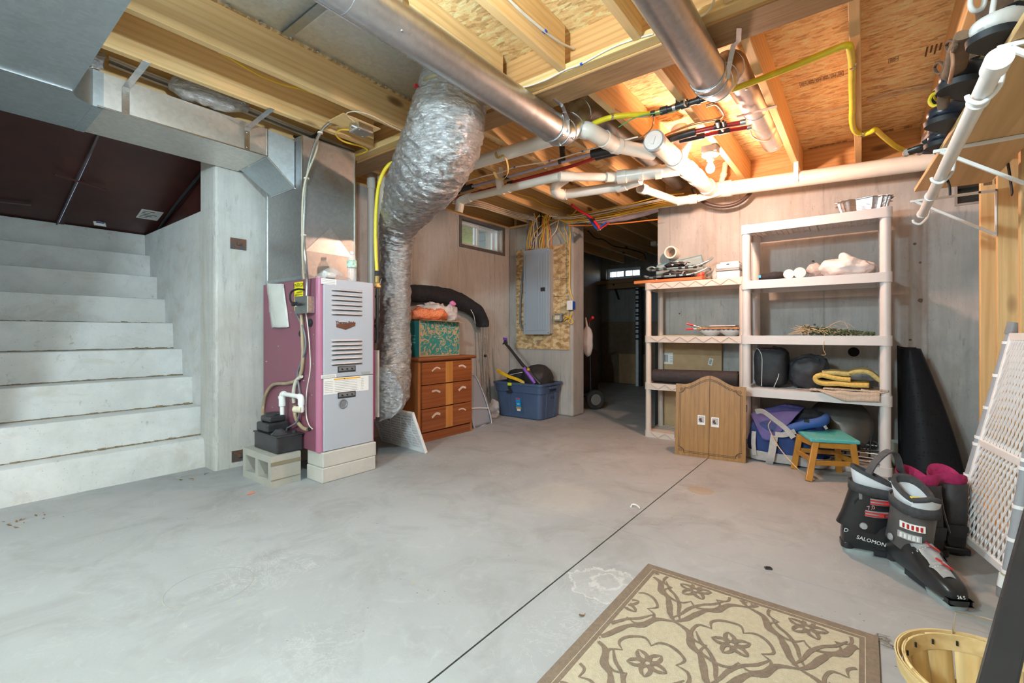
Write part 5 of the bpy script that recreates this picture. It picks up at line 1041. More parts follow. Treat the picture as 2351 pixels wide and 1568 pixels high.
# capped pipe stub in the back wall and dark sleeve hole
t = thing('wall_pipe_stub', 'cut end of a cream PVC pipe poking from the back wall above the snowshoes', 'pipe', SX(1543, 580, XW))
c = SX(1544, 581, XW - .06)
MB().lathe([(.045, -.055), (.058, -.055), (.058, .06), (.045, .06), (.045, -.055)], (XW - .06, c.y, c.z), 28, Matrix.Rotation(R(-90), 3, 'Y')).build('pipe_end', M_PVC, t, smooth=40)
MB().lathe([(0, 0), (.045, 0)], (XW - .02, c.y, c.z), 28, Matrix.Rotation(R(-90), 3, 'Y')).build('pipe_bore', plain('bore_brown', (.22, .13, .09), .7), t)
t = thing('wall_sleeve_hole', 'dark round hole in the back wall behind the white shelf', 'hole', SX(1960, 808, XW)); c = SX(1960, 808, XW - .001)
MB().lathe([(.0, .001), (.030, .001), (.034, .004), (.036, 0)], c, 20, Matrix.Rotation(R(-90), 3, 'Y')).build('sleeve_rim', plain('hole_black', (.008, .007, .006), .9), t)
# ================================================================== SOFT SHAPES
def lump(c, s, p=2.6, amp=.01, sc=9, seed=0.0, nu=36, nv=22, flat=None, folds=0.0):
    c = V(c); b = MB(); vs = []; fs = []
    def sp(v, e): return math.copysign(abs(v) ** e, v)
    e = 2 / p
    for j in range(nv + 1):
        th = -math.pi/2 + math.pi * j / nv
        for i in range(nu):
            ph = 2 * math.pi * i / nu
            d = V((sp(math.cos(th), e) * sp(math.cos(ph), e), sp(math.cos(th), e) * sp(math.sin(ph), e), sp(math.sin(th), e)))
            q = V((d.x * s[0], d.y * s[1], d.z * s[2]))
            n = mnoise.fractal((c + q) * sc + V((seed, seed * 2, 0)), .7, 2.0, 4)
            f = folds * math.sin((q.x * 31 + q.y * 23 + q.z * 17) + 4 * mnoise.noise((c + q) * 5)) if folds else 0
            q += d * (n * amp + f)
            if flat is not None and c.z + q.z < flat: q.z = flat - c.z
            vs.append(c + q)
    for j in range(nv):
        for i in range(nu): fs.append((j*nu+i, j*nu+(i+1) % nu, (j+1)*nu+(i+1) % nu, (j+1)*nu+i))
    return b.add(vs, fs)
def strip(pts, w, side, th=.003):
    b = MB(); P = catmull(pts, 6); S = V(side).normalized() * (w / 2); vs = []; fs = []
    for i, p in enumerate(P):
        d = (P[min(i+1, len(P)-1)] - P[max(i-1, 0)]).normalized(); s = (S - d * S.dot(d)); s = s.normalized() * (w / 2); n = d.cross(s).normalized() * (th / 2)
        vs += [p - s - n, p + s - n, p + s + n, p - s + n]
    m = len(P)
    for i in range(m - 1):
        for j in range(4): fs.append((i*4+j, i*4+(j+1) % 4, (i+1)*4+(j+1) % 4, (i+1)*4+j))
    fs += [(3, 2, 1, 0), tuple((m-1)*4+j for j in range(4))]
    return b.add(vs, fs)
M_CLOTHB = plain('black_cloth', (.018, .018, .022), .85, 0, .3, 30, .4, 160)
M_CLOTHD = plain('charcoal_nylon', (.035, .04, .05), .6, 0, .25, 20, .3, 120)
# ================================================================== DRESSER
M_CHERRY = wood('cherry_wood', (.36, .115, .035), (.22, .06, .018), 0, 18, False, .35)
M_CHERRYZ = wood('cherry_stile', (.45, .17, .05), (.34, .11, .03), 2, 18, False, .35)
M_OAKZ = wood('amber_strip', (.55, .24, .06), (.46, .18, .04), 2, 18, False, .35)
DX0, DX1, DY0, DY1 = 2.525, 3.185, 2.925, 3.37
dz1 = .715
ds_ = thing('dresser', 'worn three-drawer cherry wood dresser against the wall', 'dresser', (2.85, 3.15, 0))
MB().box(DX0 + .012, DX1 - .012, DY0 + .02, DY1, .012, dz1 - .028).build('carcass', M_CHERRYZ, ds_)
MB().box(DX0 + .0, DX0 + .03, DY0 + .004, DY0 + .03, 0, dz1 - .028).build('front_stile', M_CHERRYZ, ds_, bevel=.004); MB().box(DX1 - .022, DX1 - .002, DY0 + .004, DY0 + .03, 0, dz1 - .028).build('front_stile', M_CHERRYZ, ds_, bevel=.004)
MB().box(DX0 + .0, DX1, DY0 + .005, DY1, 0, .075).build('plinth', M_CHERRY, ds_, bevel=.004)
tp = MB().box(DX0 - .02, DX1 + .03, DY0 - .03, DY1 + .01, dz1 - .03, dz1).build('top_board', M_CHERRY, ds_, bevel=.013, seg=4)
xm0 = SY(1021, 900, DY0).x; xm1 = SY(1037, 900, DY0).x
M_WORN = plain('worn_bare_patch', (.62, .50, .44), .5)
rows = [(.485, .672), (.285, .478), (.088, .278)]
for i, (z0, z1) in enumerate(rows):
    d = MB().box(DX0 + .032, DX1 - .024, DY0 - .012, DY0 + .019, z0, z1).build('drawer', M_CHERRY, ds_, bevel=.004)
    MB().box(xm0, xm1, DY0 - .0165, DY0 - .0115, z0 + .002, z1 - .002).build('centre_strip', M_OAKZ, d, bevel=.002)
    for j, xc in enumerate(((DX0 + xm0) / 2 + .04, (DX1 + xm1) / 2 - .01)):
        zc = (z0 + z1) / 2 + .03; s = 1 if (i + j) % 2 else -1
        strip([(xc - .05, DY0 - .0125, zc + .012 * s), (xc, DY0 - .0125, zc + .016), (xc + .045, DY0 - .0125, zc - .004 * s)], .012 + .004 * ((i + j) % 3), (0, 0, 1), .0012).build('worn_patch', M_WORN, d)
# box on the dresser
_t = NT('teal_leaf_print'); _v = _t.co((1, 1, 1)); _n1 = _t.noise(15, 2, .45, _v, 1.8); _f = _t.ramp(_n1, [(.47, 1.0), (.49, 0.0), (.55, 0.0), (.57, 1.0)])
M_TEALP = _t.done(_t.mix(_f, (.50, .34, .18), (.03, .24, .22)), .75)
M_TEAL = plain('teal_card', (.015, .20, .20), .7, 0, .08)
BX0, BX1, BY0, BY1, BZ0 = SY(963, 780, 2.99).x, SY(1055, 780, 2.99).x, 2.99, 3.30, dz1 + .001
BZ1 = SY(1010, 737, 2.99).z
bxx = thing('teal_printed_box', 'teal cardboard box with a leaf pattern on the dresser', 'box', (BX0, BY0, BZ0))
MB().box(BX0, BX1, BY0, BY1, BZ0, BZ1).build('carton', M_CARD, bxx, bevel=.003)
MB().box(BX0 + .012, BX1 - .006, BY0 - .0012, BY0 - .0002, BZ0 + .012, BZ1 - .002).build('front_print', M_TEALP, bxx)
MB().box(BX0 - .0012, BX0 - .0002, BY0 + .004, BY1, BZ0 + .004, BZ1).build('side_print', M_TEAL, bxx)
for k in range(3): MB().box(BX0 - .0016, BX0 - .0012, BY0 + .05, BY0 + .11 - .02 * (k % 2), BZ0 + .12 + .03 * k, BZ0 + .128 + .03 * k).build('side_lettering', plain('pale_teal_ink', (.2, .42, .40), .6), bxx)
bc = MB().box(BX0 + .014, BX0 + .075, BY0 - .0018, BY0 - .0012, BZ0 + .012, BZ0 + .045).build('recycling_panel', M_CARD, bxx)
for k in range(7): MB().box(BX0 + .018 + k * .0075, BX0 + .022 + k * .0075, BY0 - .0022, BY0 - .0018, BZ0 + .016, BZ0 + .041).build('print_line', M_TEAL, bc)
MB().hexa([(BX0 - .01, BY0 - .05, BZ1 + .004), (BX1 + .01, BY0 - .09, BZ1 - .012), (BX1, BY0, BZ1), (BX0, BY0, BZ1), (BX0 - .01, BY0 - .05, BZ1 + .007), (BX1 + .01, BY0 - .09, BZ1 - .009), (BX1, BY0, BZ1 + .003), (BX0, BY0, BZ1 + .003)]).build('flap', M_CARD, bxx)
og = thing('orange_mesh_bag', 'orange mesh produce bag lying in the open teal box', 'bag', (BX0 + .2, 3.05, BZ1))
M_ORM = NT('orange_mesh'); _v = M_ORM.voro(95, None); M_ORM = M_ORM.done(M_ORM.ramp(_v, [(.25, (.80, .10, .02)), (.5, (.85, .30, .14))]), .55, 0, M_ORM.bump(_v, .5, .004))
cx = SY(985, 715, 3.02); lump((cx.x + .02, 3.06, BZ1 + .055), (.20, .11, .062), 2.4, .03, 9, 2.0, flat=BZ1 + .006, folds=.004).build('mesh', M_ORM, og, smooth=60)
wb = thing('white_plastic_bags', 'crumpled white plastic bags bulging from the open teal box', 'bag', (BX1 - .15, 3.12, BZ1))
M_BAGW = clear('white_bag_film', (.82, .76, .74), .35, .9)
b = lump((BX1 - .18, 3.12, BZ1 + .08), (.20, .11, .085), 2.2, .06, 8, 5.0, flat=BZ1 + .006, folds=.012); b.build('bag_film', M_BAGW, wb, smooth=60)
lump((BX1 - .06, 3.05, BZ1 + .055), (.08, .07, .10), 1.6, .04, 12, 8.0, folds=.01, flat=BZ1 + .008).build('bag_film', clear('clear_bubble_film', (.80, .72, .70), .2, .55), wb, smooth=60)
lump((SY(1040, 700, 3.03).x, 3.03, SY(1040, 697, 3.03).z), (.035, .03, .03), 2, .01, 12, 3.0).build('pink_wrapper', plain('pink_film', (.70, .20, .42), .4), wb, smooth=60)
# black canopy folded over poles behind the dresser
cn = thing('folded_canopy', 'black fabric canopy folded over silver poles behind the dresser', 'canopy', SY(1115, 955, 3.33))
def c3(px, py, y=3.34): return SY(px, py, y)
MB().tube(catmull([c3(900, 678), c3(945, 674), c3(990, 676), c3(1035, 684), c3(1070, 700), c3(1094, 716), c3(1106, 735), c3(1108, 750)], 8), [.07, .085, .085, .085, .082, .085, .075, .068], 24).noise(.012, 8, 3).noise(.004, 30, 5).build('fabric', M_CLOTHB, cn, smooth=60)
for x0, x1, y1 in ((1105, 1106, 910), (1111, 1117, 900), (1118, 1124, 935)):
    MB().cyl(c3(x0, 745, 3.31), c3(x1, y1 + 10, 3.35), .008, n=10).build('pole', M_STEEL, cn, smooth=50)
MB().obox(c3(1114, 817, 3.31), (.03, .02, .03)).build('slide_clip', M_BLKP, cn, bevel=.004)
strip([c3(1081, 711, 3.27), c3(1088, 725, 3.27), c3(1091, 743, 3.27)], .006, (1, 0, 0), .003).build('edge_tape', M_PVCW, cn)
# translucent lid with clear bag
ld = thing('storage_bin_lid', 'translucent grey-blue bin lid stood on edge beside the dresser', 'bin lid', SZ(1100, 978, 0))
lq = [SZ(1088, 983, 0), SZ(1127, 971, 0)]
base = lq[0]; uu = (lq[1] - lq[0]); Ll = uu.length; uu.normalize()
def lidp(u, v, d=0): # u along base, v up
    w = Ll * (1 - .45 * v ** 2.2); r = base + uu * (w * u) + V((0, 0, .005 + .50 * v)) + V((-.05, .08, 0)) * v; return r + V((-.35, -.9, 0)).normalized() * d
MB().grid(lambda u, v: lidp(u, v, .012 * math.sin(math.pi * u)), 10, 14).build('lid_panel', clear('smoky_plastic', (.42, .47, .55), .25, .82), ld, smooth=60, solid=.006)
MB().tube(catmull([lidp(0, .0, .012), lidp(0, .5, .012), lidp(0, .97, .012), lidp(.5, 1.0, .016), lidp(1, .95, .012), lidp(1, .5, .012), lidp(1, .0, .012), lidp(.5, 0, .012)], 6, True), .007, 8, closed=True).build('lid_rim', clear('smoky_plastic_rim', (.50, .56, .66), .25, .9), ld, smooth=60)
strip([lidp(-.02, .38, .022), lidp(.5, .35, .026), lidp(1.02, .30, .022)], .012, (0, 0, 1), .002).build('packing_strap', M_PVCW, ld)
cb = thing('clear_plastic_bag', 'crumpled clear bag on the floor beside the bin lid', 'bag', SZ(1130, 968, 0)); q = SZ(1133, 960, 0)
lump((q.x, q.y, .08), (.06, .07, .10), 1.7, .04, 11, 3, folds=.01, flat=.003).build('bag_film', clear('clear_film', (.85, .80, .78), .15, .35), cb, smooth=60)
# ================================================================== BLUE TOTE
M_TOTE = plain('blue_tote_plastic', (.065, .105, .20), .42, 0, .08, 6)
TB = (3.965, 4.325, 2.68, 3.25); TT = (3.935, 4.35, 2.655, 3.28); TH = .385
tt = thing('storage_tote', 'open blue plastic storage tote in the corner below the breaker panel', 'storage tote', (4.14, 2.97, 0))
def rrect(x0, x1, y0, y1, r, n=6):
    out = []
    for cx_, cy_, a0 in ((x1 - r, y1 - r, 0), (x0 + r, y1 - r, 90), (x0 + r, y0 + r, 180), (x1 - r, y0 + r, 270)):
        for k in range(n + 1): a = R(a0 + 90 * k / n); out.append((cx_ + r * math.cos(a), cy_ + r * math.sin(a)))
    return out
def loft(rings, capb=True, capt=False):
    b = MB(); n = len(rings[0]); vs = [p for r_ in rings for p in r_]; fs = []
    for i in range(len(rings) - 1):
        for j in range(n): fs.append((i*n+j, i*n+(j+1) % n, (i+1)*n+(j+1) % n, (i+1)*n+j))
    if capb: fs.append(tuple(range(n-1, -1, -1)))
    if capt: fs.append(tuple((len(rings)-1)*n+j for j in range(n)))
    return b.add(vs, fs)
def tring(t, z, d=0.0, r=.05):
    q = [TB[i] + (TT[i] - TB[i]) * t for i in range(4)]; return [(x, y, z) for x, y in rrect(q[0] - d, q[1] + d, q[2] - d, q[3] + d, r)]
loft([tring(0, .002, -.012), tring(0, .012), tring(.68, .275), tring(.70, .282, .010), tring(.95, TH - .02, .010), tring(.95, TH - .02, -.006), tring(.4, .16, -.008), tring(0, .02, -.012)], True, True).build('tub', M_TOTE, tt, smooth=35)
loft([tring(1, TH - .022, .012), tring(1, TH - .022, .022), tring(1, TH, .022), tring(1, TH, -.004), tring(1, TH - .022, -.004)], False).build('rim', M_TOTE, tt, smooth=35)
for y in (2.86, 3.07): MB().hexa([(3.960, y, .015), (3.960, y + .025, .015), (3.975, y + .025, .015), (3.975, y, .015), (3.936, y - .005, .28), (3.936, y + .03, .28), (3.955, y + .03, .28), (3.955, y - .005, .28)]).build('rib', M_TOTE, tt, bevel=.003)
for x in (4.06, 4.22): MB().hexa([(x, 2.675, .015), (x + .025, 2.675, .015), (x + .025, 2.69, .015), (x, 2.69, .015), (x - .004, 2.655, .28), (x + .03, 2.655, .28), (x + .03, 2.675, .28), (x - .004, 2.675, .28)]).build('rib', M_TOTE, tt, bevel=.003)
MB().box(4.08, 4.22, 2.630, 2.648, .325, .352).build('handle', M_TOTE, tt, bevel=.005); MB().box(4.09, 4.21, 2.6395, 2.648, .300, .326).build('handle_gap', plain('handle_dark', (.01, .015, .03), .6), tt)
a = SX(1185, 909, 3.944); lb = MB().hexa([(3.946, a.y - .065, .10), (3.946, a.y, .10), (3.947, a.y, .10), (3.947, a.y - .065, .10), (3.934, a.y - .065, .225), (3.934, a.y, .225), (3.936, a.y, .225), (3.936, a.y - .065, .225)]).build('product_label', plain('label_blue', (.0, .28, .62), .5), tt)
MB().obox((3.9335, a.y - .033, .213), (.002, .045, .014)).build('red_logo', M_REDC, lb, bevel=.001); MB().obox((3.943, a.y - .035, .116), (.002, .066, .02)).build('gold_band', plain('gold_print', (.45, .28, .08), .5), lb); MB().obox((3.9455, a.y - .035, .094), (.002, .045, .022)).build('white_tab', M_PAPER, lb)
for k in range(2): MB().obox((3.939 , a.y - .033, .165 - .012 * k), (.002, .04 - .01 * k, .003)).build('print_line', M_PAPER, lb)
text_mesh('E-SAE', .045, frame((4.20, 2.6635, .225), (1, 0, 0), (0, 0, 1)), plain('marker_ink', (.02, .025, .06), .6), 'marker_lettering', tt)
bg = thing('black_duffel', 'round black fabric bag filling the right end of the blue tote', 'bag', (4.17, 2.82, .3)); 
lump((4.145, 2.83, .405), (.165, .155, .17), 2.3, .012, 9, 4, folds=.003).build('bag_body', plain('black_nylon_a', (.022, .020, .022), .6, 0, .3, 25, .3, 90), bg, smooth=60)
bg = thing('black_duffel', 'black bag with a grey piping line at the back of the blue tote', 'bag', (4.16, 3.1, .3))
lump((4.16, 3.10, .40), (.15, .115, .115), 2.5, .010, 9, 9).build('bag_body', M_CLOTHB, bg, smooth=60); MB().tube(catmull([(4.01, 3.20, .42), (4.005, 3.12, .455), (4.02, 3.04, .475), (4.06, 2.98, .49)], 5), .004, 6).build('piping', plain('grey_piping', (.4, .41, .42), .5), bg, smooth=60)
sn = thing('snow_brush', 'black and purple ice scraper standing in the blue tote', 'ice scraper', (4.0, 2.95, .33))
s0 = SX(1168, 797, 3.99); s1 = SX(1200, 838, 3.98); s2 = SX(1237, 882, 3.99); hd = SX(1160, 785, 4.0)
MB().tube([hd + V((.004, 0, -.02)), s0, s0.lerp(s1, .5), s1], [.014, .016, .016, .02], 12).build('shaft', M_BLKP, sn, smooth=50)
MB().tube([s1, s1.lerp(s2, .42)], .014, 12).build('sticker_band', plain('sticker_orange', (.6, .36, .12), .5, 0, .5, 60), sn, smooth=50)
MB().tube([SX(1203, 845, 3.965), SX(1221, 870, 3.965), SX(1228, 880, 3.98)], [.021, .021, .016], 14).build('grip', plain('purple_foam', (.22, .08, .45), .5), sn, smooth=50)
MB().tube([s1, SX(1214, 852, 3.98), SX(1240, 882, 4.0)], [.018, .020, .018], 12).build('brush_back', M_BLKP, sn, smooth=50)
MB().obox(SX(1213, 848, 3.955), (.02, .025, .025)).build('release_button', plain('yellow_button', (.75, .42, .02), .4), sn, bevel=.004)
MB().hexa([hd + V((-.004, .045, -.03)), hd + V((-.004, -.03, -.02)), hd + V((.012, -.03, -.02)), hd + V((.012, .045, -.03)), hd + V((-.004, .01, .02)), hd + V((-.004, -.02, .025)), hd + V((.012, -.02, .025)), hd + V((.012, .01, .02))]).build('scraper_head', M_BLKP, sn, bevel=.004)
MB().hexa([hd + V((-.002, .035, .05)), hd + V((-.002, -.025, .045)), hd + V((.003, -.025, .045)), hd + V((.003, .035, .05)), hd + V((-.002, .02, .0)), hd + V((-.002, -.03, .01)), hd + V((.003, -.03, .01)), hd + V((.003, .02, .0))]).build('scraper_blade', plain('purple_blade', (.20, .06, .40), .4), sn)
ys_ = thing('yellow_snow_tool', 'flat yellow plastic tool handle slanting out of the blue tote', 'tool', (3.97, 3.1, .36))
strip([SX(1142, 850, 3.96), SX(1165, 863, 3.97), SX(1190, 872, 3.99), SX(1212, 884, 4.02)], .034, (0, .5, 1), .02).build('handle', plain('yellow_plastic', (.78, .46, .01), .4), ys_, bevel=.004)
bk_ = thing('buckle_strap', 'black strap with a neon buckle over the tote rim', 'strap', (3.92, 3.1, .36))
MB().obox(SX(1170, 882, 3.905), (.012, .05, .03)).build('neon_buckle', plain('neon_yellow', (.70, .85, .02), .4), bk_, bevel=.003)
strip([SX(1172, 873, 3.93), SX(1168, 888, 3.903), SX(1173, 898, 3.91), SX(1163, 900, 3.91)], .03, (0, 1, 0), .004).build('webbing', M_CLOTHB, bk_)
# ================================================================== STORE ROOM BEYOND THE OPENING
t = thing('hand_truck', 'red-handled hand truck with a black wheel just inside the opening', 'hand truck', (5.0, 2.7, 0))
wc = SX(1366, 917, 4.98); wr = wc.z
def wheel(c, r, w, ax): 
    M = V((0, 0, 1)).rotation_difference(V(ax)).to_matrix(); return MB().lathe([(r*.55, -w*.35), (r*.8, -w*.5), (r*.95, -w*.42), (r, -w*.2), (r, w*.2), (r*.95, w*.42), (r*.8, w*.5), (r*.55, w*.35)], c, 28, M), MB().lathe([(0, -w*.45), (r*.2, -w*.5), (r*.25, -w*.25), (r*.56, -w*.35), (r*.56, w*.35), (0, w*.4)], c, 24, M)
w_a, w_b = wheel((wc.x, wc.y, wr), wr, .07, (-.55, -.83, 0))
tw = w_a.build('tyre', plain('tyre_rubber', (.03, .027, .025), .7), t, smooth=40); w_b.build('wheel_hub', plain('hub_grey', (.20, .18, .16), .5), t, smooth=40)
MB().tube([(wc.x + .03, wc.y + .04, wr), (wc.x + .25, wc.y + .38, wr)], .012, 10).build('axle', M_DARKMET, t)
h0 = SX(1351, 733, 4.98)
MB().tube([(wc.x + .05, wc.y + .08, wr), (wc.x + .05, wc.y + .10, h0.z - .02)], .014, 10).build('frame_rail', M_DARKMET, t, smooth=50)
MB().tube([(wc.x + .05, wc.y + .10, h0.z - .02), (wc.x + .02, wc.y + .06, h0.z), SX(1361, 729, 4.96)], .017, 10).build('hand_grip', M_REDC, t, smooth=50)
t = thing('hanging_white_bag', 'white plastic bag hanging inside the opening beside the pier', 'bag', SX(1355, 790, 4.95))
q = SX(1352, 785, 4.97); b = MB(); 
lump((q.x, q.y + .02, q.z), (.06, .075, .19), 2.0, .012, 7, 3, folds=.006).build('bag_film', M_BAGW, t, smooth=60)
MB().tube([(q.x, q.y + .02, q.z + .16), (q.x + .03, q.y + .06, q.z + .30)], [.02, .006], 10).build('bag_neck', M_BAGW, t, smooth=50)
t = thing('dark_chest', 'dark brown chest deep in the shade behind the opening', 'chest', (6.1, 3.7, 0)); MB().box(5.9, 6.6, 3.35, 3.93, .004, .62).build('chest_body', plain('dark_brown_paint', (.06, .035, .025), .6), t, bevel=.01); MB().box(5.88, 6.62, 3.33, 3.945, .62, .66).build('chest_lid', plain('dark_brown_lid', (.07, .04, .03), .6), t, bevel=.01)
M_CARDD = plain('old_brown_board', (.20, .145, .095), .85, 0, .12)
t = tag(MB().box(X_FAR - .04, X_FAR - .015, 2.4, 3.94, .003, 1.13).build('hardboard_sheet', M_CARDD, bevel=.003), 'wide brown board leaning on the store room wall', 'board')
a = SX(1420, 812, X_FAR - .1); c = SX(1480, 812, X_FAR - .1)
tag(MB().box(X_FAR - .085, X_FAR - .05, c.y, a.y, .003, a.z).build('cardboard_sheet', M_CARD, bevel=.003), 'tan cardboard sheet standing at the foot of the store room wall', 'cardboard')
t = thing('wall_plank_shelf', 'dark plank shelf below the bright store room window', 'shelf', (X_FAR - .15, 3.3, 1.8))
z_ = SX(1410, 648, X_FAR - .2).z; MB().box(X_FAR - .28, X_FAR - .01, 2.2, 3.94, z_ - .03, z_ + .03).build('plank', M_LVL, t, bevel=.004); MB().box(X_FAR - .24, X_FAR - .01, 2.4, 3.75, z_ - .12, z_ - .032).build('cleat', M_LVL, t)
for yy in (2.6, 3.6): MB().bar((X_FAR - .02, yy, z_ - .3), (X_FAR - .25, yy, z_ - .04), .03, .02).build('bracket', M_DARKMET, t)
t = thing('striped_pole', 'tall black and white taped pole standing in the store room', 'pole', SX(1464, 884, 7.6)); q = SX(1463, 884, 7.6); zt_p = SX(1463, 661, 7.6).z
MB().cyl((q.x, q.y, 0.004), (q.x, q.y, zt_p), .028, n=12).build('pole_shaft', plain('pole_white', (.55, .56, .58), .5), t, smooth=50)
MB().box(q.x - .01, q.x + .05, q.y - .075, q.y - .03, .004, zt_p).build('dark_backing', M_BLACK, t)
for k in range(12): z = zt_p - .05 - k * .075 - .012 * (k % 3); MB().cyl((q.x, q.y, z), (q.x, q.y, z + .03), .030, n=12).build('tape_band', M_BLACK, t, smooth=50)
cable('black_cable', 'black cable draped from joist to joist inside the opening', [SX(1350, 530, 5.0), SX(1368, 547, 5.2), SX(1385, 550, 5.6), SX(1410, 565, 6.0), SX(1450, 573, 6.5), SX(1478, 583, 6.8), SX(1482, 595, 6.9)], .008, M_BLACK)
cable('grey_cable', 'pale cable looping above the bright store room window', [SX(1385, 607, 7.6), SX(1415, 610, 7.5), SX(1445, 605, 7.4), SX(1475, 596, 7.2), SX(1484, 588, 7.1), SX(1482, 581, 7.0)], .008, M_WIREG)
t = thing('joist_outlet_box', 'white electrical box on a joist inside the opening', 'electrical box', SZ(1503, 560, ZJ - .031)); q = SZ(1503, 560, ZJ - .031)
MB().obox(q, (.10, .08, .06)).build('box_body', M_PVCW, t, bevel=.006); MB().tube([q, q + V((.0, -.12, -.03))], .014, 10).build('conduit_stub', M_PVCW, t)
# ================================================================== SHELF UNITS
M_BEIGE = plain('beige_plastic', (.60, .52, .46), .45, 0, .04, 6)
M_SHW = plain('white_shelf_plastic', (.64, .62, .62), .42, 0, .04, 6)
def unit(name, label, x0, x1, y0, y1, levels, lip, mat, truss, post_r, slats):
    t = thing(name, label, 'shelf unit', ((x0 + x1) / 2, (y0 + y1) / 2, 0))
    px = [x0 + post_r, x1 - post_r]; py = [y0 + post_r, y1 - post_r]
    for X in px:
        for Y in py:
            for i in range(len(levels) - 1):
                za = levels[i]; zb2 = levels[i+1] - lip
                MB().cyl((X, Y, za), (X, Y, zb2), post_r * .82, n=20).build('post', mat, t, smooth=50)
            if levels[0] > lip + .01: MB().cyl((X, Y, 0), (X, Y, levels[0] - lip), post_r * .82, n=20).build('foot', mat, t, smooth=50)
    for z in levels:
        g = .004
        s = MB().box(x0 + .002, x1 - .002, y0 + post_r, y0 + post_r + .01, z - lip + g, z).box(x0 + .002, x1 - .002, y1 - post_r - .01, y1 - post_r, z - lip + g, z) if False else MB().box(x0 + .03, x1 - .03, y0 + .03, y1 - .03, z - .012, z - .008) if False else MB()
        # rim
        rim = loft([[(x, y, z - lip) for x, y in rrect(x0, x1, y0, y1, post_r)], [(x, y, z) for x, y in rrect(x0, x1, y0, y1, post_r)], [(x, y, z) for x, y in rrect(x0 + .012, x1 - .012, y0 + .012, y1 - .012, post_r - .012)], [(x, y, z - lip) for x, y in rrect(x0 + .012, x1 - .012, y0 + .012, y1 - .012, post_r - .012)], [(x, y, z - lip) for x, y in rrect(x0, x1, y0, y1, post_r)]], False)
        sh_ = rim.build('shelf', mat, t, smooth=35)
        n = slats
        ya, yb3, xa, xb = y0 + .012, y1 - .012, x0 + .012, x1 - .012
        w = (xb - xa) / n
        base = MB().box(0, w * .78, ya, yb3, z - .012, z - .002).build('slat', mat, sh_) if False else None
        first = None
        for k in range(n):
            if first is None:
                b = MB().box(xa + k * w + w * .11, xa + k * w + w * .89, ya, yb3, z - .014, z - .002); first = b.build('slat', mat, sh_); f0 = k
            else: share(first, 'slat', sh_, V((w * (k - f0), 0, 0)))
        m = max(3, int((yb3 - ya) / .035))
        fr2_ = None
        for k in range(m + 1):
            yy = ya + (yb3 - ya) * k / m
            if fr2_ is None: fr2_ = MB().box(xa, xb, yy - .004, yy + .004, z - .020, z - .004).build('cross_rib', mat, sh_); y_0 = yy
            else: share(fr2_, 'cross_rib', sh_, V((0, yy - y_0, 0)))
        ym_ = (ya + yb3) / 2; MB().box(xa, xb, ym_ - .02, ym_ + .02, z - .026, z - .001).build('centre_web', mat, sh_)
        for X in px:
            for Y in py: MB().cyl((X, Y, z - lip - .002), (X, Y, z + .004), post_r, n=22).build('socket', mat, sh_, smooth=50)
        if truss:
            nn_ = 11; L_ = (y1 - y0 - 4 * post_r) / nn_; xx = x0 - .0015
            for k in range(nn_):
                a = y0 + 2 * post_r + L_ * k; up_ = k % 2 == 0
                MB().bar((xx, a, z - lip + .006 if up_ else z - .006), (xx, a + L_, z - .006 if up_ else z - lip + .006), .005, .004, (1, 0, 0)).build('truss_bar', plain('beige_rib', (.50, .36, .28), .5), sh_)
    return t
unit('plastic_shelf_unit', 'beige plastic shelf unit with a truss-patterned edge near the opening', 3.945, 4.315, .728, 1.552, [.052, .478, .895, 1.362], .055, M_BEIGE, True, .030, 5)
unit('plastic_shelf_unit', 'tall white five-tier plastic shelf unit against the back wall', 3.775, 4.235, -.148, .735, [.052, .512, .902, 1.312, 1.728], .062, M_SHW, False, .036, 6)
Z1a, Z1b, Z1c, Z1d = .053, .480, .897, 1.364
Z2a, Z2b, Z2c, Z2d, Z2e = .054, .514, .904, 1.314, 1.730
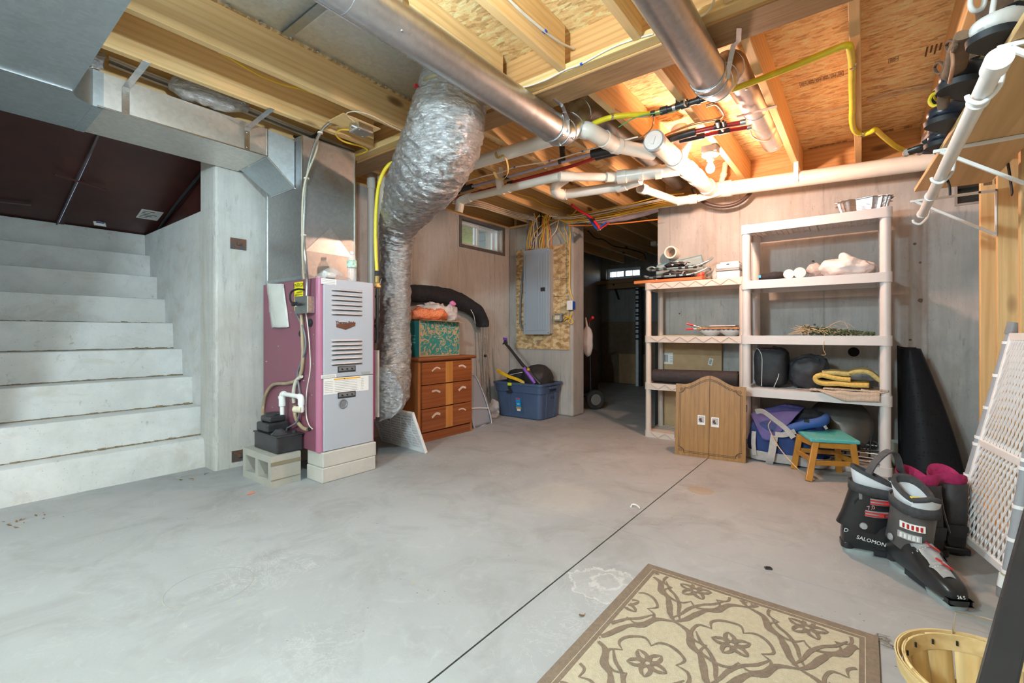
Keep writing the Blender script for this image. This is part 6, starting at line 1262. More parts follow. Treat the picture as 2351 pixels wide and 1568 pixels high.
# ---- on the beige unit
t = thing('wooden_board', 'orange-stained wooden board sticking out past the beige shelf post', 'board', SX(1530, 650, 3.98))
y0 = SX(1612, 650, 3.98).y; y1 = SX(1456, 650, 3.98).y
MB().box(3.97, 4.28, y0, y1, Z1d + .003, Z1d + .031).build('board', wood('orange_board', (.60, .22, .06), (.42, .12, .03), 1, 14, False, .4), t, bevel=.004)
ZB = Z1d + .032
M_SSF = plain('snowshoe_tube', (.30, .42, .46), .3, .6)
def snowshoe(label, dx, dz, s, rot):
    t = thing('snowshoe', label, 'snowshoe', (4.05 + dx, 1.3, ZB + dz), group='snowshoes on the wooden board')
    Y0, Y1 = SX(1625, 640, 4.03).y, SX(1482, 640, 4.03).y; Lc = Y1 - Y0; 
    def fp(u, side):  # outline
        w = .105 * math.sin(math.pi * min(1, .12 + u * .80)) ** .6; return V((4.10 + dx + side * w, Y1 - u * Lc, ZB + dz + .02 + (.05 * (u - .8) / .2 if u > .8 else 0) + (.02 if u < .06 else 0) + side * rot))
    out = [fp(u, -1) for u in (0, .1, .3, .5, .7, .85, .95, 1)] + [fp(u, 1) for u in (1, .95, .85, .7, .5, .3, .1, 0)]
    MB().tube(catmull(out, 5, True), .0095, 10, closed=True).build('tube_frame', M_SSF, t, smooth=60)
    b = MB(); b.add([fp(.15, -.9), fp(.15, .9), fp(.5, .9), fp(.5, -.9), fp(.78, .9), fp(.78, -.9)], [(0, 1, 2, 3), (3, 2, 4, 5)]); b.build('decking', M_CLOTHB, t, solid=.004)
    for u in (.08, .2, .34, .58, .68, .8):
        for sd in (-1, 1):
            p = fp(u, sd); MB().tube([p + V((0, -.014, 0)), p + V((0, .014, 0))], .0125, 10).build('clip', M_BLKP, t, smooth=50)
    q = fp(.45, 0); lump(q + V((0, 0, .028)), (.05, .10, .026), 2, .012, 20, 3 + dx).build('binding', M_BLKP, t, smooth=50)
    strip([q + V((-.05, .02, .02)), q + V((-.02, -.02, .055)), q + V((.03, -.05, .05))], .016, (0, 1, 0), .004).build('binding_strap', M_PVCW, t)
    strip([q + V((-.055, -.09, .015)), q + V((-.03, -.10, .04)), q + V((.03, -.11, .04))], .014, (0, 1, 0), .004).build('binding_strap', M_WIREG, t)
    return t
snowshoe('lower pale-blue snowshoe lying on the wooden board', -.03, .0, 1, .0)
snowshoe('upper pale-blue snowshoe tilted on top of the other', .03, .088, 1, .16 * .1)
t = thing('plastic_tray_lid', 'clear blue-tinted plastic lid propped behind the snowshoes', 'plastic lid', SX(1570, 620, 4.3))
c4q = [SX(1505, 648, 4.26), SX(1622, 648, 4.26), SX(1610, 586, 4.33), SX(1508, 610, 4.33)]
MB().grid(lambda u, v: tuple(c4q[0].lerp(c4q[1], u).lerp(c4q[3].lerp(c4q[2], u), v)), 6, 4).build('lid_panel', clear('blue_clear_plastic', (.45, .62, .66), .15, .45), t, solid=.004)
MB().tube([c4q[3], c4q[2], c4q[1]], .005, 8).build('lid_edge', clear('blue_edge', (.12, .38, .42), .2, .9), t, smooth=50)
t = thing('red_candle_jar', 'small red and white jar behind the snowshoes', 'jar', SX(1612, 640, 4.12)); q = SX(1609, 645, 4.14)
MB().lathe([(0, 0), (.03, 0), (.033, .02), (.033, .07), (.028, .085)], (q.x, q.y, Z1d + .003), 18, None, True, True).build('jar_body', plain('red_print', (.6, .10, .06), .4, 0, .6, 40), t, smooth=50); MB().lathe([(.034, .0), (.034, .018), (0, .018)], (q.x, q.y, Z1d + .086), 18).build('jar_lid', clear('jar_clear', (.8, .8, .8), .1, .6), t, smooth=50)
t = thing('white_box', 'white cardboard box on the beige shelf top', 'box', SX(1680, 640, 4.1)); ya, yb2 = SX(1707, 640, 4.08).y, SX(1646, 640, 4.08).y
ya = max(ya, .80)
MB().box(4.08, 4.27, ya, yb2, Z1d + .002, Z1d + .072).build('carton', M_PAPER, t, bevel=.003)
t = thing('white_router', 'flat white electronic device on the white box', 'electronics', SX(1680, 612, 4.1))
MB().box(4.07, 4.26, ya, yb2 + .01, Z1d + .074, Z1d + .090).build('base_tray', plain('grey_edge', (.25, .27, .27), .4), t, bevel=.004); MB().box(4.07, 4.26, ya, yb2 + .005, Z1d + .0905, Z1d + .135).build('shell', M_PVCW, t, bevel=.012, seg=3); MB().box(4.10, 4.25, ya + .01, yb2 - .02, Z1d + .1355, Z1d + .150).build('top_tray', M_PVCW, t, bevel=.004)
MB().obox((4.069, (ya + yb2) / 2, Z1d + .125), (.003, .022, .01)).build('logo_plate', M_INK, t)
lump((4.09, yb2 + .018, Z1d + .06), (.03, .02, .05), 1.7, .015, 14, 2).build('plastic_wrap', clear('clear_film', (.85, .80, .78), .15, .35), t, smooth=50)
# middle shelf: plates, placemats, skewers
def plate(label, y, z, r, grp):
    t = thing('serving_bowl', label, 'bowl', (4.07, y, z), group=grp)
    MB().lathe([(0, 0), (r * .45, 0), (r * .5, .006), (r * .85, .03), (r, .045), (r * 1.0, .052), (r * .94, .047), (r * .5, .014), (0, .012)], (4.07, y, z), 36).build('bowl_body', M_PVCW, t, smooth=50)
    MB().lathe([(r * .985, .0445), (r * 1.006, .047), (r * 1.006, .0535), (r * .96, .0535)], (4.07, y, z), 36).build('blue_rim', (lambda tt: tt.done(tt.ramp(tt.wave(9, None, 0, 0, 'Y'), [(.45, (.06, .16, .55)), (.55, (.62, .66, .68))]), .3))(NT('blue_check_rim')), t, smooth=50)
    return t
ypl = SX(1632, 765, 3.95).y
plate('left shallow white bowl with a blue-checked rim on the beige shelf', 1.015, Z1c, .098, 'bowls on the beige shelf'); plate('right shallow white bowl with a blue-checked rim on the beige shelf', .862, Z1c + .0005, .098, 'bowls on the beige shelf') 
t = thing('woven_placemats', 'stack of brown woven placemats on the bowls', 'placemat', (4.07, .94, Z1c + .055))
for k in range(2): MB().obox((4.07, .94 - .01 * k, Z1c + .0595 + .008 * k), (.24, .33 - .03 * k, .007)).build('placemat', plain('wicker_%d' % k, ((.50, .24, .08), (.42, .20, .08))[k], .8, 0, .4, 60, .6, 180), t)
t = thing('flat_folders', 'flat pale folders lying on the placemats', 'folder', (4.05, .9, Z1c + .07)); MB().obox((4.05, .915, Z1c + .0755), (.16, .26, .006), Matrix.Rotation(.1, 3, 'Z')).build('dark_folder', plain('dark_grey_card', (.12, .11, .11), .5), t); MB().obox((4.03, .90, Z1c + .0835), (.14, .20, .008), Matrix.Rotation(-.08, 3, 'Z')).build('pink_folder', plain('pinkish_card', (.60, .48, .45), .5), t)
t = thing('tongs', 'red-handled tongs sticking out beyond the bowls', 'tongs', SX(1585, 750, 3.98))
for a_, b_, c_ in (((1577, 743), (1592, 747), (1625, 757)), ((1575, 756), (1592, 755), (1625, 757))):
    MB().tube([SX(*a_, 3.98), SX(*b_, 3.99)], .008, 8).build('red_handle', M_REDC, t, smooth=50); MB().tube([SX(*b_, 3.99), SX(*c_, 4.02)], .005, 8).build('arm', M_STEEL, t, smooth=50)
t = tag(MB().box(4.0, 4.27, 1.05, 1.42, Z1c + .001, Z1c + .006).build('green_cutting_mat', plain('olive_mat', (.42, .40, .18), .7), bevel=.001), 'thin olive mat lying on the beige middle shelf', 'mat')
# lower shelf: black roll, cartons behind
t = thing('rolled_black_mat', 'rolled black rubber mat lying on the beige lower shelf', 'mat', (4.05, 1.15, Z1b))
y0 = .80; y1 = SX(1499, 868, 4.03).y; y1 = min(y1, 1.49)
MB().tube([(4.03, y0, Z1b + .068), (4.03, y1, Z1b + .060)], [.066, .058], 28).build('mat_roll', plain('ribbed_black', (.030, .024, .026), .7, 0, .3, 60, .6, 240), t, smooth=50)
for k in range(3): MB().tube(catmull([(4.03 + (.02 + .016 * k) * math.cos(a), y0 - .001, Z1b + .068 + (.02 + .016 * k) * math.sin(a)) for a in [i * 2 * math.pi / 10 for i in range(10)]], 3, True), .002, 5, closed=True).build('spiral_edge', plain('roll_edge_brown', (.16, .11, .08), .8), t)
MB().box(3.99, 4.16, y0 + .05, y1 + .0, Z1b + .001, Z1b + .006).build('mat_tail', M_BLACK, t)
t = thing('tall_carton', 'tall flat cardboard carton stood between the beige shelf and the wall', 'cardboard box', (4.34, 1.25, 0))
ya = SX(1657, 830, 4.325).y; yb2 = SX(1512, 830, 4.325).y
MB().box(4.322, 4.368, ya, yb2, 0.002, .885).build('carton', M_CARD, t, bevel=.003)
a = SX(1519, 835, 4.321); c = SX(1545, 810, 4.321); lb = MB().box(4.3205, 4.3215, c.y, a.y, a.z, c.z).build('shipping_label', M_PAPER, t)
for k in range(6): MB().box(4.3198, 4.3204, a.y - .03 - .006 * k, a.y - .026 - .006 * k - .002 * (k % 2), a.z + .02, c.z - .02).build('barcode_bar', M_INK, lb)
for k in range(4): MB().box(4.3198, 4.3204, a.y - .12, a.y - .08, a.z + .02 + .015 * k, a.z + .025 + .015 * k).build('print_line', M_GREYPR, lb)
a = SX(1626, 838, 4.321); l2 = MB().obox((4.3205, a.y - .02, a.z + .03), (.001, .035, .06), Matrix.Rotation(.25, 3, 'X')).build('shipping_label', M_PAPER, t); MB().obox((4.3197, a.y - .02, a.z + .03), (.0008, .022, .045), Matrix.Rotation(.25, 3, 'X')).build('print_block', M_GREYPR, l2)
MB().box(4.3215, 4.3222, ya, yb2, .50, .58).build('tape_band', plain('brown_tape', (.24, .14, .07), .4), t)
tag(MB().box(4.325, 4.36, yb2 + .005, yb2 + .035, .004, .88).build('folded_black_easel', M_BLACK), 'narrow folded black easel edge beside the tall carton', 'easel')
# dartboard cabinet
t = thing('dartboard_cabinet', 'arched oak dartboard cabinet stood on the floor before the shelves', 'cabinet', (3.54, .9, 0))
ca = SZ(1549, 1043, 0); cbp = SZ(1712, 1064, 0); u_ = (cbp - ca); WC = u_.length; u_.normalize(); nb = V((-u_.y, u_.x, 0)); nb = nb if nb.x > 0 else -nb
vv = (V((0, 0, 1)) + nb * .10).normalized(); Mc = frame(ca, u_, vv)   # local x right, y up, z toward viewer?
nz = (Mc.to_3x3() @ V((0, 0, 1))); sgn = 1 if nz.x < 0 else -1
M_OAK = wood('oak_veneer', (.37, .185, .045), (.26, .12, .028), 2, 22, False, .45)
def archz(u): # height at fraction u
    HS, HC = .535, .605; d = abs(u - .5) / .5
    if d > .74: return HS
    k = d / .74; return HS + (HC - HS) * (0.5 + .5 * math.cos(math.pi * k))
def door(u0, u1, name):
    n = 14; top = [(WC * (u0 + (u1 - u0) * i / n), archz(u0 + (u1 - u0) * i / n)) for i in range(n + 1)]
    poly = [(WC * u0, 0), (WC * u1, 0)] + top[::-1]
    return MB().prism([(x, y + .001, 0) for x, y in poly], (0, 0, -sgn * .02)).xf(Mc).build(name, M_OAK, t)
dl = door(0, .4975, 'door'); dr_ = door(.5025, 1, 'door')
n = 24; top = [(WC * i / n, archz(i / n)) for i in range(n + 1)]
MB().prism([(x, y + .001, -sgn * .021) for x, y in [(0.004, .002), (WC - .004, .002)] + [(min(max(x, .004), WC - .004), y - .004) for x, y in top[::-1]]], (0, 0, -sgn * .06)).xf(Mc).build('cabinet_case', M_OAK, t)
M_GROOVE = plain('dark_groove', (.10, .05, .03), .7)
def gline(pts, par, closed=False): MB().tube([Mc @ V((x, y, sgn * .0004)) for x, y in pts], .0016, 5).build('carved_line', M_GROOVE, par)
for off in (.026, .036):
    for side, par in ((0, dl), (1, dr_)):
        def mx(x): return x if side == 0 else WC - x
        k = .065
        gline([(mx(off), k + .0), (mx(off), .535 - k)], par)
        gline([(mx(k), off), (mx(WC * .495), off)], par)
        m_ = 12; gline([(mx(k + (WC * .495 - k) * i / m_), archz((k + (WC * .495 - k) * i / m_) / WC) - off) for i in range(m_ + 1)], par)
        for cy_, s in ((off, 1), (.535 - off, -1)):
            cxx, cyy = off - .005, cy_ - .005 * s
            rad = k - off + .005; gline([(mx(cxx + rad * math.sin(a)), cyy + s * rad * math.cos(a)) for a in [i * math.pi / 2 / 8 for i in range(9)]], par)
    if off == .026:
        for side, par in ((0, dl), (1, dr_)):
            for cy_ in (.042, .535 - .042):
                gline([((.042 + .016 * (1 - i / 20) * math.cos(i * .62)) if side == 0 else WC - (.042 + .016 * (1 - i / 20) * math.cos(i * .62)), cy_ + .016 * (1 - i / 20) * math.sin(i * .62)) for i in range(20)], par)
for par, (pu, pv) in ((dl, (.385, .275)), (dr_, (.58, .268))):
    x = WC * pu; st_ = MB().box(x - .026, x + .026, pv - .035, pv + .035, sgn * .0002, sgn * .0012).xf(Mc).build('sticker', M_PAPER, par)
    MB().box(x - .020, x + .020, pv - .018, pv + .028, sgn * .0012, sgn * .0016).xf(Mc).build('sticker_ground', plain('sticker_grey', (.42, .40, .40), .5, 0, .3, 90), st_); MB().tube([Mc @ V((x - .004 + .006 * math.cos(i * 1.1), pv - .012 + .005 * i, sgn * .002)) for i in range(6)], [.006, .009, .007, .008, .009, .004], 7).build('sticker_blot', plain('sticker_brown', (.12, .06, .06), .6), st_)
for yy in (.12, .36): MB().box(WC + .0002, WC + .006, yy, yy + .05, -sgn * .012, -sgn * .03).xf(Mc).build('hinge', M_DARKMET, t, bevel=.001); MB().box(-.006, -.0002, yy, yy + .05, -sgn * .012, -sgn * .03).xf(Mc).build('hinge', M_DARKMET, t, bevel=.001)
# ---- on the white unit
t = thing('foil_roasting_pan', 'crinkled foil roasting pan on the top white shelf', 'foil pan', (3.98, .03, Z2e))
ya, yb2 = SX(2043, 470, 3.86).y - .0, SX(1925, 470, 3.86).y
def panring(f, z, n=72): 
    cy_ = (ya + yb2) / 2; out = []
    for i in range(n):
        a = 2 * math.pi * i / n; c_, s_ = math.cos(a), math.sin(a); e = .45; w = .010 * math.sin(i * math.pi / 2) if 0 < f < 1.2 else 0
        out.append((3.99 + (.125 + w) * f * math.copysign(abs(c_) ** e, c_), cy_ + ((yb2 - ya) / 2 + w) * f * math.copysign(abs(s_) ** e, s_), Z2e + z + (.012 * s_ * 0)))
    return out
loft([panring(.80, .002), panring(.84, .01), panring(.93, .055), panring(1.0, .094), panring(1.10, .098), panring(1.11, .094)], True).noise(.0025, 40, 2).build('pan', foil('pan_foil', 40, .25), t, smooth=35, solid=.0012)
t = thing('black_pouch', 'folded black pouch with a blue tab on the second white shelf', 'pouch', SX(1770, 630, 3.95)); q = SX(1775, 632, 3.92)
lump((q.x + .06, q.y, Z2d + .033), (.10, .10, .033), 3, .008, 12, 3, flat=Z2d + .002).build('pouch_body', M_CLOTHB, t, smooth=50); MB().obox((q.x - .04, q.y + .085, Z2d + .035), (.005, .02, .02)).build('blue_tab', plain('cyan_tab', (.05, .38, .62), .5), t)
def cup(label, px, py, d, r, L_, tilt, mt):
    t = thing('lidded_cup', label, 'cup', SX(px, py, 3.9), group='cups on the second white shelf'); q = SX(px, py, 3.86)
    ax = V((1, tilt, 0)).normalized(); c0 = V((q.x, q.y, Z2d + r + .002))
    MB().tube([c0, c0 + ax * L_], [r, r * .8], 24).build('cup_body', mt, t, smooth=50)
    MB().tube([c0 - ax * .012, c0], [r * .96, r * 1.04], 24).build('cup_lid', M_PVCW, t, smooth=50)
    return t
cup('left white-capped cup lying on the second white shelf', 1811, 628, 0, .034, .12, .25, clear('brown_plastic', (.30, .20, .17), .2, .75))
cup('brown-speckled cup with a white cap on the second white shelf', 1836, 624, 0, .038, .14, .2, plain('brown_speckle', (.20, .11, .07), .3, 0, .6, 50))
t = thing('clear_bag_of_cups', 'clear plastic bag of cups between the brown cup and the white sack', 'bag', SX(1868, 620, 3.95)); q = SX(1872, 628, 3.93)
lump((q.x + .03, q.y, Z2d + .048), (.09, .055, .047), 2, .02, 11, 6, flat=Z2d + .002, folds=.004).build('bag_film', clear('cup_bag_film', (.72, .62, .58), .15, .6), t, smooth=50)
t = thing('white_plastic_sack', 'knotted white plastic sack drooping over the second white shelf edge', 'bag', SX(1945, 620, 3.88)); q = SX(1943, 625, 3.9)
lump((q.x + .02, q.y, Z2d + .055), (.13, .17, .075), 1.7, .03, 8, 12, flat=Z2d - .02, folds=.008, nu=56, nv=34).build('sack_film', clear('white_sack_film', (.82, .76, .75), .35, .93), t, smooth=60)
MB().tube(catmull([(q.x - .03, q.y - .01, Z2d + .11), (q.x - .04, q.y + .02, Z2d + .15), (q.x - .03, q.y + .035, Z2d + .12)], 6), [.03, .012, .008], 12).noise(.006, 30, 3).build('sack_knot', clear('white_sack_film', (.82, .76, .75), .35, .93), t, smooth=60)
t = thing('paper_cup_stack', 'sleeve of white paper cups lying at the right end of the second white shelf', 'cup', SX(2005, 605, 3.9)); q = SX(1997, 599, 3.9)
c0 = V((3.88, -.02, Z2d + .085)); 
MB().tube([(3.90, .035, Z2d + .044), (4.06, -.03, Z2d + .044)], [.043, .043], 24).build('plastic_sleeve', clear('sleeve_film', (.60, .54, .44), .15, .7), t, smooth=50)
MB().tube([(3.875, .035, Z2d + .055), (3.90, .02, Z2d + .052)], [.040, .043], 24).build('white_cup', M_PVCW, t, smooth=50); MB().obox((3.93, .06, Z2d + .085), (.04, .05, .01)).build('blue_label', plain('navy_label', (.05, .05, .35), .5), t)
# wreath on third shelf
t = thing('dried_wreath', 'flattened green wreath with raffia straws on the third white shelf', 'wreath', SX(1920, 768, 3.85)); r3 = random.Random(11)
b = MB(); wy0, wy1 = SX(2008, 765, 3.88).y, SX(1842, 765, 3.88).y
for k in range(520):
    u = r3.random(); y = wy1 + (wy0 - wy1) * u; hgt = .065 * (1 - u * .75); c = V((3.92 + r3.uniform(-.09, .09), y, Z2c + .004 + r3.random() * hgt))
    a = V((r3.uniform(-1, 1), r3.uniform(-1, 1), r3.uniform(-.6, .9))).normalized() * r3.uniform(.008, .016); d = a.orthogonal().normalized() * .007; b.add([c - a, c + d, c + a, c - d], [(0, 1, 2, 3)])
stuff(b.build('leaves', plain('wreath_green', (.055, .09, .045), .6, 0, .5, 40), t))
b = MB()
for k in range(46):
    y = wy1 - r3.random() ** 2 * (wy1 - wy0) * .9 + .02; p = V((3.87 + r3.uniform(-.05, .06), y, Z2c + .01 + r3.random() * .05)); d = V((r3.uniform(-.3, .1), r3.uniform(-.6, 1), r3.uniform(-.3, .35))).normalized() * r3.uniform(.03, .09)
    b.tube([p, p + d * .5 + V((0, 0, .004)), p + d], .0013, 5)
stuff(b.build('raffia', plain('raffia_straw', (.62, .45, .25), .7), t))
for pts in ([(1905, 747), (1930, 737), (1943, 745), (1949, 762)], [(1893, 765), (1891, 785), (1890, 800), (1895, 814), (1886, 815)], [(1826, 747), (1845, 751), (1870, 750)], [(1818, 763), (1840, 760), (1858, 757)]): MB().tube(catmull([SX(x, y, 3.765) if y > 770 else SX(x, y, 3.86) for x, y in pts], 5), .0017, 6).build('loose_straw', plain('raffia_straw', (.62, .45, .25), .7), t, smooth=60)
# fourth shelf: two black bags, towel, blanket
t = thing('black_backpack', 'boxy black bag with white piping on the fourth white shelf', 'bag', SX(1765, 885, 3.95)); ya, yb2 = SX(1806, 860, 3.88).y, SX(1727, 860, 3.88).y; yc = (ya + yb2) / 2; hw = (yb2 - ya) / 2
hz = (SX(1765, 801, 3.88).z - Z2b) / 2
lump((3.99, yc, Z2b + hz + .004), (.13, hw, hz), 4.0, .010, 8, 3, flat=Z2b + .003).build('bag_body', plain('bag_black_a', (.022, .024, .030), .65, 0, .3, 20, .3, 150), t, smooth=60)
M_PIPE = plain('white_piping', (.60, .62, .64), .4)
MB().tube(catmull([(3.862, yc + hw * .42, Z2b + .01), (3.855, yc + hw * .38, Z2b + hz), (3.862, yc + hw * .40, Z2b + hz * 1.6), (3.885, yc + hw * .60, Z2b + hz * 1.93), (3.92, yc + hw * .8, Z2b + hz * 2.0)], 6), .0028, 6).build('piping', M_PIPE, t, smooth=60)
MB().tube(catmull([(3.866, yc - hw * .30, Z2b + .008), (3.860, yc - hw * .52, Z2b + hz * .5), (3.865, yc - hw * .58, Z2b + hz * .75)], 6), .0028, 6).build('piping', M_PIPE, t, smooth=60)
MB().tube(catmull([(3.93, yc - hw * .1, Z2b + 2 * hz), (3.93, yc - hw * .25, Z2b + 2 * hz + .015), (3.93, yc - hw * .45, Z2b + 2 * hz)], 6), .007, 6).build('carry_handle', M_CLOTHB, t, smooth=60)
t = thing('black_stuff_sack', 'slouched charcoal stuff sack beside the boxy bag', 'bag', SX(1855, 885, 3.95)); ya, yb2 = SX(1900, 860, 3.88).y, SX(1807, 860, 3.88).y; yc = (ya + yb2) / 2; hw = (yb2 - ya) / 2; hz = (SX(1850, 817, 3.88).z - Z2b) / 2
lump((3.98, yc, Z2b + hz + .004), (.13, hw, hz), 2.9, .028, 6, 7, flat=Z2b + .003, folds=.004, nu=56, nv=34).build('sack_body', plain('sack_charcoal', (.040, .043, .052), .6, 0, .25, 20, .25, 150), t, smooth=60)
b = MB(); MB().tube(catmull([(3.90, yc + hw * .6, Z2b + hz * 1.75), (3.90, yc, Z2b + hz * 2.0), (3.90, yc - hw * .6, Z2b + hz * 1.75)], 8), .012, 8).noise(.006, 60, 3).build('gathered_edge', M_CLOTHB, t, smooth=50)
MB().tube(catmull([(3.83, yc + hw * .5, Z2b + .008), (3.82, yc, Z2b + .010), (3.815, yc - hw * .4, Z2b + .014)], 8), .004, 6).build('draw_cord', plain('grey_cord_b', (.35, .34, .34), .6), t, smooth=60); MB().obox((3.815, yc - hw * .45, Z2b + .016), (.015, .018, .015)).build('cord_lock', plain('cord_lock', (.4, .38, .38), .4), t, bevel=.003)
M_TOWEL = plain('yellow_towel', (.72, .50, .14), .95, 0, .15, 60, .9, 260)
M_TOWEL2 = plain('olive_towel', (.52, .44, .18), .95, 0, .2, 60, .9, 260)
t = thing('yellow_towel', 'folded yellow towel on the fourth white shelf', 'towel', SX(1950, 880, 3.85))
ty0, ty1 = SX(2022, 880, 3.84).y, SX(1875, 880, 3.84).y; zt_ = Z2b + .05
def sheet(path, x0, x1, mat, name, parent, th, nz_=.003, seed=1, nsub=8):   # a folded cloth: path in (y,z), extruded along x
    P = catmull([V((0, y, z)) for y, z in path], nsub); b = MB(); m = 12; vs = []; fs = []
    for p in P:
        for k in range(m + 1): vs.append((x0 + (x1 - x0) * k / m, p.y, p.z))
    for i in range(len(P) - 1):
        for k in range(m): fs.append((i*(m+1)+k, i*(m+1)+k+1, (i+1)*(m+1)+k+1, (i+1)*(m+1)+k))
    b.add(vs, fs).noise(nz_, 14, seed); return b.build(name, mat, parent, smooth=60, solid=th)
sheet([(ty0 + .06, zt_ + .012), (ty1 - .10, zt_ + .012), (ty1 - .02, zt_ + .014), (ty1 + .005, zt_ + .045), (ty1 - .03, zt_ + .066), (ty1 - .12, zt_ + .05), (ty0 + .16, zt_ + .045)], 3.80, 4.05, M_TOWEL, 'towel_fold', t, .030, .005, 3)
sheet([(ty1 - .03, zt_ + .082), (ty1 - .10, zt_ + .084), (ty1 - .18, zt_ + .080), (ty0 + .16, zt_ + .085), (ty0 + .11, zt_ + .10), (ty0 + .06, zt_ + .095), (ty0 + .01, zt_ + .05), (ty0 - .01, zt_ + .035)], 3.81, 4.06, M_TOWEL2, 'towel_fold', t, .026, .005, 5)
M_WAF = NT('waffle_blanket'); _w = M_WAF.voro(150, None, 'F1', 'Distance', 0.0); M_WAF = M_WAF.done(M_WAF.ramp(_w, [(.2, (.70, .60, .50)), (.55, (.44, .35, .27))]), .95, 0, M_WAF.bump(_w, .8, .004))
t = thing('waffle_blanket', 'cream waffle-weave blanket hanging over the fourth white shelf edge', 'blanket', SX(1960, 905, 3.8))
by0, by1 = SX(2030, 905, 3.78).y, SX(1858, 905, 3.78).y
sheet([(by0, Z2b + .010), (by1 - .05, Z2b + .010), (by1 + .0, Z2b + .012)], 3.79, 4.10, M_WAF, 'blanket_layer', t, .010, .003, 3)
sheet([(by0 - .0, Z2b + .026), (by1 - .12, Z2b + .026), (by1 - .08, Z2b + .024)], 3.78, 4.10, M_WAF, 'blanket_layer', t, .010, .004, 6)
sheet([(by0 + .02, Z2b + .042), (by0 - .02, Z2b + .034), (by0 + .02, Z2b + .024), (by0 + .12, Z2b + .03)], 3.78, 4.05, M_WAF, 'blanket_fold', t, .012, .004, 9)
def drape(u, v): 
    y = by1 - .04 + (by0 + .02 - by1 + .04) * u; drop = (.075 * min(1, u * 2.2) * (1 - .25 * u)) * v; return (3.772 - .012 * math.sin(v * 1.5), y, Z2b + .020 - drop)
MB().grid(drape, 30, 8).noise(.003, 16, 2).build('hanging_edge', M_WAF, t, smooth=60, solid=.006)
# bottom: duffel
t = thing('blue_duffel_bag', 'open blue and purple canvas duffel with grey straps on the floor under the white shelf', 'bag', SZ(1800, 1060, 0))
M_NAVY = plain('navy_canvas', (.018, .045, .17), .75, 0, .2, 14, .3, 160); M_PURP = plain('violet_canvas', (.07, .07, .23), .75, 0, .15, 14, .3, 160); M_WEB = plain('grey_webbing', (.46, .43, .42), .8, 0, .1, 40, .4, 200)
dq = [SZ(1730, 1062, 0), SZ(1880, 1050, 0)]
dcx, dcy = 3.86, .43
def dr2(px, py, x): return SX(px, py, x)
lump((dcx, dcy, .155), (.20, .255, .155), 3.2, .018, 6, 4, flat=.004, folds=.003, nu=64, nv=36).build('bag_body', M_NAVY, t, smooth=60)
loft([[(x, y, z) for x, y in rrect(dcx - .19 - d, dcx + .19 + d, dcy - .245 - d, dcy + .245 + d, .10)] for z, d in ((.004, -.03), (.012, 0), (.075, .012), (.078, .006))], True).noise(.005, 9, 3).build('base_panel', M_WEB, t, smooth=50)
flp = [dr2(1722, 950, 3.74), dr2(1760, 940, 3.70), dr2(1850, 932, 3.78), dr2(1895, 952, 3.95)]
def flap(u, v):
    top = catmull([dr2(1723, 950, 3.78), dr2(1760, 938, 3.86), dr2(1808, 928, 3.93), dr2(1850, 936, 4.0)], 8); bot = catmull([dr2(1750, 1008, 3.635), dr2(1772, 1010, 3.63), dr2(1800, 985, 3.64), dr2(1838, 946, 3.80)], 8)
    i = u * (len(top) - 1); k = min(int(i), len(top) - 2); f = i - k; a = top[k].lerp(top[k+1], f); c_ = bot[k].lerp(bot[k+1], f); p = a.lerp(c_, v); return p + V((-.03, 0, .012)) * math.sin(math.pi * v)
MB().grid(flap, 20, 16).noise(.006, 10, 2).build('flap', M_PURP, t, smooth=60, solid=.008)
lump((3.93, .33, .315), (.10, .16, .05), 2.2, .025, 10, 9).build('stuffed_contents', M_CLOTHB, t, smooth=60)
MB().tube(catmull([dr2(1898, 955, 3.85), dr2(1888, 968, 3.72), dr2(1850, 975, 3.68), dr2(1815, 985, 3.655), dr2(1795, 1000, 3.65)], 6), [.02, .035, .03, .03, .02], 10).build('opening_hem', plain('blue_hem', (.02, .08, .30), .7), t, smooth=60)
strip([dr2(1735, 945, 3.70), dr2(1752, 945, 3.66), dr2(1780, 965, 3.62), dr2(1805, 985, 3.60), dr2(1822, 1005, 3.60)], .035, (0, .4, 1), .004).build('strap', M_WEB, t)
strip([dr2(1778, 1000, 3.63), dr2(1775, 1020, 3.625), dr2(1770, 1050, 3.625), dr2(1765, 1066, 3.66)], .045, (0, 1, 0), .004).build('strap', M_WEB, t)
strip([dr2(1731, 990, 3.68), dr2(1730, 1020, 3.66), dr2(1733, 1045, 3.66)], .03, (.3, 1, 0), .004).build('strap', M_WEB, t)
strip([dr2(1780, 997, 3.625), dr2(1800, 998, 3.62), dr2(1826, 990, 3.63)], .035, (0, 0, 1), .004).build('strap', M_WEB, t)
strip([dr2(1878, 976, 3.72), dr2(1888, 972, 3.70), dr2(1898, 985, 3.70)], .02, (0, .5, 1), .004).build('strap', M_WEB, t)
MB().obox(dr2(1852, 967, 3.66), (.004, .03, .02)).build('logo_tab', M_CLOTHB, t)
t = thing('raffia_string', 'pale straw string trailing from the duffel to the floor by the stool', 'string', SZ(1848, 1092, 0))
MB().tube(catmull([dr2(1770, 966, 3.585), dr2(1764, 978, 3.58), dr2(1772, 998, 3.585), dr2(1785, 1022, 3.58), dr2(1805, 1048, 3.50), dr2(1830, 1075, 3.40), SZ(1850, 1095, .003)], 8), .003, 6).build('string', plain('raffia_straw', (.62, .45, .25), .7), t, smooth=60); MB().obox(dr2(1783, 1021, 3.58), (.01, .012, .012)).noise(.004, 60).build('knot', plain('raffia_straw', (.62, .45, .25), .7), t)
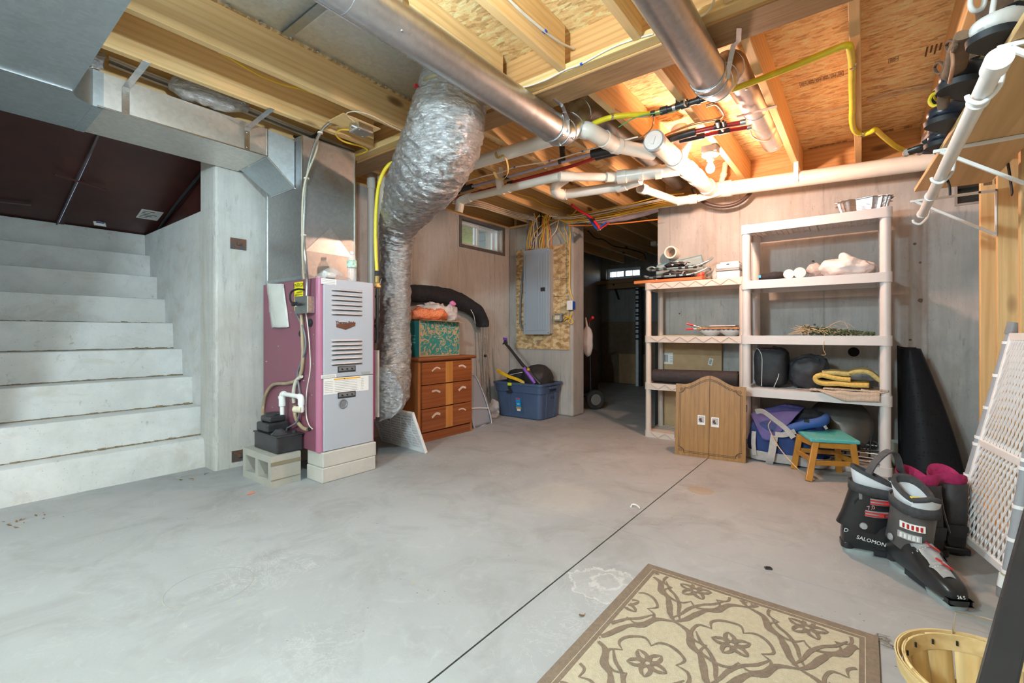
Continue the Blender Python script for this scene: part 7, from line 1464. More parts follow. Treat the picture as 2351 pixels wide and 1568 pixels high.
# stool
t = thing('step_stool', 'small wooden stool with a chipped turquoise top', 'stool', SZ(1910, 1085, 0))
M_STW = plain('stool_varnish', (.45, .20, .03), .35, 0, .12, 14); _t = NT('chipped_turquoise'); _n = _t.noise(38, 4, .6); M_TURQ = _t.done(_t.mix(_t.ramp(_n, [(.60, 0.0), (.66, .75)]), (.09, .44, .44), (.52, .42, .38)), .5)
f1 = SZ(1856, 1105, 0); f2 = SZ(1971, 1106, 0); f3 = SZ(1822, 1076, 0); f4 = SZ(1926, 1084, 0)
zs_ = .255
tops = [SZ(1873, 1013, zs_ - .02), SZ(1957, 1018, zs_ - .02), SZ(1836, 998, zs_ - .02), SZ(1921, 1004, zs_ - .02)]
for a, b2 in ((f1, tops[0]), (f2, tops[1]), (f3, tops[2]), (f4, tops[3])): MB().bar(a, b2, .036, .030, (1, .2, 0)).build('leg', M_STW, t, bevel=.004)
seat_c = [SZ(1861, 1007, zs_), SZ(1976, 1013, zs_), SZ(1928, 986, zs_), SZ(1821, 981, zs_)]
sb_ = MB().hexa([p + V((0, 0, -.022)) for p in seat_c] + [p for p in seat_c]).build('seat', M_TURQ, t, bevel=.006, seg=3)
cs = sum(seat_c, V((0, 0, 0))) / 4; ax_ = (seat_c[1] - seat_c[0]).normalized(); MB().bar(cs - ax_ * .055 + V((0, 0, -.0002)), cs + ax_ * .055 + V((0, 0, -.0002)), .022, .002).build('hand_slot', plain('slot_turquoise', (.02, .30, .32), .5), sb_)
def lerp3(a, b2, k): return a.lerp(b2, k)
for (i, j, k) in ((0, 1, .46), (2, 0, .52), (1, 3, .50), (2, 3, .56)):
    fs_ = (f1, f2, f3, f4); MB().bar(lerp3(fs_[i], tops[i], k), lerp3(fs_[j], tops[j], k), .016, .030).build('rung', M_STW, t, bevel=.003)
for (i, j) in ((0, 1), (2, 0), (1, 3), (2, 3)): MB().bar(tops[i] + V((0, 0, -.022)), tops[j] + V((0, 0, -.022)), .016, .035).build('apron', M_STW, t, bevel=.003)
# clutter on the bottom shelf
t = thing('round_grill_lid', 'large dark domed lid leaning at the back of the bottom shelf', 'lid', (4.12, .12, Z2a))
Mr = Matrix.Rotation(R(-68), 3, 'Y')
MB().lathe([(0, .05), (.08, .045), (.15, .03), (.19, .008), (.20, 0), (.195, -.004)], (4.10, .14, Z2a + .205), 36, Mr).build('dome', plain('grey_steel_dark', (.13, .12, .11), .35, .6), t, smooth=50)
t = thing('wire_dish_rack', 'white wire dish rack holding black metal frames on the bottom shelf', 'rack', (3.93, .08, Z2a + .02)); zr = Z2a + .004
for k in range(9): MB().tube([(3.80 + k * .035, -.10, zr + .02), (3.80 + k * .035, .22, zr + .02)], .003, 6).build('wire', M_PVCW, t, smooth=50)
for y in (-.10, .06, .22):
    for z in (.02, .06): MB().tube([(3.80, y, zr + z), (4.08, y, zr + z)], .003, 6).build('wire', M_PVCW, t, smooth=50)
for x in (3.80, 4.08):
    for z in (.045, .075): MB().tube([(x, -.10, zr + z), (x, .22, zr + z)], .003, 6).build('wire', M_PVCW, t, smooth=50)
for x in (3.80, 4.08):
    for y in (-.10, .22): MB().tube([(x, y, zr - .0), (x, y, zr + .08)], .003, 6).build('wire', M_PVCW, t, smooth=50)
t = thing('black_metal_scrolls', 'black wrought-iron scrolls standing in the wire rack', 'metalwork', (3.9, .05, zr + .03))
for y0_, h_ in ((.10, .16), (-.03, .18), (.03, .12)):
    MB().tube([(3.86, y0_, zr + .024), (3.86, y0_ - .01, zr + h_)], .006, 8).build('upright', M_BLKP, t, smooth=50)
    MB().tube(catmull([V((3.86, y0_ - .02 - .03 * math.sin(i * .7) * (1 - i / 14), zr + .04 + h_ * .4 + .035 * math.cos(i * .7) * (1 - i / 14))) for i in range(12)], 3), .004, 6).build('scroll', M_BLKP, t, smooth=50)
MB().tube([(3.80, .18, zr + .03), (3.82, -.08, zr + .035)], .007, 8).build('base_bar', M_BLKP, t, smooth=50); MB().tube([(3.84, .18, zr + .05), (3.84, -.08, zr + .09)], .005, 8).build('base_bar', M_BLKP, t, smooth=50)
# leaning rubber mat
t = thing('leaning_rubber_mat', 'perforated black rubber mat loosely rolled and leaning on the back wall', 'mat', SZ(2100, 1090, 0))
ma, mb_ = SZ(2068, 1090, 0), SZ(2213, 1100, 0)
ztop = .92 + (765 - 797) * (V((3.98, -.25, 0)).dot(_F)) / FOC
def matp(u, v):
    # u across, v up. front half-roll shape
    yl = -.195; yr = -.51 + .20 * v ** 1.3; ph = u * math.pi * .92; w = (yl - yr) / 2; yc_ = (yl + yr) / 2
    y = yc_ + w * math.cos(ph); x = 4.05 + .16 * v - (.10 + .035 * (1 - v)) * math.sin(ph) ** .8; return (x, y, .004 + ztop * v * (1 - .0 * u) - (.02 * u * v))
_t = NT('perforated_rubber'); _vv = _t.voro(46, _t.co((1, 1, 1)), 'F1', 'Distance', 0.0); M_MAT = _t.done((.018, .018, .02), .42, 0, Specular_IOR_Level=.06, nrm=_t.bump(_t.ramp(_vv, [(.18, 0.0), (.24, 1.0)]), .7, .006))
MB().grid(matp, 30, 30).build('mat', M_MAT, t, smooth=60, solid=.006)
MB().tube([V(matp(.02, v / 20)) + V((0, .004, 0)) for v in range(21)], .006, 6).build('rolled_edge', M_BLACK, t, smooth=50)
MB().grid(lambda u, v: (4.10 + .16 * v - .06 * math.sin(u * 3), -.22 - .07 * u, .004 + (ztop - .01) * v), 6, 8).build('inner_roll', M_BLACK, t, smooth=60, solid=.005)
t = thing('white_bucket', 'pale bucket edge behind the white shelf foot', 'bucket', SX(2050, 1020, 4.15)); q = SX(2051, 1045, 4.12)
MB().lathe([(0, 0), (.055, 0), (.07, .16), (.075, .165), (.068, .165), (.054, .005)], (4.14, -.20, .003), 24).build('bucket_body', plain('pale_green_plastic', (.55, .60, .54), .4), t, smooth=50); MB().tube(catmull([(4.14 + .07, -.20, .16), (4.14, -.20, .23), (4.14 - .07, -.20, .16)], 6), .003, 6).build('bail', M_STEEL, t, smooth=50)
# ================================================================== STUD WALL ON THE RIGHT
stw = setting('wall_right_studs', (2.5, -.55, 0), 'open pine stud wall on the right')
for x in (3.5, 3.1, 2.7, 2.3, 1.9, 1.5, 1.1, .7, .3, -.1, -.5, -.9, -1.3, -1.7):
    MB().box(x, x + .038, -.592, -.50, .04, 2.175).build('stud', M_STUD, stw, bevel=.003)
MB().box(-2.3, 3.75, -.592, -.50, 0, .038).build('bottom_plate', M_JOIST, stw); MB().box(-2.3, 3.75, -.592, -.50, 2.177, 2.213).build('top_plate', M_JOIST, stw)
# faint grade stamps on the stud and subfloor
M_STAMP = plain('stamp_ink', (.16, .08, .04), .8)
a = SX(2262, 460, 3.4993)
for k in range(2): MB().box(3.4985, 3.4993, -.545 - .042 * k, -.512 - .042 * k, 1.715, 1.745).build('grade_stamp', M_STAMP, stw) if True else text_mesh('SPF', .03, frame((3.4992, -.528 - .042 * k, 1.73), (0, -1, 0), (0, 0, 1)), M_STAMP, 'grade_stamp', stw)
def stamp(px, py, L_, W_, n):   # inked box with small bars of print, along y
    q = SZ(px, py, ZS); z = ZS - .0008
    for k in range(n):
        y0 = q.y - L_ * k / n; y1 = q.y - L_ * (k + .82) / n
        for x0, x1, a, b_ in ((q.x, q.x + .003, y0, y1), (q.x + W_, q.x + W_ + .003, y0, y1), (q.x, q.x + W_, y0, y0 - .002), (q.x, q.x + W_, y1, y1 - .002)): MB().box(x0, x1, a, b_, z - .0004, z).build('grade_stamp', M_STAMP, ceil)
        for r_ in range(3):
            xx = q.x + W_ * (.2 + .25 * r_); MB().box(xx, xx + W_ * .12, y0 - .006, y0 - (.010 + (.6 + .3 * ((k + r_) % 2)) * L_ / n * .7), z - .0004, z).build('grade_stamp', M_STAMP, ceil)
for a in ((1835, 190, .22, .06, 6), (1950, 155, .05, .05, 1), (2040, 135, .05, .05, 1), (1855, 340, .26, .05, 7), (2025, 300, .07, .05, 2), (2076, 290, .05, .05, 1), (2115, 283, .03, .04, 1), (1515, 278, .09, .06, 1), (1556, 265, .09, .06, 1)): stamp(*a)
q = SZ(2125, 118, ZS)
for k in range(6): MB().box(q.x - .05, q.x + .06 - .03 * (k % 2), q.y - .018 * k, q.y - .018 * k - .008, ZS - .0012, ZS - .0004).build('grade_stamp', M_STAMP, ceil)
# ================================================================== CLOSET SHELF, ROD, BRACKETS
ZBR = 1.60
M_WMET = plain('white_coated_wire', (.80, .79, .77), .35, 0, .03)
for i, (x, tipy, lab) in enumerate(((3.1, -.19, 'farthest white shelf bracket screwed to a stud'), (2.3, -.205, 'middle white shelf bracket under the pine board'), (1.56, -.25, 'nearest white shelf bracket at the top right corner'))):
    t = thing('shelf_bracket', lab, 'bracket', (x, -.499, ZBR - .2), group='white shelf brackets')
    MB().bar((x, -.499, ZBR - .006), (x, tipy, ZBR - .006), .012, .012).build('top_arm', M_WMET, t, bevel=.002); MB().bar((x, -.495, ZBR - .222), (x, -.495, ZBR), .012, .008, (0, 1, 0)).build('wall_leg', M_WMET, t, bevel=.002); MB().bar((x, -.495, ZBR - .215), (x, tipy - .02, ZBR - .010), .012, .012).build('brace', M_WMET, t, bevel=.002)
    MB().tube(catmull([(x, -.262, ZBR - .050), (x, -.255, ZBR - .095), (x, -.228, ZBR - .125), (x, -.205, ZBR - .115), (x, -.200, ZBR - .10)], 6), .0055, 8).build('rod_hook', M_WMET, t, smooth=50)
    MB().lathe([(0, .002), (.005, .002)], (x - .006, -.44, ZBR - .006), 8, Matrix.Rotation(R(-90), 3, 'Y')).build('screw_hole', M_BLACK, t)
t = thing('closet_rod', 'white round closet rod with a capped end hanging below the pine board', 'closet rod', (2.2, -.228, ZBR - .1))
zr_ = ZBR - .098; r0 = V((1.40, -.2275, zr_)); r1 = V((2.99, -.2275, zr_))
MB().tube([r0, r1], .0185, 24).build('rod', M_WMET, t, smooth=50); MB().tube([r0 - V((.006, 0, 0)), r0 + V((.045, 0, 0))], .0235, 28).build('end_cap', M_PVCW, t, smooth=50); MB().tube([r1 - V((.02, 0, 0)), r1 + V((.004, 0, 0))], .0215, 24).build('end_cap', M_PVCW, t, smooth=50)
for x in (1.62, 2.62): MB().tube([V((x - .004, -.2275, zr_)), V((x + .004, -.2275, zr_))], .0225, 24).build('ring', M_PVCW, t, smooth=50)
cable('black_zip_tie', 'black zip tie hanging from the closet rod', [(2.30, -.228, zr_ + .03), (2.315, -.24, zr_ + .0), (2.31, -.25, zr_ - .04), (2.312, -.252, zr_ - .075)], .004, M_BLACK)
t = thing('pine_shelf_board', 'pine plywood board lying skewed across the white brackets', 'shelf board', (2.2, -.35, ZBR))
pb4 = [(1.36, -.282), (2.93, -.194), (2.945, -.455), (1.375, -.494)]
MB().prism([(x, y, ZBR + .001) for x, y in pb4], (0, 0, .019)).build('board', wood('shelf_plywood', (.74, .50, .25), (.62, .38, .16), 0, 16, False), t, bevel=.002)
ZT = ZBR + .0205
# ---- winter boots on the board
M_BRN = plain('brown_suede', (.10, .055, .03), .9, 0, .2, 30, .4, 160); M_NAVYR = plain('navy_rubber', (.02, .024, .035), .3, 0, .2); M_TAN = plain('tan_band', (.33, .27, .15), .7); M_OLV = plain('olive_suede', (.11, .085, .05), .9, 0, .2, 30, .4, 160)
def ring2(c, hx, hy, e=2.4, n=24):
    out = []
    for i in range(n):
        a = 2 * math.pi * i / n; cc, ss = math.cos(a), math.sin(a); out.append(V(c) + V((hx * math.copysign(abs(cc) ** (2 / e), cc), hy * math.copysign(abs(ss) ** (2 / e), ss), 0)))
    return out
def xring(x, hw, z0, z1, e=2.6, n=22, yo=0.0):
    out = []
    for i in range(n):
        a = 2 * math.pi * i / n; cc, ss = math.cos(a), math.sin(a); out.append(V((x, yo + hw * math.copysign(abs(cc) ** (2 / e), cc), (z0 + z1) / 2 + (z1 - z0) / 2 * math.copysign(abs(ss) ** (2 / e), ss))))
    return out
def winter_boot(label, loc, rz, shaft, rubber, band, hgt, cat='boot', sc=1.0):   # local +x is the toe direction
    t = thing('winter_boot', label, cat, loc, (0, 0, rz), 'winter boots on the pine board')
    st = [(-.005, .028, .0, .07), (.02, .038, .0, .095), (.08, .040, .0, .10), (.14, .042, .0, .095), (.20, .046, .0, .088), (.25, .044, .0, .075), (.285, .034, .004, .06), (.30, .015, .015, .045)]
    loft([xring(x * sc, hw * sc, z0 + .012, z1 * sc) for x, hw, z0, z1 in st], True, True).build('rubber_foot', rubber, t, smooth=50, local=True)
    loft([[V((x, y, z)) for x, y in so] for z, so in ((0.0, [(x * sc, y * sc) for x, y in rrect(-.01, .305, -.048, .048, .045)]), (.016, [(x * sc, y * sc) for x, y in rrect(-.012, .307, -.05, .05, .047)]))], True, True).build('sole', M_BLACK, t, smooth=40, local=True)
    loft([ring2((.075 * sc, 0, z), hx * sc, hy * sc) for z, hx, hy in ((.07, .085, .04), (.12, .075, .044), (.18, .066, .048), (hgt, .066, .052), (hgt + .004, .058, .045), (hgt - .03, .055, .043))], False, True).noise(.004, 16, sc + rz).build('shaft', shaft, t, smooth=50, local=True)
    for z in (.062, .088): loft([xring(x * sc, (hw + .002) * sc, z, z + .012, 3) for x, hw, z0, z1 in st[1:6]], False).build('band', band, t, smooth=50, local=True) if z * sc < .08 else None
    MB().tube(catmull([(.0, 0, hgt - .04), (-.03, 0, hgt + .0), (-.028, 0, hgt + .03), (.0, 0, hgt - .005)], 6), .009, 8, flat=.35).build('pull_loop', M_BRN, t, smooth=50, local=True)
    strip([(.14 * sc, -.047 * sc, .06), (.13 * sc, -.053 * sc, .09), (.10 * sc, -.05 * sc, .12)], .02, (1, 0, 0), .004).build('side_strap', M_BLKP, t, local=True)
    return t
winter_boot('dark rubber winter boot with brown suede shaft on the board', (2.02, -.375, ZT), R(142), M_BRN, M_NAVYR, M_TAN, .27)
winter_boot('winter boot with tan bands behind the brown one on the board', (2.31, -.36, ZT), R(145), M_BRN, M_NAVYR, M_TAN, .25)
winter_boot('farthest winter boot with an olive shaft on the board', (2.57, -.36, ZT), R(150), M_OLV, M_NAVYR, M_TAN, .30)
winter_boot('black and white winter boot nearest the corner of the board', (1.77, -.41, ZT), R(140), M_OLV, plain('white_shell', (.62, .60, .57), .4), M_BLACK, .29, sc=.98)
t = thing('suede_boot_pair', 'floppy brown suede boot shafts with pull loops lying along the front of the board', 'boot', SY(2200, 150, -.19))
def sy(px, py, y=-.185): return SY(px, py, y)
MB().tube(catmull([sy(2214, 78, -.20), sy(2200, 120, -.20), sy(2188, 165, -.20), sy(2180, 205, -.20)], 8), [.018, .024, .024, .016], 18, flat=.7).noise(.005, 22, 3).build('shaft', plain('brown_suede_light', (.17, .10, .058), .9, 0, .2, 30, .4, 160), t, smooth=60)
MB().tube(catmull([sy(2184, 120, -.19), sy(2174, 170, -.19), sy(2168, 215, -.19), sy(2165, 250, -.19)], 8), [.010, .016, .016, .012], 16, flat=.8).noise(.004, 26, 7).build('shaft', M_BRN, t, smooth=60)
MB().tube(catmull([sy(2186, 112, -.185), sy(2188, 150, -.185), sy(2180, 190, -.185)], 6), .0045, 8).build('leather_trim', plain('tan_leather', (.32, .15, .08), .6), t, smooth=60)
for px, py in ((2184, 106), (2157, 156)): MB().tube(catmull([sy(px + 11 * math.cos(a), py + 13 * math.sin(a), -.186) for a in [i * math.pi / 4 for i in range(8)]], 3, True), .0045, 6, closed=True).build('pull_loop', M_BRN, t, smooth=60)
t = thing('white_boot_lace', 'grey-white cord looping down in front of the nearest winter boot', 'cord', (1.6, -.25, ZT + .1))
MB().tube(catmull([SD(2232, -12, 1.13), SD(2228, 12, 1.13), SD(2238, 25, 1.13), SD(2255, 18, 1.13), SD(2262, -5, 1.13)], 8), .006, 8).build('loop', plain('grey_lace', (.55, .52, .48), .6), t, smooth=60); MB().tube(catmull([SD(2285, -12, 1.12), SD(2278, 30, 1.12), SD(2276, 70, 1.13), SD(2278, 105, 1.14)], 8), .006, 8).build('tail', plain('grey_lace', (.55, .52, .48), .6), t, smooth=60)
t = thing('yellow_black_strap', 'coiled black and yellow strap beside the boots on the board', 'strap', SD(2150, 225, 1.72))
for k in range(4): p = SD(2150 + 4 * k, 228 - 6 * k, 1.72 + .02 * k); MB().tube(catmull([p + V((0, .02 * math.cos(a), .025 * math.sin(a))) for a in [i * math.pi / 3 for i in range(6)]], 4, True), .006, 6, closed=True).build('coil', plain('yellow_webbing', (.70, .52, .02), .6) if k % 2 == 0 else M_BLACK, t, smooth=50)
t = thing('black_snowshoe', 'dark aluminium snowshoe poking out past the far end of the board', 'snowshoe', SZ(2120, 355, ZT + .02))
for a, c in (((2083, 351), (2152, 338)), ((2085, 347), (2140, 332))): MB().tube(catmull([SZ(*a, ZT + .03), SZ((a[0] + c[0]) / 2, (a[1] + c[1]) / 2 - 2, ZT + .035), SZ(*c, ZT + .04), V((2.3, -.30, ZT + .06))], 6), .011, 8).build('tube_frame', M_DARKMET, t, smooth=50)
lump(SZ(2158, 325, ZT + .05) + V((-.05, 0, .02)), (.12, .05, .06), 2, .03, 14, 3, nu=20, nv=14, flat=ZT).build('binding', M_BLKP, t, smooth=50)
for p in ((2081, 351), (2112, 348)): q = SZ(*p, ZT + .03); MB().tube([q + V((-.012, 0, 0)), q + V((.012, 0, 0))], .0125, 10).build('silver_clip', plain('bronze_clip', (.5, .4, .35), .3, .7), t, smooth=50)
t = thing('hanging_snowshoe', 'black webbed snowshoe wedged behind the board by the studs', 'snowshoe', SY(2320, 320, -.475))
MB().tube(catmull([SY(2283, 345, -.47), SY(2300, 322, -.47), SY(2330, 295, -.47), SY(2360, 270, -.47)], 6), .010, 8).build('tube_frame', M_DARKMET, t, smooth=50); MB().tube(catmull([SY(2292, 356, -.47), SY(2312, 340, -.47), SY(2340, 310, -.47), SY(2365, 290, -.47)], 6), .010, 8).build('tube_frame', M_DARKMET, t, smooth=50)
for k in range(6): MB().bar(SY(2290 + 12 * k, 342 - 11 * k, -.468), SY(2302 + 12 * k, 350 - 11 * k, -.468), .02, .005).build('webbing', M_BLKP, t)
strip([SY(2308, 340, -.46), SY(2313, 370, -.46), SY(2318, 400, -.46), SY(2324, 446, -.46)], .022, (1, 0, 0), .004).build('dangling_strap', M_BLACK, t)
# ================================================================== LATTICE GATE
M_LAT = plain('white_lattice_plastic', (.88, .86, .86), .4, 0, .04); M_GPIPE = plain('grey_conduit', (.33, .34, .37), .45, 0, .06)
lg = thing('lattice_panel', 'white plastic lattice panel on grey pipes leaning against the studs', 'lattice panel', (2.55, -.36, 0))
A0 = V((2.79, -.305, 0.004)); A1 = V((2.79, -.497, .955)); B0 = V((2.305, -.392, 0.035)); B1 = V((2.305, -.497, .955))
def lp(u, z):  # u 0 far pipe, 1 near pipe; z height
    a = A0.lerp(A1, z / .955); c = B0.lerp(B1, z / .955); return a.lerp(c, u)
MB().tube([A0, A1], .0165, 16).build('pipe', M_GPIPE, lg, smooth=50); MB().tube([B0, B1], .0165, 16).build('pipe', M_GPIPE, lg, smooth=50)
MB().tube([lp(0, .915), lp(0, .965)], .021, 16).build('coupling', plain('grey_coupling', (.24, .24, .25), .5), lg, smooth=50)
fo = B0 - V((0, 0, .0)); MB().tube([V((fo.x, fo.y, .002)), V((fo.x, fo.y - .001, .034))], .024, 18).build('rubber_foot', plain('grey_rubber', (.20, .20, .20), .7), lg, smooth=50); MB().tube([lp(1, 0.0), lp(1, .045)], .0225, 18).build('white_collar', M_PVCW, lg, smooth=50); MB().tube([lp(1, .046), lp(1, .056)], .018, 18).build('glue_band', plain('ochre_glue', (.5, .42, .22), .5), lg, smooth=50)
nrmL = (lp(1, .5) - lp(0, .5)).cross(lp(0, .9) - lp(0, .1)).normalized()
def rail(z, u0=0.03, u1=.97, w=.03): MB().bar(lp(u0, z), lp(u1, z), .014, w, (0, 0, 1)).build('rail', M_LAT, lg, bevel=.003)
for z in (.055, .45, .905): rail(z)
for u in (.045, .955): MB().bar(lp(u, .05), lp(u, .91), .022, .014, nrmL).build('stile', M_LAT, lg, bevel=.003)
for u in (.0, 1.0):
    for z in (.06, .18, .30, .44, .47, .60, .74, .88): p = lp(u, z); MB().tube([p + V((0, 0, -.006)), p + V((0, 0, .006))], .0195, 14).build('zip_clip', M_LAT, lg, smooth=50)
uW = (lp(1, .5) - lp(0, .5)).length
def diag(z0, z1, nd, slope):
    # strips in a panel between heights z0..z1, running at +-slope
    H_ = z1 - z0; W_ = uW * .9; step = .036; off = 1 if slope > 0 else -1
    k = -H_ * 1.9
    while k < W_:
        # line x = k + (z)*1/1.9 ... clipped
        pts = []
        for s in (0, 1):
            pass
        xa = k; za = 0.0; xb = k + H_ / 1.75; zb_2 = H_
        if xa < 0: za = (0 - xa) * 1.75; xa = 0
        if xb > W_: zb_2 = (W_ - k) * 1.75; xb = W_
        if zb_2 - za > .02 and za < H_ and zb_2 > 0:
            ua, ub = .05 + .9 * xa / W_, .05 + .9 * xb / W_
            if slope < 0: ua, ub = 1 - ua, 1 - ub
            MB().bar(lp(ua, z0 + za) + nrmL * .002 * off, lp(ub, z0 + zb_2) + nrmL * .002 * off, .0075, .004, nrmL).build('lattice_strip', M_LAT, lg)
        k += step
for z0, z1 in ((.068, .437), (.463, .893)): diag(z0, z1, 0, 1); diag(z0, z1, 0, -1)
# ================================================================== RUG
M_RUG = plain('rug_beige', (.50, .44, .32), .95, 0, .10, 80, .7, 300); M_RUGB = plain('rug_brown', (.22, .165, .12), .95, 0, .15, 80, .7, 300)
rg = thing('floral_rug', 'beige doormat rug with brown flower outlines', 'rug', (1.2, .32, 0))
RX0, RX1, RY0, RY1 = .62, 1.762, -.035, .676
b = MB()
def edge_w(x): return .002 * mnoise.noise(V((x * 40, 0, 0)))
MB().box(RX0, RX1, RY0, RY1, .0005, .007).build('rug_pile', M_RUG, rg, bevel=.002)
bd_ = [(RX0, RX1, RY0, RY0 + .045), (RX0, RX1, RY1 - .045, RY1), (RX0, RX0 + .045, RY0 + .045, RY1 - .045), (RX1 - .045, RX1, RY0 + .045, RY1 - .045)]
for x0, x1, y0, y1 in bd_: MB().box(x0, x1, y0, y1, .006, .0078).build('border', M_RUGB, rg)
for x0, x1, y0, y1 in ((RX1 - .032, RX1 - .030, RY0 + .03, RY1 - .03), (RX0, RX1 - .03, RY0 + .030, RY0 + .032), (RX0, RX1 - .03, RY1 - .032, RY1 - .030)): MB().box(x0, x1, y0, y1, .0072, .0081).build('border_stitch', M_RUG, rg)
ix0, ix1, iy0, iy1 = RX0 + .048, RX1 - .048, RY0 + .048, RY1 - .048
_zc = [0]
def ribbon(b, pts, ws, z=.0082):
    _zc[0] += 1; z = .0079 + .000004 * (_zc[0] % 150)
    P = catmull([V((p[0], p[1], 0)) for p in pts], 7); m = len(P); n = len(ws) - 1; row = []
    def flush(row):
        k = len(row)
        if k < 2: return
        vs = [q for pr in row for q in pr]; b.add(vs, [(2*i, 2*i+1, 2*i+3, 2*i+2) for i in range(k - 1)])
    for i, p in enumerate(P):
        if not (ix0 < p.x < ix1 and iy0 < p.y < iy1): flush(row); row = []; continue
        d = (P[min(i+1, m-1)] - P[max(i-1, 0)]).normalized(); s = V((-d.y, d.x, 0)); k = i / (m - 1) * n; a = min(int(k), n - 1); w = (ws[a] * (1 - (k - a)) + ws[a+1] * (k - a)) / 2 * (1 + .12 * mnoise.noise(p * 90))
        row.append((p - s * w + V((0, 0, z)), p + s * w + V((0, 0, z))))
    flush(row)
pat = MB()
GX, GY = .225, .168     # half steps between flower centres
def flower(cx_, cy_, rot):
    for k in range(5):
        a = rot + k * 2 * math.pi / 5; d = V((math.cos(a), math.sin(a), 0)); s = V((-d.y, d.x, 0))
        c0 = V((cx_, cy_, 0))
        for sg in (-1, 1): ribbon(pat, [c0 + d * .008, c0 + d * .025 + s * sg * .012, c0 + d * .042 + s * sg * .009, c0 + d * .056], [.010, .013, .012, .003])
        # scalloped outline
        e0, e1 = a - math.pi / 5, a + math.pi / 5
        ribbon(pat, [c0 + V((math.cos(e0), math.sin(e0), 0)) * .075, c0 + V((math.cos(a - .40), math.sin(a - .40), 0)) * .108, c0 + d * .112 + s * .006, c0 + V((math.cos(a + .40), math.sin(a + .40), 0)) * .104, c0 + V((math.cos(e1), math.sin(e1), 0)) * .078], [.003, .009, .011, .009, .003])
def ogee(cx_, cy_):
    # tall pointed cell around each flower, drawn with doubled ribbons
    for sx in (1,):
        for sy in (-1, 1):
            f = lambda u, v: (cx_ + sx * u, cy_ + sy * v)
            ribbon(pat, [f(.0, GY * 1.02), f(.035, GY * .86), f(.085, GY * .74), f(.125, GY * .62), f(.150, GY * .44), f(.205, GY * .30), f(GX * 1.02, 0)], [.005, .018, .022, .014, .024, .018, .006])
            ribbon(pat, [f(.012, GY * 1.10), f(.055, GY * .98), f(.105, GY * .90), f(.150, GY * .74), f(.178, GY * .56), f(.222, GY * .40)], [.004, .010, .014, .011, .012, .004])
for i in range(-3, 6):
    for j in range(-3, 5):
        if (i + j) % 2 == 0:
            cx_ = 1.454 - i * GX; cy_ = .306 + j * GY
            if ix0 - .2 < cx_ < ix1 + .2 and iy0 - .2 < cy_ < iy1 + .2: flower(cx_, cy_, .4 + i + j * .7); ogee(cx_, cy_)
pat.build('woven_pattern', M_RUGB, rg)
for k in range(16):
    p = V((RX1 - .03 + rnd.uniform(-.01, .03), RY0 + rnd.uniform(-.012, .012), .006)); MB().tube([p, p + V((rnd.uniform(-.01, .03), rnd.uniform(-.03, .0), -.002)), p + V((rnd.uniform(-.0, .04), rnd.uniform(-.045, -.01), -.004))], .0006, 4).build('frayed_thread', M_RUGB, rg)
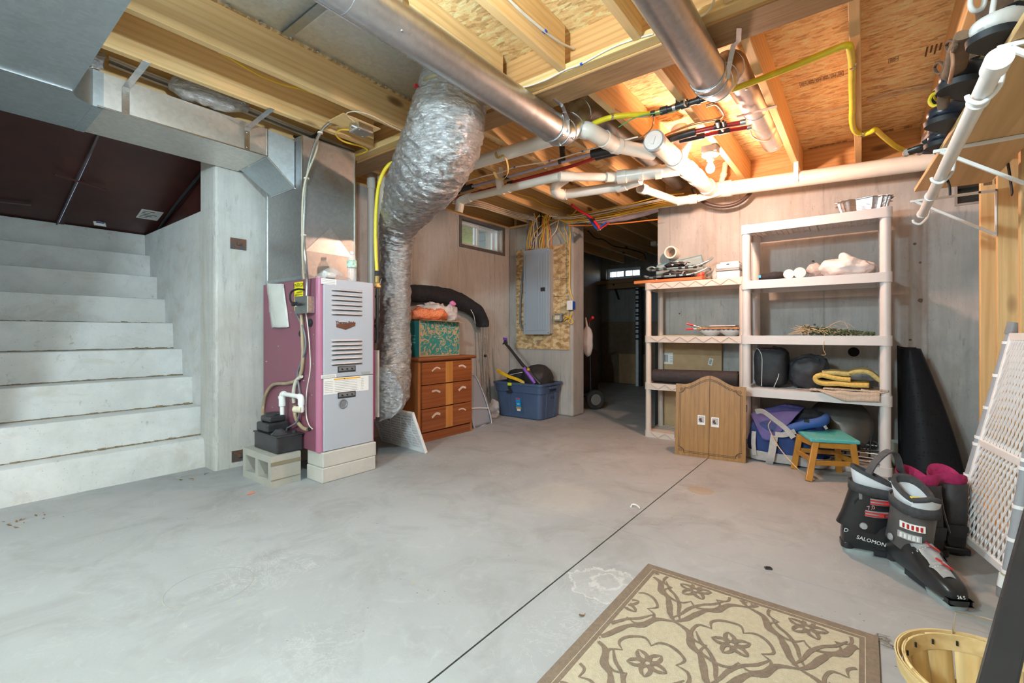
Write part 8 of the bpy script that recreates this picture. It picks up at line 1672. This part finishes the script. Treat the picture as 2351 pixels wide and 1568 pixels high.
# ================================================================== SKI BOOTS
M_SHB = plain('boot_black_shell', (.018, .018, .02), .28, 0, .3, 12); M_SHG = plain('boot_grey_shell', (.085, .08, .08), .38, 0, .15, 10); M_LINW = plain('boot_liner_white', (.60, .62, .66), .6, 0, .06); M_LIND = plain('boot_liner_dark', (.05, .05, .055), .9, 0, .2, 60, .5, 220); M_SOLE = plain('boot_sole_grey', (.30, .34, .33), .5, 0, .1); M_SILV2 = plain('boot_silver', (.55, .56, .58), .25, .5); M_BRED = plain('boot_red', (.52, .03, .03), .3, 0, .1)
def ski_boot(label, loc, rz, cuffmat, ladders, buckles):
    t = thing('ski_boot', label, 'ski boot', loc, (0, 0, rz), 'pair of ski boots'); B = dict(local=True)
    sole = [(-.0, .33), ]
    loft([[V((x, y, z)) for x, y in rrect(x0, x1, -hw, hw, r)] for z, x0, x1, hw, r in ((0, .0, .11, .034, .03), (.018, -.004, .112, .036, .03))], True, True).build('heel_plate', M_SOLE, t, smooth=40, **B)
    loft([[V((x, y, z)) for x, y in rrect(x0, x1, -hw, hw, r)] for z, x0, x1, hw, r in ((0, .20, .322, .034, .03), (.018, .195, .325, .036, .03))], True, True).build('toe_plate', M_SOLE, t, smooth=40, **B)
    MB().box(.10, .21, -.030, .030, .008, .03).build('arch', M_SHB, t, **B)
    loft([[V((x, y, z)) for x, y in rrect(-.010, .033, -.037, .037, .02)] for z in (.018, .045)], True, True).build('heel_lug', M_SHB, t, smooth=40, bevel=.004, **B)
    loft([[V((x, y, z)) for x, y in rrect(.29, .330, -.035, .035, .03)] for z in (.018, .036)], True, True).build('toe_lug', M_SHB, t, smooth=40, bevel=.004, **B)
    st = [(-.006, .020, .03, .09), (.0, .034, .02, .125), (.03, .041, .018, .165), (.07, .044, .018, .19), (.11, .045, .018, .185), (.15, .046, .018, .155), (.19, .049, .018, .128), (.23, .050, .018, .104), (.27, .046, .018, .088), (.30, .038, .020, .076), (.318, .024, .025, .062)]
    loft([xring(x, hw, z0, z1, 2.8, 28) for x, hw, z0, z1 in st], True, True).build('lower_shell', M_SHB, t, smooth=50, **B)
    # silver instep
    loft([[V((x, y, z + .002)) for (y, z) in [(hw * math.sin(a), z1 - (1 - math.cos(a)) * .055) for a in [(-1.0 + i * .2) for i in range(11)]]] for x, hw, z1 in ((.135, .044, .170), (.17, .046, .144), (.21, .047, .118), (.25, .044, .098), (.275, .040, .088))], False).build('instep_plate', M_SILV2 if cuffmat is M_SHG else M_SHG, t, smooth=50, solid=.003, **B)
    cuff = [(.105, .062, .086, .048), (.15, .078, .084, .052), (.20, .088, .080, .054), (.25, .098, .076, .056), (.285, .104, .074, .057)]
    n = 32
    def cring(z, cx_, hx, hy, d=0.0, tilt=0.0): return [p + V((0, 0, -tilt * (p.x - cx_) / hx)) for p in ring2((cx_, 0, z), hx + d, hy + d, 2.5, n)]
    cu = loft([cring(z, c_, hx, hy, 0, .012) for z, c_, hx, hy in cuff] + [cring(.285, .104, .074, .057, -.006, .012), cring(.15, .078, .084, .052, -.008, .012)], False).build('cuff', cuffmat, t, smooth=50, **B)
    loft([cring(z, c_, hx, hy, d, tl) for z, c_, hx, hy, d, tl in ((.22, .092, .078, .055, -.010, .0), (.285, .102, .074, .057, -.008, .01), (.315, .100, .074, .058, -.002, .030), (.328, .098, .074, .058, -.008, .034), (.315, .100, .074, .058, -.020, .030), (.22, .095, .078, .055, -.024, 0))], False).build('liner_collar', M_LINW, t, smooth=50, **B)
    loft([cring(z, c_, hx, hy, d, tl) for z, c_, hx, hy, d, tl in ((.322, .098, .074, .058, -.002, .033), (.336, .097, .074, .058, -.006, .036), (.336, .097, .074, .058, -.017, .036), (.315, .098, .074, .058, -.021, .033))], False).build('collar_trim', M_LIND, t, smooth=50, **B)
    def tongue(u, v): a = (u - .5) * 1.9; r_ = .058; return V((.112 + .056 * math.cos(a) + .022 * v, .052 * math.sin(a), .245 + .078 * v - .03 * abs(u - .5) * v))
    MB().grid(tongue, 12, 8).build('tongue', M_LINW, t, smooth=60, solid=.014, **B); MB().tube([tongue(i / 12, 1) for i in range(13)], .010, 8).build('tongue_trim', M_LIND, t, smooth=60, **B)
    # power strap
    loft([cring(z, .102, .082, .062, 0, .01) for z in (.255, .292)], False).build('power_strap', M_LIND, t, smooth=50, solid=.004, **B)
    # buckles and ladders on the visible (right, -y) side and front
    def on_cuff(a, z): hx, hy, c_ = .083, .059, .092 + (z - .2) * .16; return V((c_ + hx * math.cos(a), hy * math.sin(a), z))
    def bank(z, a0, a1, m1, m2, kind):
        P = [on_cuff(a0 + (a1 - a0) * i / 6, z) for i in range(7)]
        s = strip(P, .024, (0, 0, 1), .006).build('buckle_base', m1, t, **B)
        if kind == 'ladder':
            for i in range(1, 6): MB().obox(P[i] + (P[i] - V((.092, 0, P[i].z))).normalized() * .004, (.005, .006, .016)).build('ladder_tooth', m2, s, **B)
        else:
            MB().tube([p + (p - V((.092, 0, p.z))).normalized() * .007 + V((0, 0, .006)) for p in P], .0028, 6).build('buckle_lever', m2, s, smooth=50, **B); MB().tube([p + (p - V((.092, 0, p.z))).normalized() * .007 + V((0, 0, -.006)) for p in P], .0028, 6).build('buckle_lever', m2, s, smooth=50, **B)
            MB().obox(P[3] + (P[3] - V((.092, 0, P[3].z))).normalized() * .008, (.014, .010, .010)).build('red_catch', M_BRED, s, **B)
    for z, a0, a1, m1, m2, kd in buckles: bank(z, a0, a1, m1, m2, kd)
    for x, z in ((.165, .148), (.225, .113)):
        MB().tube([(x, -.040, z - .035), (x + .006, -.02, z - .004), (x + .01, .01, z + .004), (x + .008, .035, z - .022)], .006, 6).build('toe_buckle_base', M_SILV2, t, smooth=50, **B)
        MB().tube([(x - .012, .000, z + .010), (x - .008, .030, z - .008), (x + .016, .032, z - .014), (x + .018, .002, z + .004), (x - .012, .000, z + .010)], .0032, 6).build('toe_buckle_lever', M_BRED, t, smooth=50, **B)
        for i in range(4): MB().obox((x + .004, -.034 + .008 * i, z - .022 + .006 * i), (.016, .004, .006)).build('ladder_tooth', M_PVCW, t, **B)
    for x, z in ((.062, .13),): MB().lathe([(0, .006), (.012, .005), (.014, 0)], (x, -.0545, z), 16, Matrix.Rotation(R(90), 3, 'X')).build('pivot_rivet', M_SILV2, t, smooth=50, **B)
    return t
hb1 = V((2.385, -.102, 0)); ht1 = V((2.09, -.262, 0)); rz1 = math.atan2(ht1.y - hb1.y, ht1.x - hb1.x)
bt1 = ski_boot('grey ski boot with red buckles pointing towards the rug', hb1, rz1, M_SHG, 1, [(.205, -1.25, -.15, M_PVCW, M_BRED, 'ladder'), (.165, -1.3, -.25, M_SILV2, M_PVCW, 'ladder')])
text_mesh('26.5', .014, frame((.3235, .0, .046), (0, 1, 0), (-.35, 0, 1)), M_PVCW, 'size_lettering', bt1, local=True)
MB().tube([(.12, -.046, .305), (.155, -.03, .312), (.165, .0, .314), (.158, .025, .312)], .006, 6).build('yellow_tab', plain('yellow_tab', (.70, .55, .02), .4), bt1, smooth=50, local=True)
hb2 = V((2.405, .07, 0)); rz2 = R(-80)
bt2 = ski_boot('black ski boot with white side lettering beside the stool', hb2, rz2, M_SHB, 1, [(.235, -1.75, -.55, M_SILV2, M_BRED, 'lever'), (.185, -1.85, -.65, M_SILV2, M_BRED, 'lever')])
text_mesh('SALOMON', .0215, frame((.088, -.0478, .070), (1, 0.02, -.16), (.25, 0, 1)), M_PVCW, 'side_lettering', bt2, local=True, sx=.95)
text_mesh('D', .022, frame((.006, -.0375, .095), (1, 0, 0), (.2, 0, 1)), M_PVCW, 'side_lettering', bt2, local=True)
text_mesh('7.0', .022, frame((.085, -.0605, .21), (.9, 0, .3), (-.3, 0, 1)), plain('pink_print', (.65, .35, .38), .5), 'side_lettering', bt2, local=True)
# carrying strap over boot 2
t = thing('boot_carry_strap', 'dark webbing carry strap arched above the ski boots', 'strap', SD(2045, 1045, 2.0))
strip([SD(1978, 1130, 1.90), SD(1990, 1095, 1.92), SD(2010, 1060, 1.94), (SD(2040, 1036, 1.96)), SD(2058, 1045, 1.98), SD(2070, 1085, 2.0), SD(2082, 1132, 2.02)], .034, (.8, .6, 0), .006).build('webbing', plain('grey_webbing_dark', (.075, .08, .09), .85, 0, .2, 40, .4, 200), t)
MB().obox(SD(1976, 1135, 1.89), (.03, .012, .035)).build('buckle', plain('pewter', (.25, .25, .25), .4, .5), t, bevel=.003); strip([SD(1972, 1138, 1.89), SD(1960, 1150, 1.90), SD(1958, 1165, 1.91)], .02, (.8, .6, 0), .004).build('strap_tail', M_CLOTHB, t)
strip([SD(2046, 1180, 1.87), SD(2042, 1205, 1.87), SD(2040, 1222, 1.87)], .04, (.8, .6, 0), .008).build('velcro_tab', M_CLOTHD, t)
# pair of snowboard boots with magenta liners
M_MAG = plain('magenta_liner', (.33, .015, .09), .85, 0, .2, 60, .5, 200); M_SNB = plain('snowboard_black', (.030, .030, .034), .55, 0, .25, 25)
def snow_boot(label, loc, rz):
    t = thing('snowboard_boot', label, 'snowboard boot', loc, (0, 0, rz), 'black boots with magenta liners'); B = dict(local=True)
    loft([[V((x, y, z)) for x, y in rrect(-.012, .29, -.046, .046, .045)] for z in (0, .028)], True, True).build('sole', M_BLACK, t, smooth=40, **B); MB().box(-.016, .05, -.044, .044, .004, .035).build('heel_bumper', M_SHB, t, bevel=.008, **B)
    st = [(-.006, .030, .026, .10), (.02, .042, .022, .13), (.08, .046, .022, .15), (.14, .047, .022, .135), (.20, .048, .022, .11), (.25, .044, .022, .092), (.28, .030, .026, .075)]
    loft([xring(x, hw, z0, z1, 2.6, 26) for x, hw, z0, z1 in st], True, True).build('boot_foot', M_SNB, t, smooth=50, **B)
    loft([ring2((c_, 0, z), hx, hy, 2.4, 30) for z, c_, hx, hy in ((.09, .068, .082, .048), (.15, .066, .076, .052), (.22, .074, .076, .056), (.285, .082, .08, .060), (.29, .082, .074, .054), (.20, .075, .066, .046))], False, True).noise(.003, 20, rz).build('boot_shaft', M_SNB, t, smooth=50, **B)
    loft([[p + V((0, 0, .018 * math.cos(2.0 * math.atan2(p.y, p.x - .085)))) for p in ring2((.085, 0, z), hx, hy, 2.3, 30)] for z, hx, hy in ((.27, .072, .052), (.305, .082, .060), (.318, .080, .058), (.300, .064, .045), (.22, .058, .040))], False, True).build('liner', M_MAG, t, smooth=50, **B)
    strip([(.155, -.04, .24), (.165, 0, .245), (.155, .04, .24)], .03, (0, 0, 1), .006).build('ankle_strap', M_CLOTHD, t, **B); strip([(-.012, -.03, .10), (-.017, -.0, .105), (-.012, .03, .10)], .05, (0, 0, 1), .006).build('heel_cap', M_CLOTHD, t, **B)
    for k in range(5): MB().tube([(.13 + .018 * k, -.02, .16 - .008 * k), (.135 + .018 * k, .02, .16 - .008 * k)], .003, 6).build('lace', plain('grey_lace', (.55, .52, .48), .6), t, smooth=50, **B)
    for s in (-1, 1): strip([(.0, s * .058, .10), (.03, s * .060, .18), (.05, s * .064, .27)], .008, (1, 0, 0), .002).build('grey_seam', plain('seam_grey', (.25, .25, .26), .5), t, **B)
    return t
snow_boot('left black snowboard boot with magenta liner behind the ski boots', V((2.545, -.235, 0)), R(38)); snow_boot('right black snowboard boot with magenta liner next to the lattice', V((2.60, -.285, 0)) + V((.03, -.02, 0)), R(14))
t = thing('loose_power_strap', 'grey-edged strap looping down beside the lattice panel', 'strap', SD(2200, 1230, 2.15))
strip([SD(2172, 1125, 2.10), SD(2166, 1160, 2.08), SD(2168, 1200, 2.07), SD(2185, 1228, 2.07), SD(2212, 1240, 2.07), SD(2230, 1222, 2.08), SD(2234, 1190, 2.10), SD(2222, 1155, 2.12), SD(2200, 1130, 2.14)], .036, (.75, -.5, .4), .005).build('webbing', plain('slate_webbing', (.055, .065, .08), .8, 0, .2, 40, .4, 200), t)
MB().obox(SD(2213, 1235, 2.05), (.01, .05, .022), Matrix.Rotation(-.6, 3, 'X')).build('woven_label', plain('pale_label', (.38, .41, .36), .6), t)
# ================================================================== BASKET
M_BSK = wood('basket_veneer', (.76, .58, .30), (.66, .47, .20), 2, 20, False, .6); M_BSKR = wood('basket_rim_veneer', (.70, .53, .27), (.58, .40, .17), 0, 20, False, .6)
bcx, bcy, br, bh = 1.335, -.222, .158, .215
t = thing('bushel_basket', 'round pale wooden splint basket in the bottom right corner', 'basket', (bcx, bcy, 0))
ns = 16
for k in range(ns):
    a0 = 2 * math.pi * (k + .03) / ns; a1 = 2 * math.pi * (k + .97) / ns; rb_ = br * .74; b = MB()
    def sv(u, v, d): a = a0 + (a1 - a0) * u; r_ = rb_ + (br - .006 - rb_) * v ** .8 + d; return (bcx + r_ * math.cos(a), bcy + r_ * math.sin(a), .004 + (bh - .004) * v)
    b.grid(lambda u, v: sv(u, v, .0015 * (k % 2)), 3, 5).build('stave', M_BSK, t, smooth=40, solid=.003)
MB().lathe([(0, .006), (br * .74, .006), (br * .74, .010), (0, .010)], (bcx, bcy, 0), 28).build('bottom_board', M_BSK, t)
def hoop(z0, z1, r_, th): MB().lathe([(r_, z0), (r_ + .004, z1), (r_ + .004 + th, z1), (r_ + th, z0), (r_, z0)], (bcx, bcy, 0), 48).build('hoop', M_BSKR, t, smooth=40)
hoop(bh - .034, bh, br - .013, .0025); hoop(bh - .034, bh + .002, br - .001, .0025); hoop(bh - .030, bh + .001, br + .003, .0025); hoop(.09, .115, br * .89, .003)
for k in range(18): a = 2 * math.pi * k / 18; MB().obox((bcx + (br - .0125) * math.cos(a), bcy + (br - .0125) * math.sin(a), bh - .016), (.004, .004, .010)).build('staple', M_DARKMET, t)
hp = SZ(2237, 1475, bh); w0 = V((bcx + br * math.cos(.35), bcy + br * math.sin(.35), bh))
MB().tube([w0 + V((0, 0, -.02)), w0 + V((.004, .0, .01)), w0 + V((.006, -.004, .048)), w0 + V((.012, -.05, .05)), w0 + V((.014, -.10, .045))], .0022, 6).build('wire_handle', M_STEEL, t, smooth=30)
t = thing('white_plastic_pan', 'white plastic edge standing beside the basket', 'container', SZ(2070, 1560, 0)); q = SZ(2068, 1568, .06)
MB().box(1.10, 1.20, -.080, -.040, .0, .135).build('pan_side', M_PVCW, t, bevel=.006); MB().box(1.10, 1.20, -.085, -.035, .135, .142).build('pan_rim', M_PVCW, t, bevel=.002)
# black square tube leaning in the foreground
t = thing('black_metal_pole', 'black square metal pole slanting across the bottom right corner', 'pole', (.5, .0, 0))
k0 = SD(2292, 1568, .72); k1 = SD(2366, 1262, .88); dd = (k1 - k0); e0 = k0 - dd * (k0.z / dd.z) ; e1 = k1 + dd * ((-.49 - k1.y) / dd.y)
MB().bar(e0 + dd.normalized() * .02 + V((0, 0, .012)), e1, .026, .040, (.2, .9, .3)).build('square_tube', plain('black_powder_coat', (.035, .036, .04), .35, .3, .1), t, bevel=.004); MB().bar(e0 + dd.normalized() * .0 + V((0, 0, .014)), e0 + dd.normalized() * .05 + V((0, 0, .014)), .037, .045, (.2, .9, .3)).build('end_cap', M_BLACK, t, bevel=.003)
# ================================================================== BITS ON THE FLOOR
t = thing('drawer_handle', 'small white curved plastic handle lying on the floor', 'handle', SZ(1460, 1163, 0)); MB().tube(catmull([SZ(1449, 1162, .004), SZ(1452, 1158, .010), SZ(1460, 1159, .012), SZ(1467, 1164, .010), SZ(1468, 1168, .004)], 6), .0035, 8).build('bow', M_PVCW, t, smooth=50); MB().obox(SZ(1449, 1163, .003), (.008, .008, .005)).build('foot', M_PVCW, t)
t = thing('black_plastic_chip', 'small black plastic chip on the bare floor above the rug', 'debris', SZ(1764, 1306, 0)); q = SZ(1764, 1306, 0); MB().obox((q.x, q.y, .003), (.016, .026, .005), Matrix.Rotation(.5, 3, 'Z')).build('chip', M_BLKP, t, bevel=.001); MB().obox((q.x + .002, q.y, .006), (.010, .016, .002), Matrix.Rotation(.5, 3, 'Z')).build('chip_ridge', M_BLACK, t)
t = thing('pink_scrap', 'tiny coral paper scrap on the floor before the cinder block', 'debris', SZ(578, 1133, 0)); q = SZ(578, 1133, 0)
MB().obox((q.x, q.y, .004), (.030, .014, .004), Matrix.Rotation(.4, 3, 'X')).build('scrap', plain('coral_paper', (.62, .22, .14), .7), t); MB().obox((q.x - .02, q.y - .006, .003), (.014, .010, .003)).build('scrap', plain('coral_paper', (.62, .22, .14), .7), t)
for i, (px, py) in enumerate(((440, 1100), (100, 1190), (30, 1200), (1335, 1410))):
    q = SZ(px, py, 0); t = thing('dry_leaf_litter', ('brown leaf crumbs at the foot of the pier', 'scattered leaf crumbs below the first step', 'leaf crumbs at the left picture edge below the steps', 'tan crumb beside the rug corner')[i], 'debris', q); b = MB(); r4 = random.Random(i)
    for k in range(7 if i < 3 else 3):
        c = q + V((r4.uniform(-.12, .12) * (.15 if i == 3 else 1), r4.uniform(-.06, .06) * (.2 if i == 3 else 1), .003)); s = r4.uniform(.004, .014); a = r4.random() * 6; d = V((math.cos(a), math.sin(a), .2)) * s; e = V((-math.sin(a), math.cos(a), 0)) * s * .5
        b.add([c - d, c + e, c + d + V((0, 0, .003)), c - e], [(0, 1, 2, 3)])
    stuff(b.build('crumbs', plain('dry_leaf', (.22, .13, .06), .9, 0, .3), t))
# round patched ring on the floor
t = struct(MB().lathe([(.135, .0003), (.137, .0009), (.139, .0003)], SZ(482, 1347, 0), 60).build('floor_drain_ring', plain('ring_grey', (.34, .33, .29), .8)))
# ================================================================== LAMPS
def lampholder(loc, label, spec, drop=0.0):
    x, y, z = loc
    t = thing('bulb_lampholder', label, 'lamp', loc, group='bare bulbs under the joists')
    MB().box(x - .05, x + .05, y - .05, y + .05, z - .001, z + .045).build('junction_box', M_BLUE if False else plain('box_grey_blue', (0.25, 0.28, 0.33), 0.5), t, bevel=.004)
    MB().lathe([(0.0, -.002), (.055, -.002), (.057, -.012), (.045, -.022), (.028, -.03), (.024, -.05), (0.0, -.05)], (x, y, z), 28).build('porcelain_holder', M_PVCW, t, smooth=40)
    if drop:
        MB().cyl((x, y, z - .048), (x, y, z - .05 - drop), .004, n=8).build('pendant_cord', M_BLACK, t); MB().lathe([(0, 0), (.02, 0), (.022, -.03), (.014, -.05)], (x, y, z - .008 - drop), 20).build('pendant_socket', M_PVCW, t, smooth=40); z = z - drop - .01
    t2 = NT('bulb_glow_' + spec['name']); t2.put(t2.b.inputs['Emission Color'], spec['color']); 
    gm = t2.done((0.9, 0.9, 0.9), 0.3, 0, None, Emission_Strength=spec['glow'])
    g = MB().lathe([(.012, -.05), (.014, -.062), (.022, -.08), (.029, -.098), (.029, -.112), (.022, -.126), (.01, -.133), (0.0, -.134)], (x, y, z), 24).build('bulb', gm, t, smooth=60)
    g.visible_shadow = True
    lamp_light('bulb_light', (x, y, z - .17), spec, spec.get('radius', 0.035))
    return t
lampholder((3.36, 0.845, 2.17), 'lit warm bare bulb in a white lampholder under a joist', dict(LAMP_WARM, name='warm', glow=60))
lampholder((0.50, 0.95, 2.213), 'cool bare bulb in a white lampholder nearest the camera', dict(LAMP_COOL, name='cool', glow=60), .10)
lampholder((-1.55, 1.1, 2.213), 'added unseen cool fill bulb in a white lampholder behind the camera', dict(LAMP_REAR_FILL, name='rear', glow=40, radius=.20), .10)  # invented fill lamp to brighten the stairs, pier and back wall
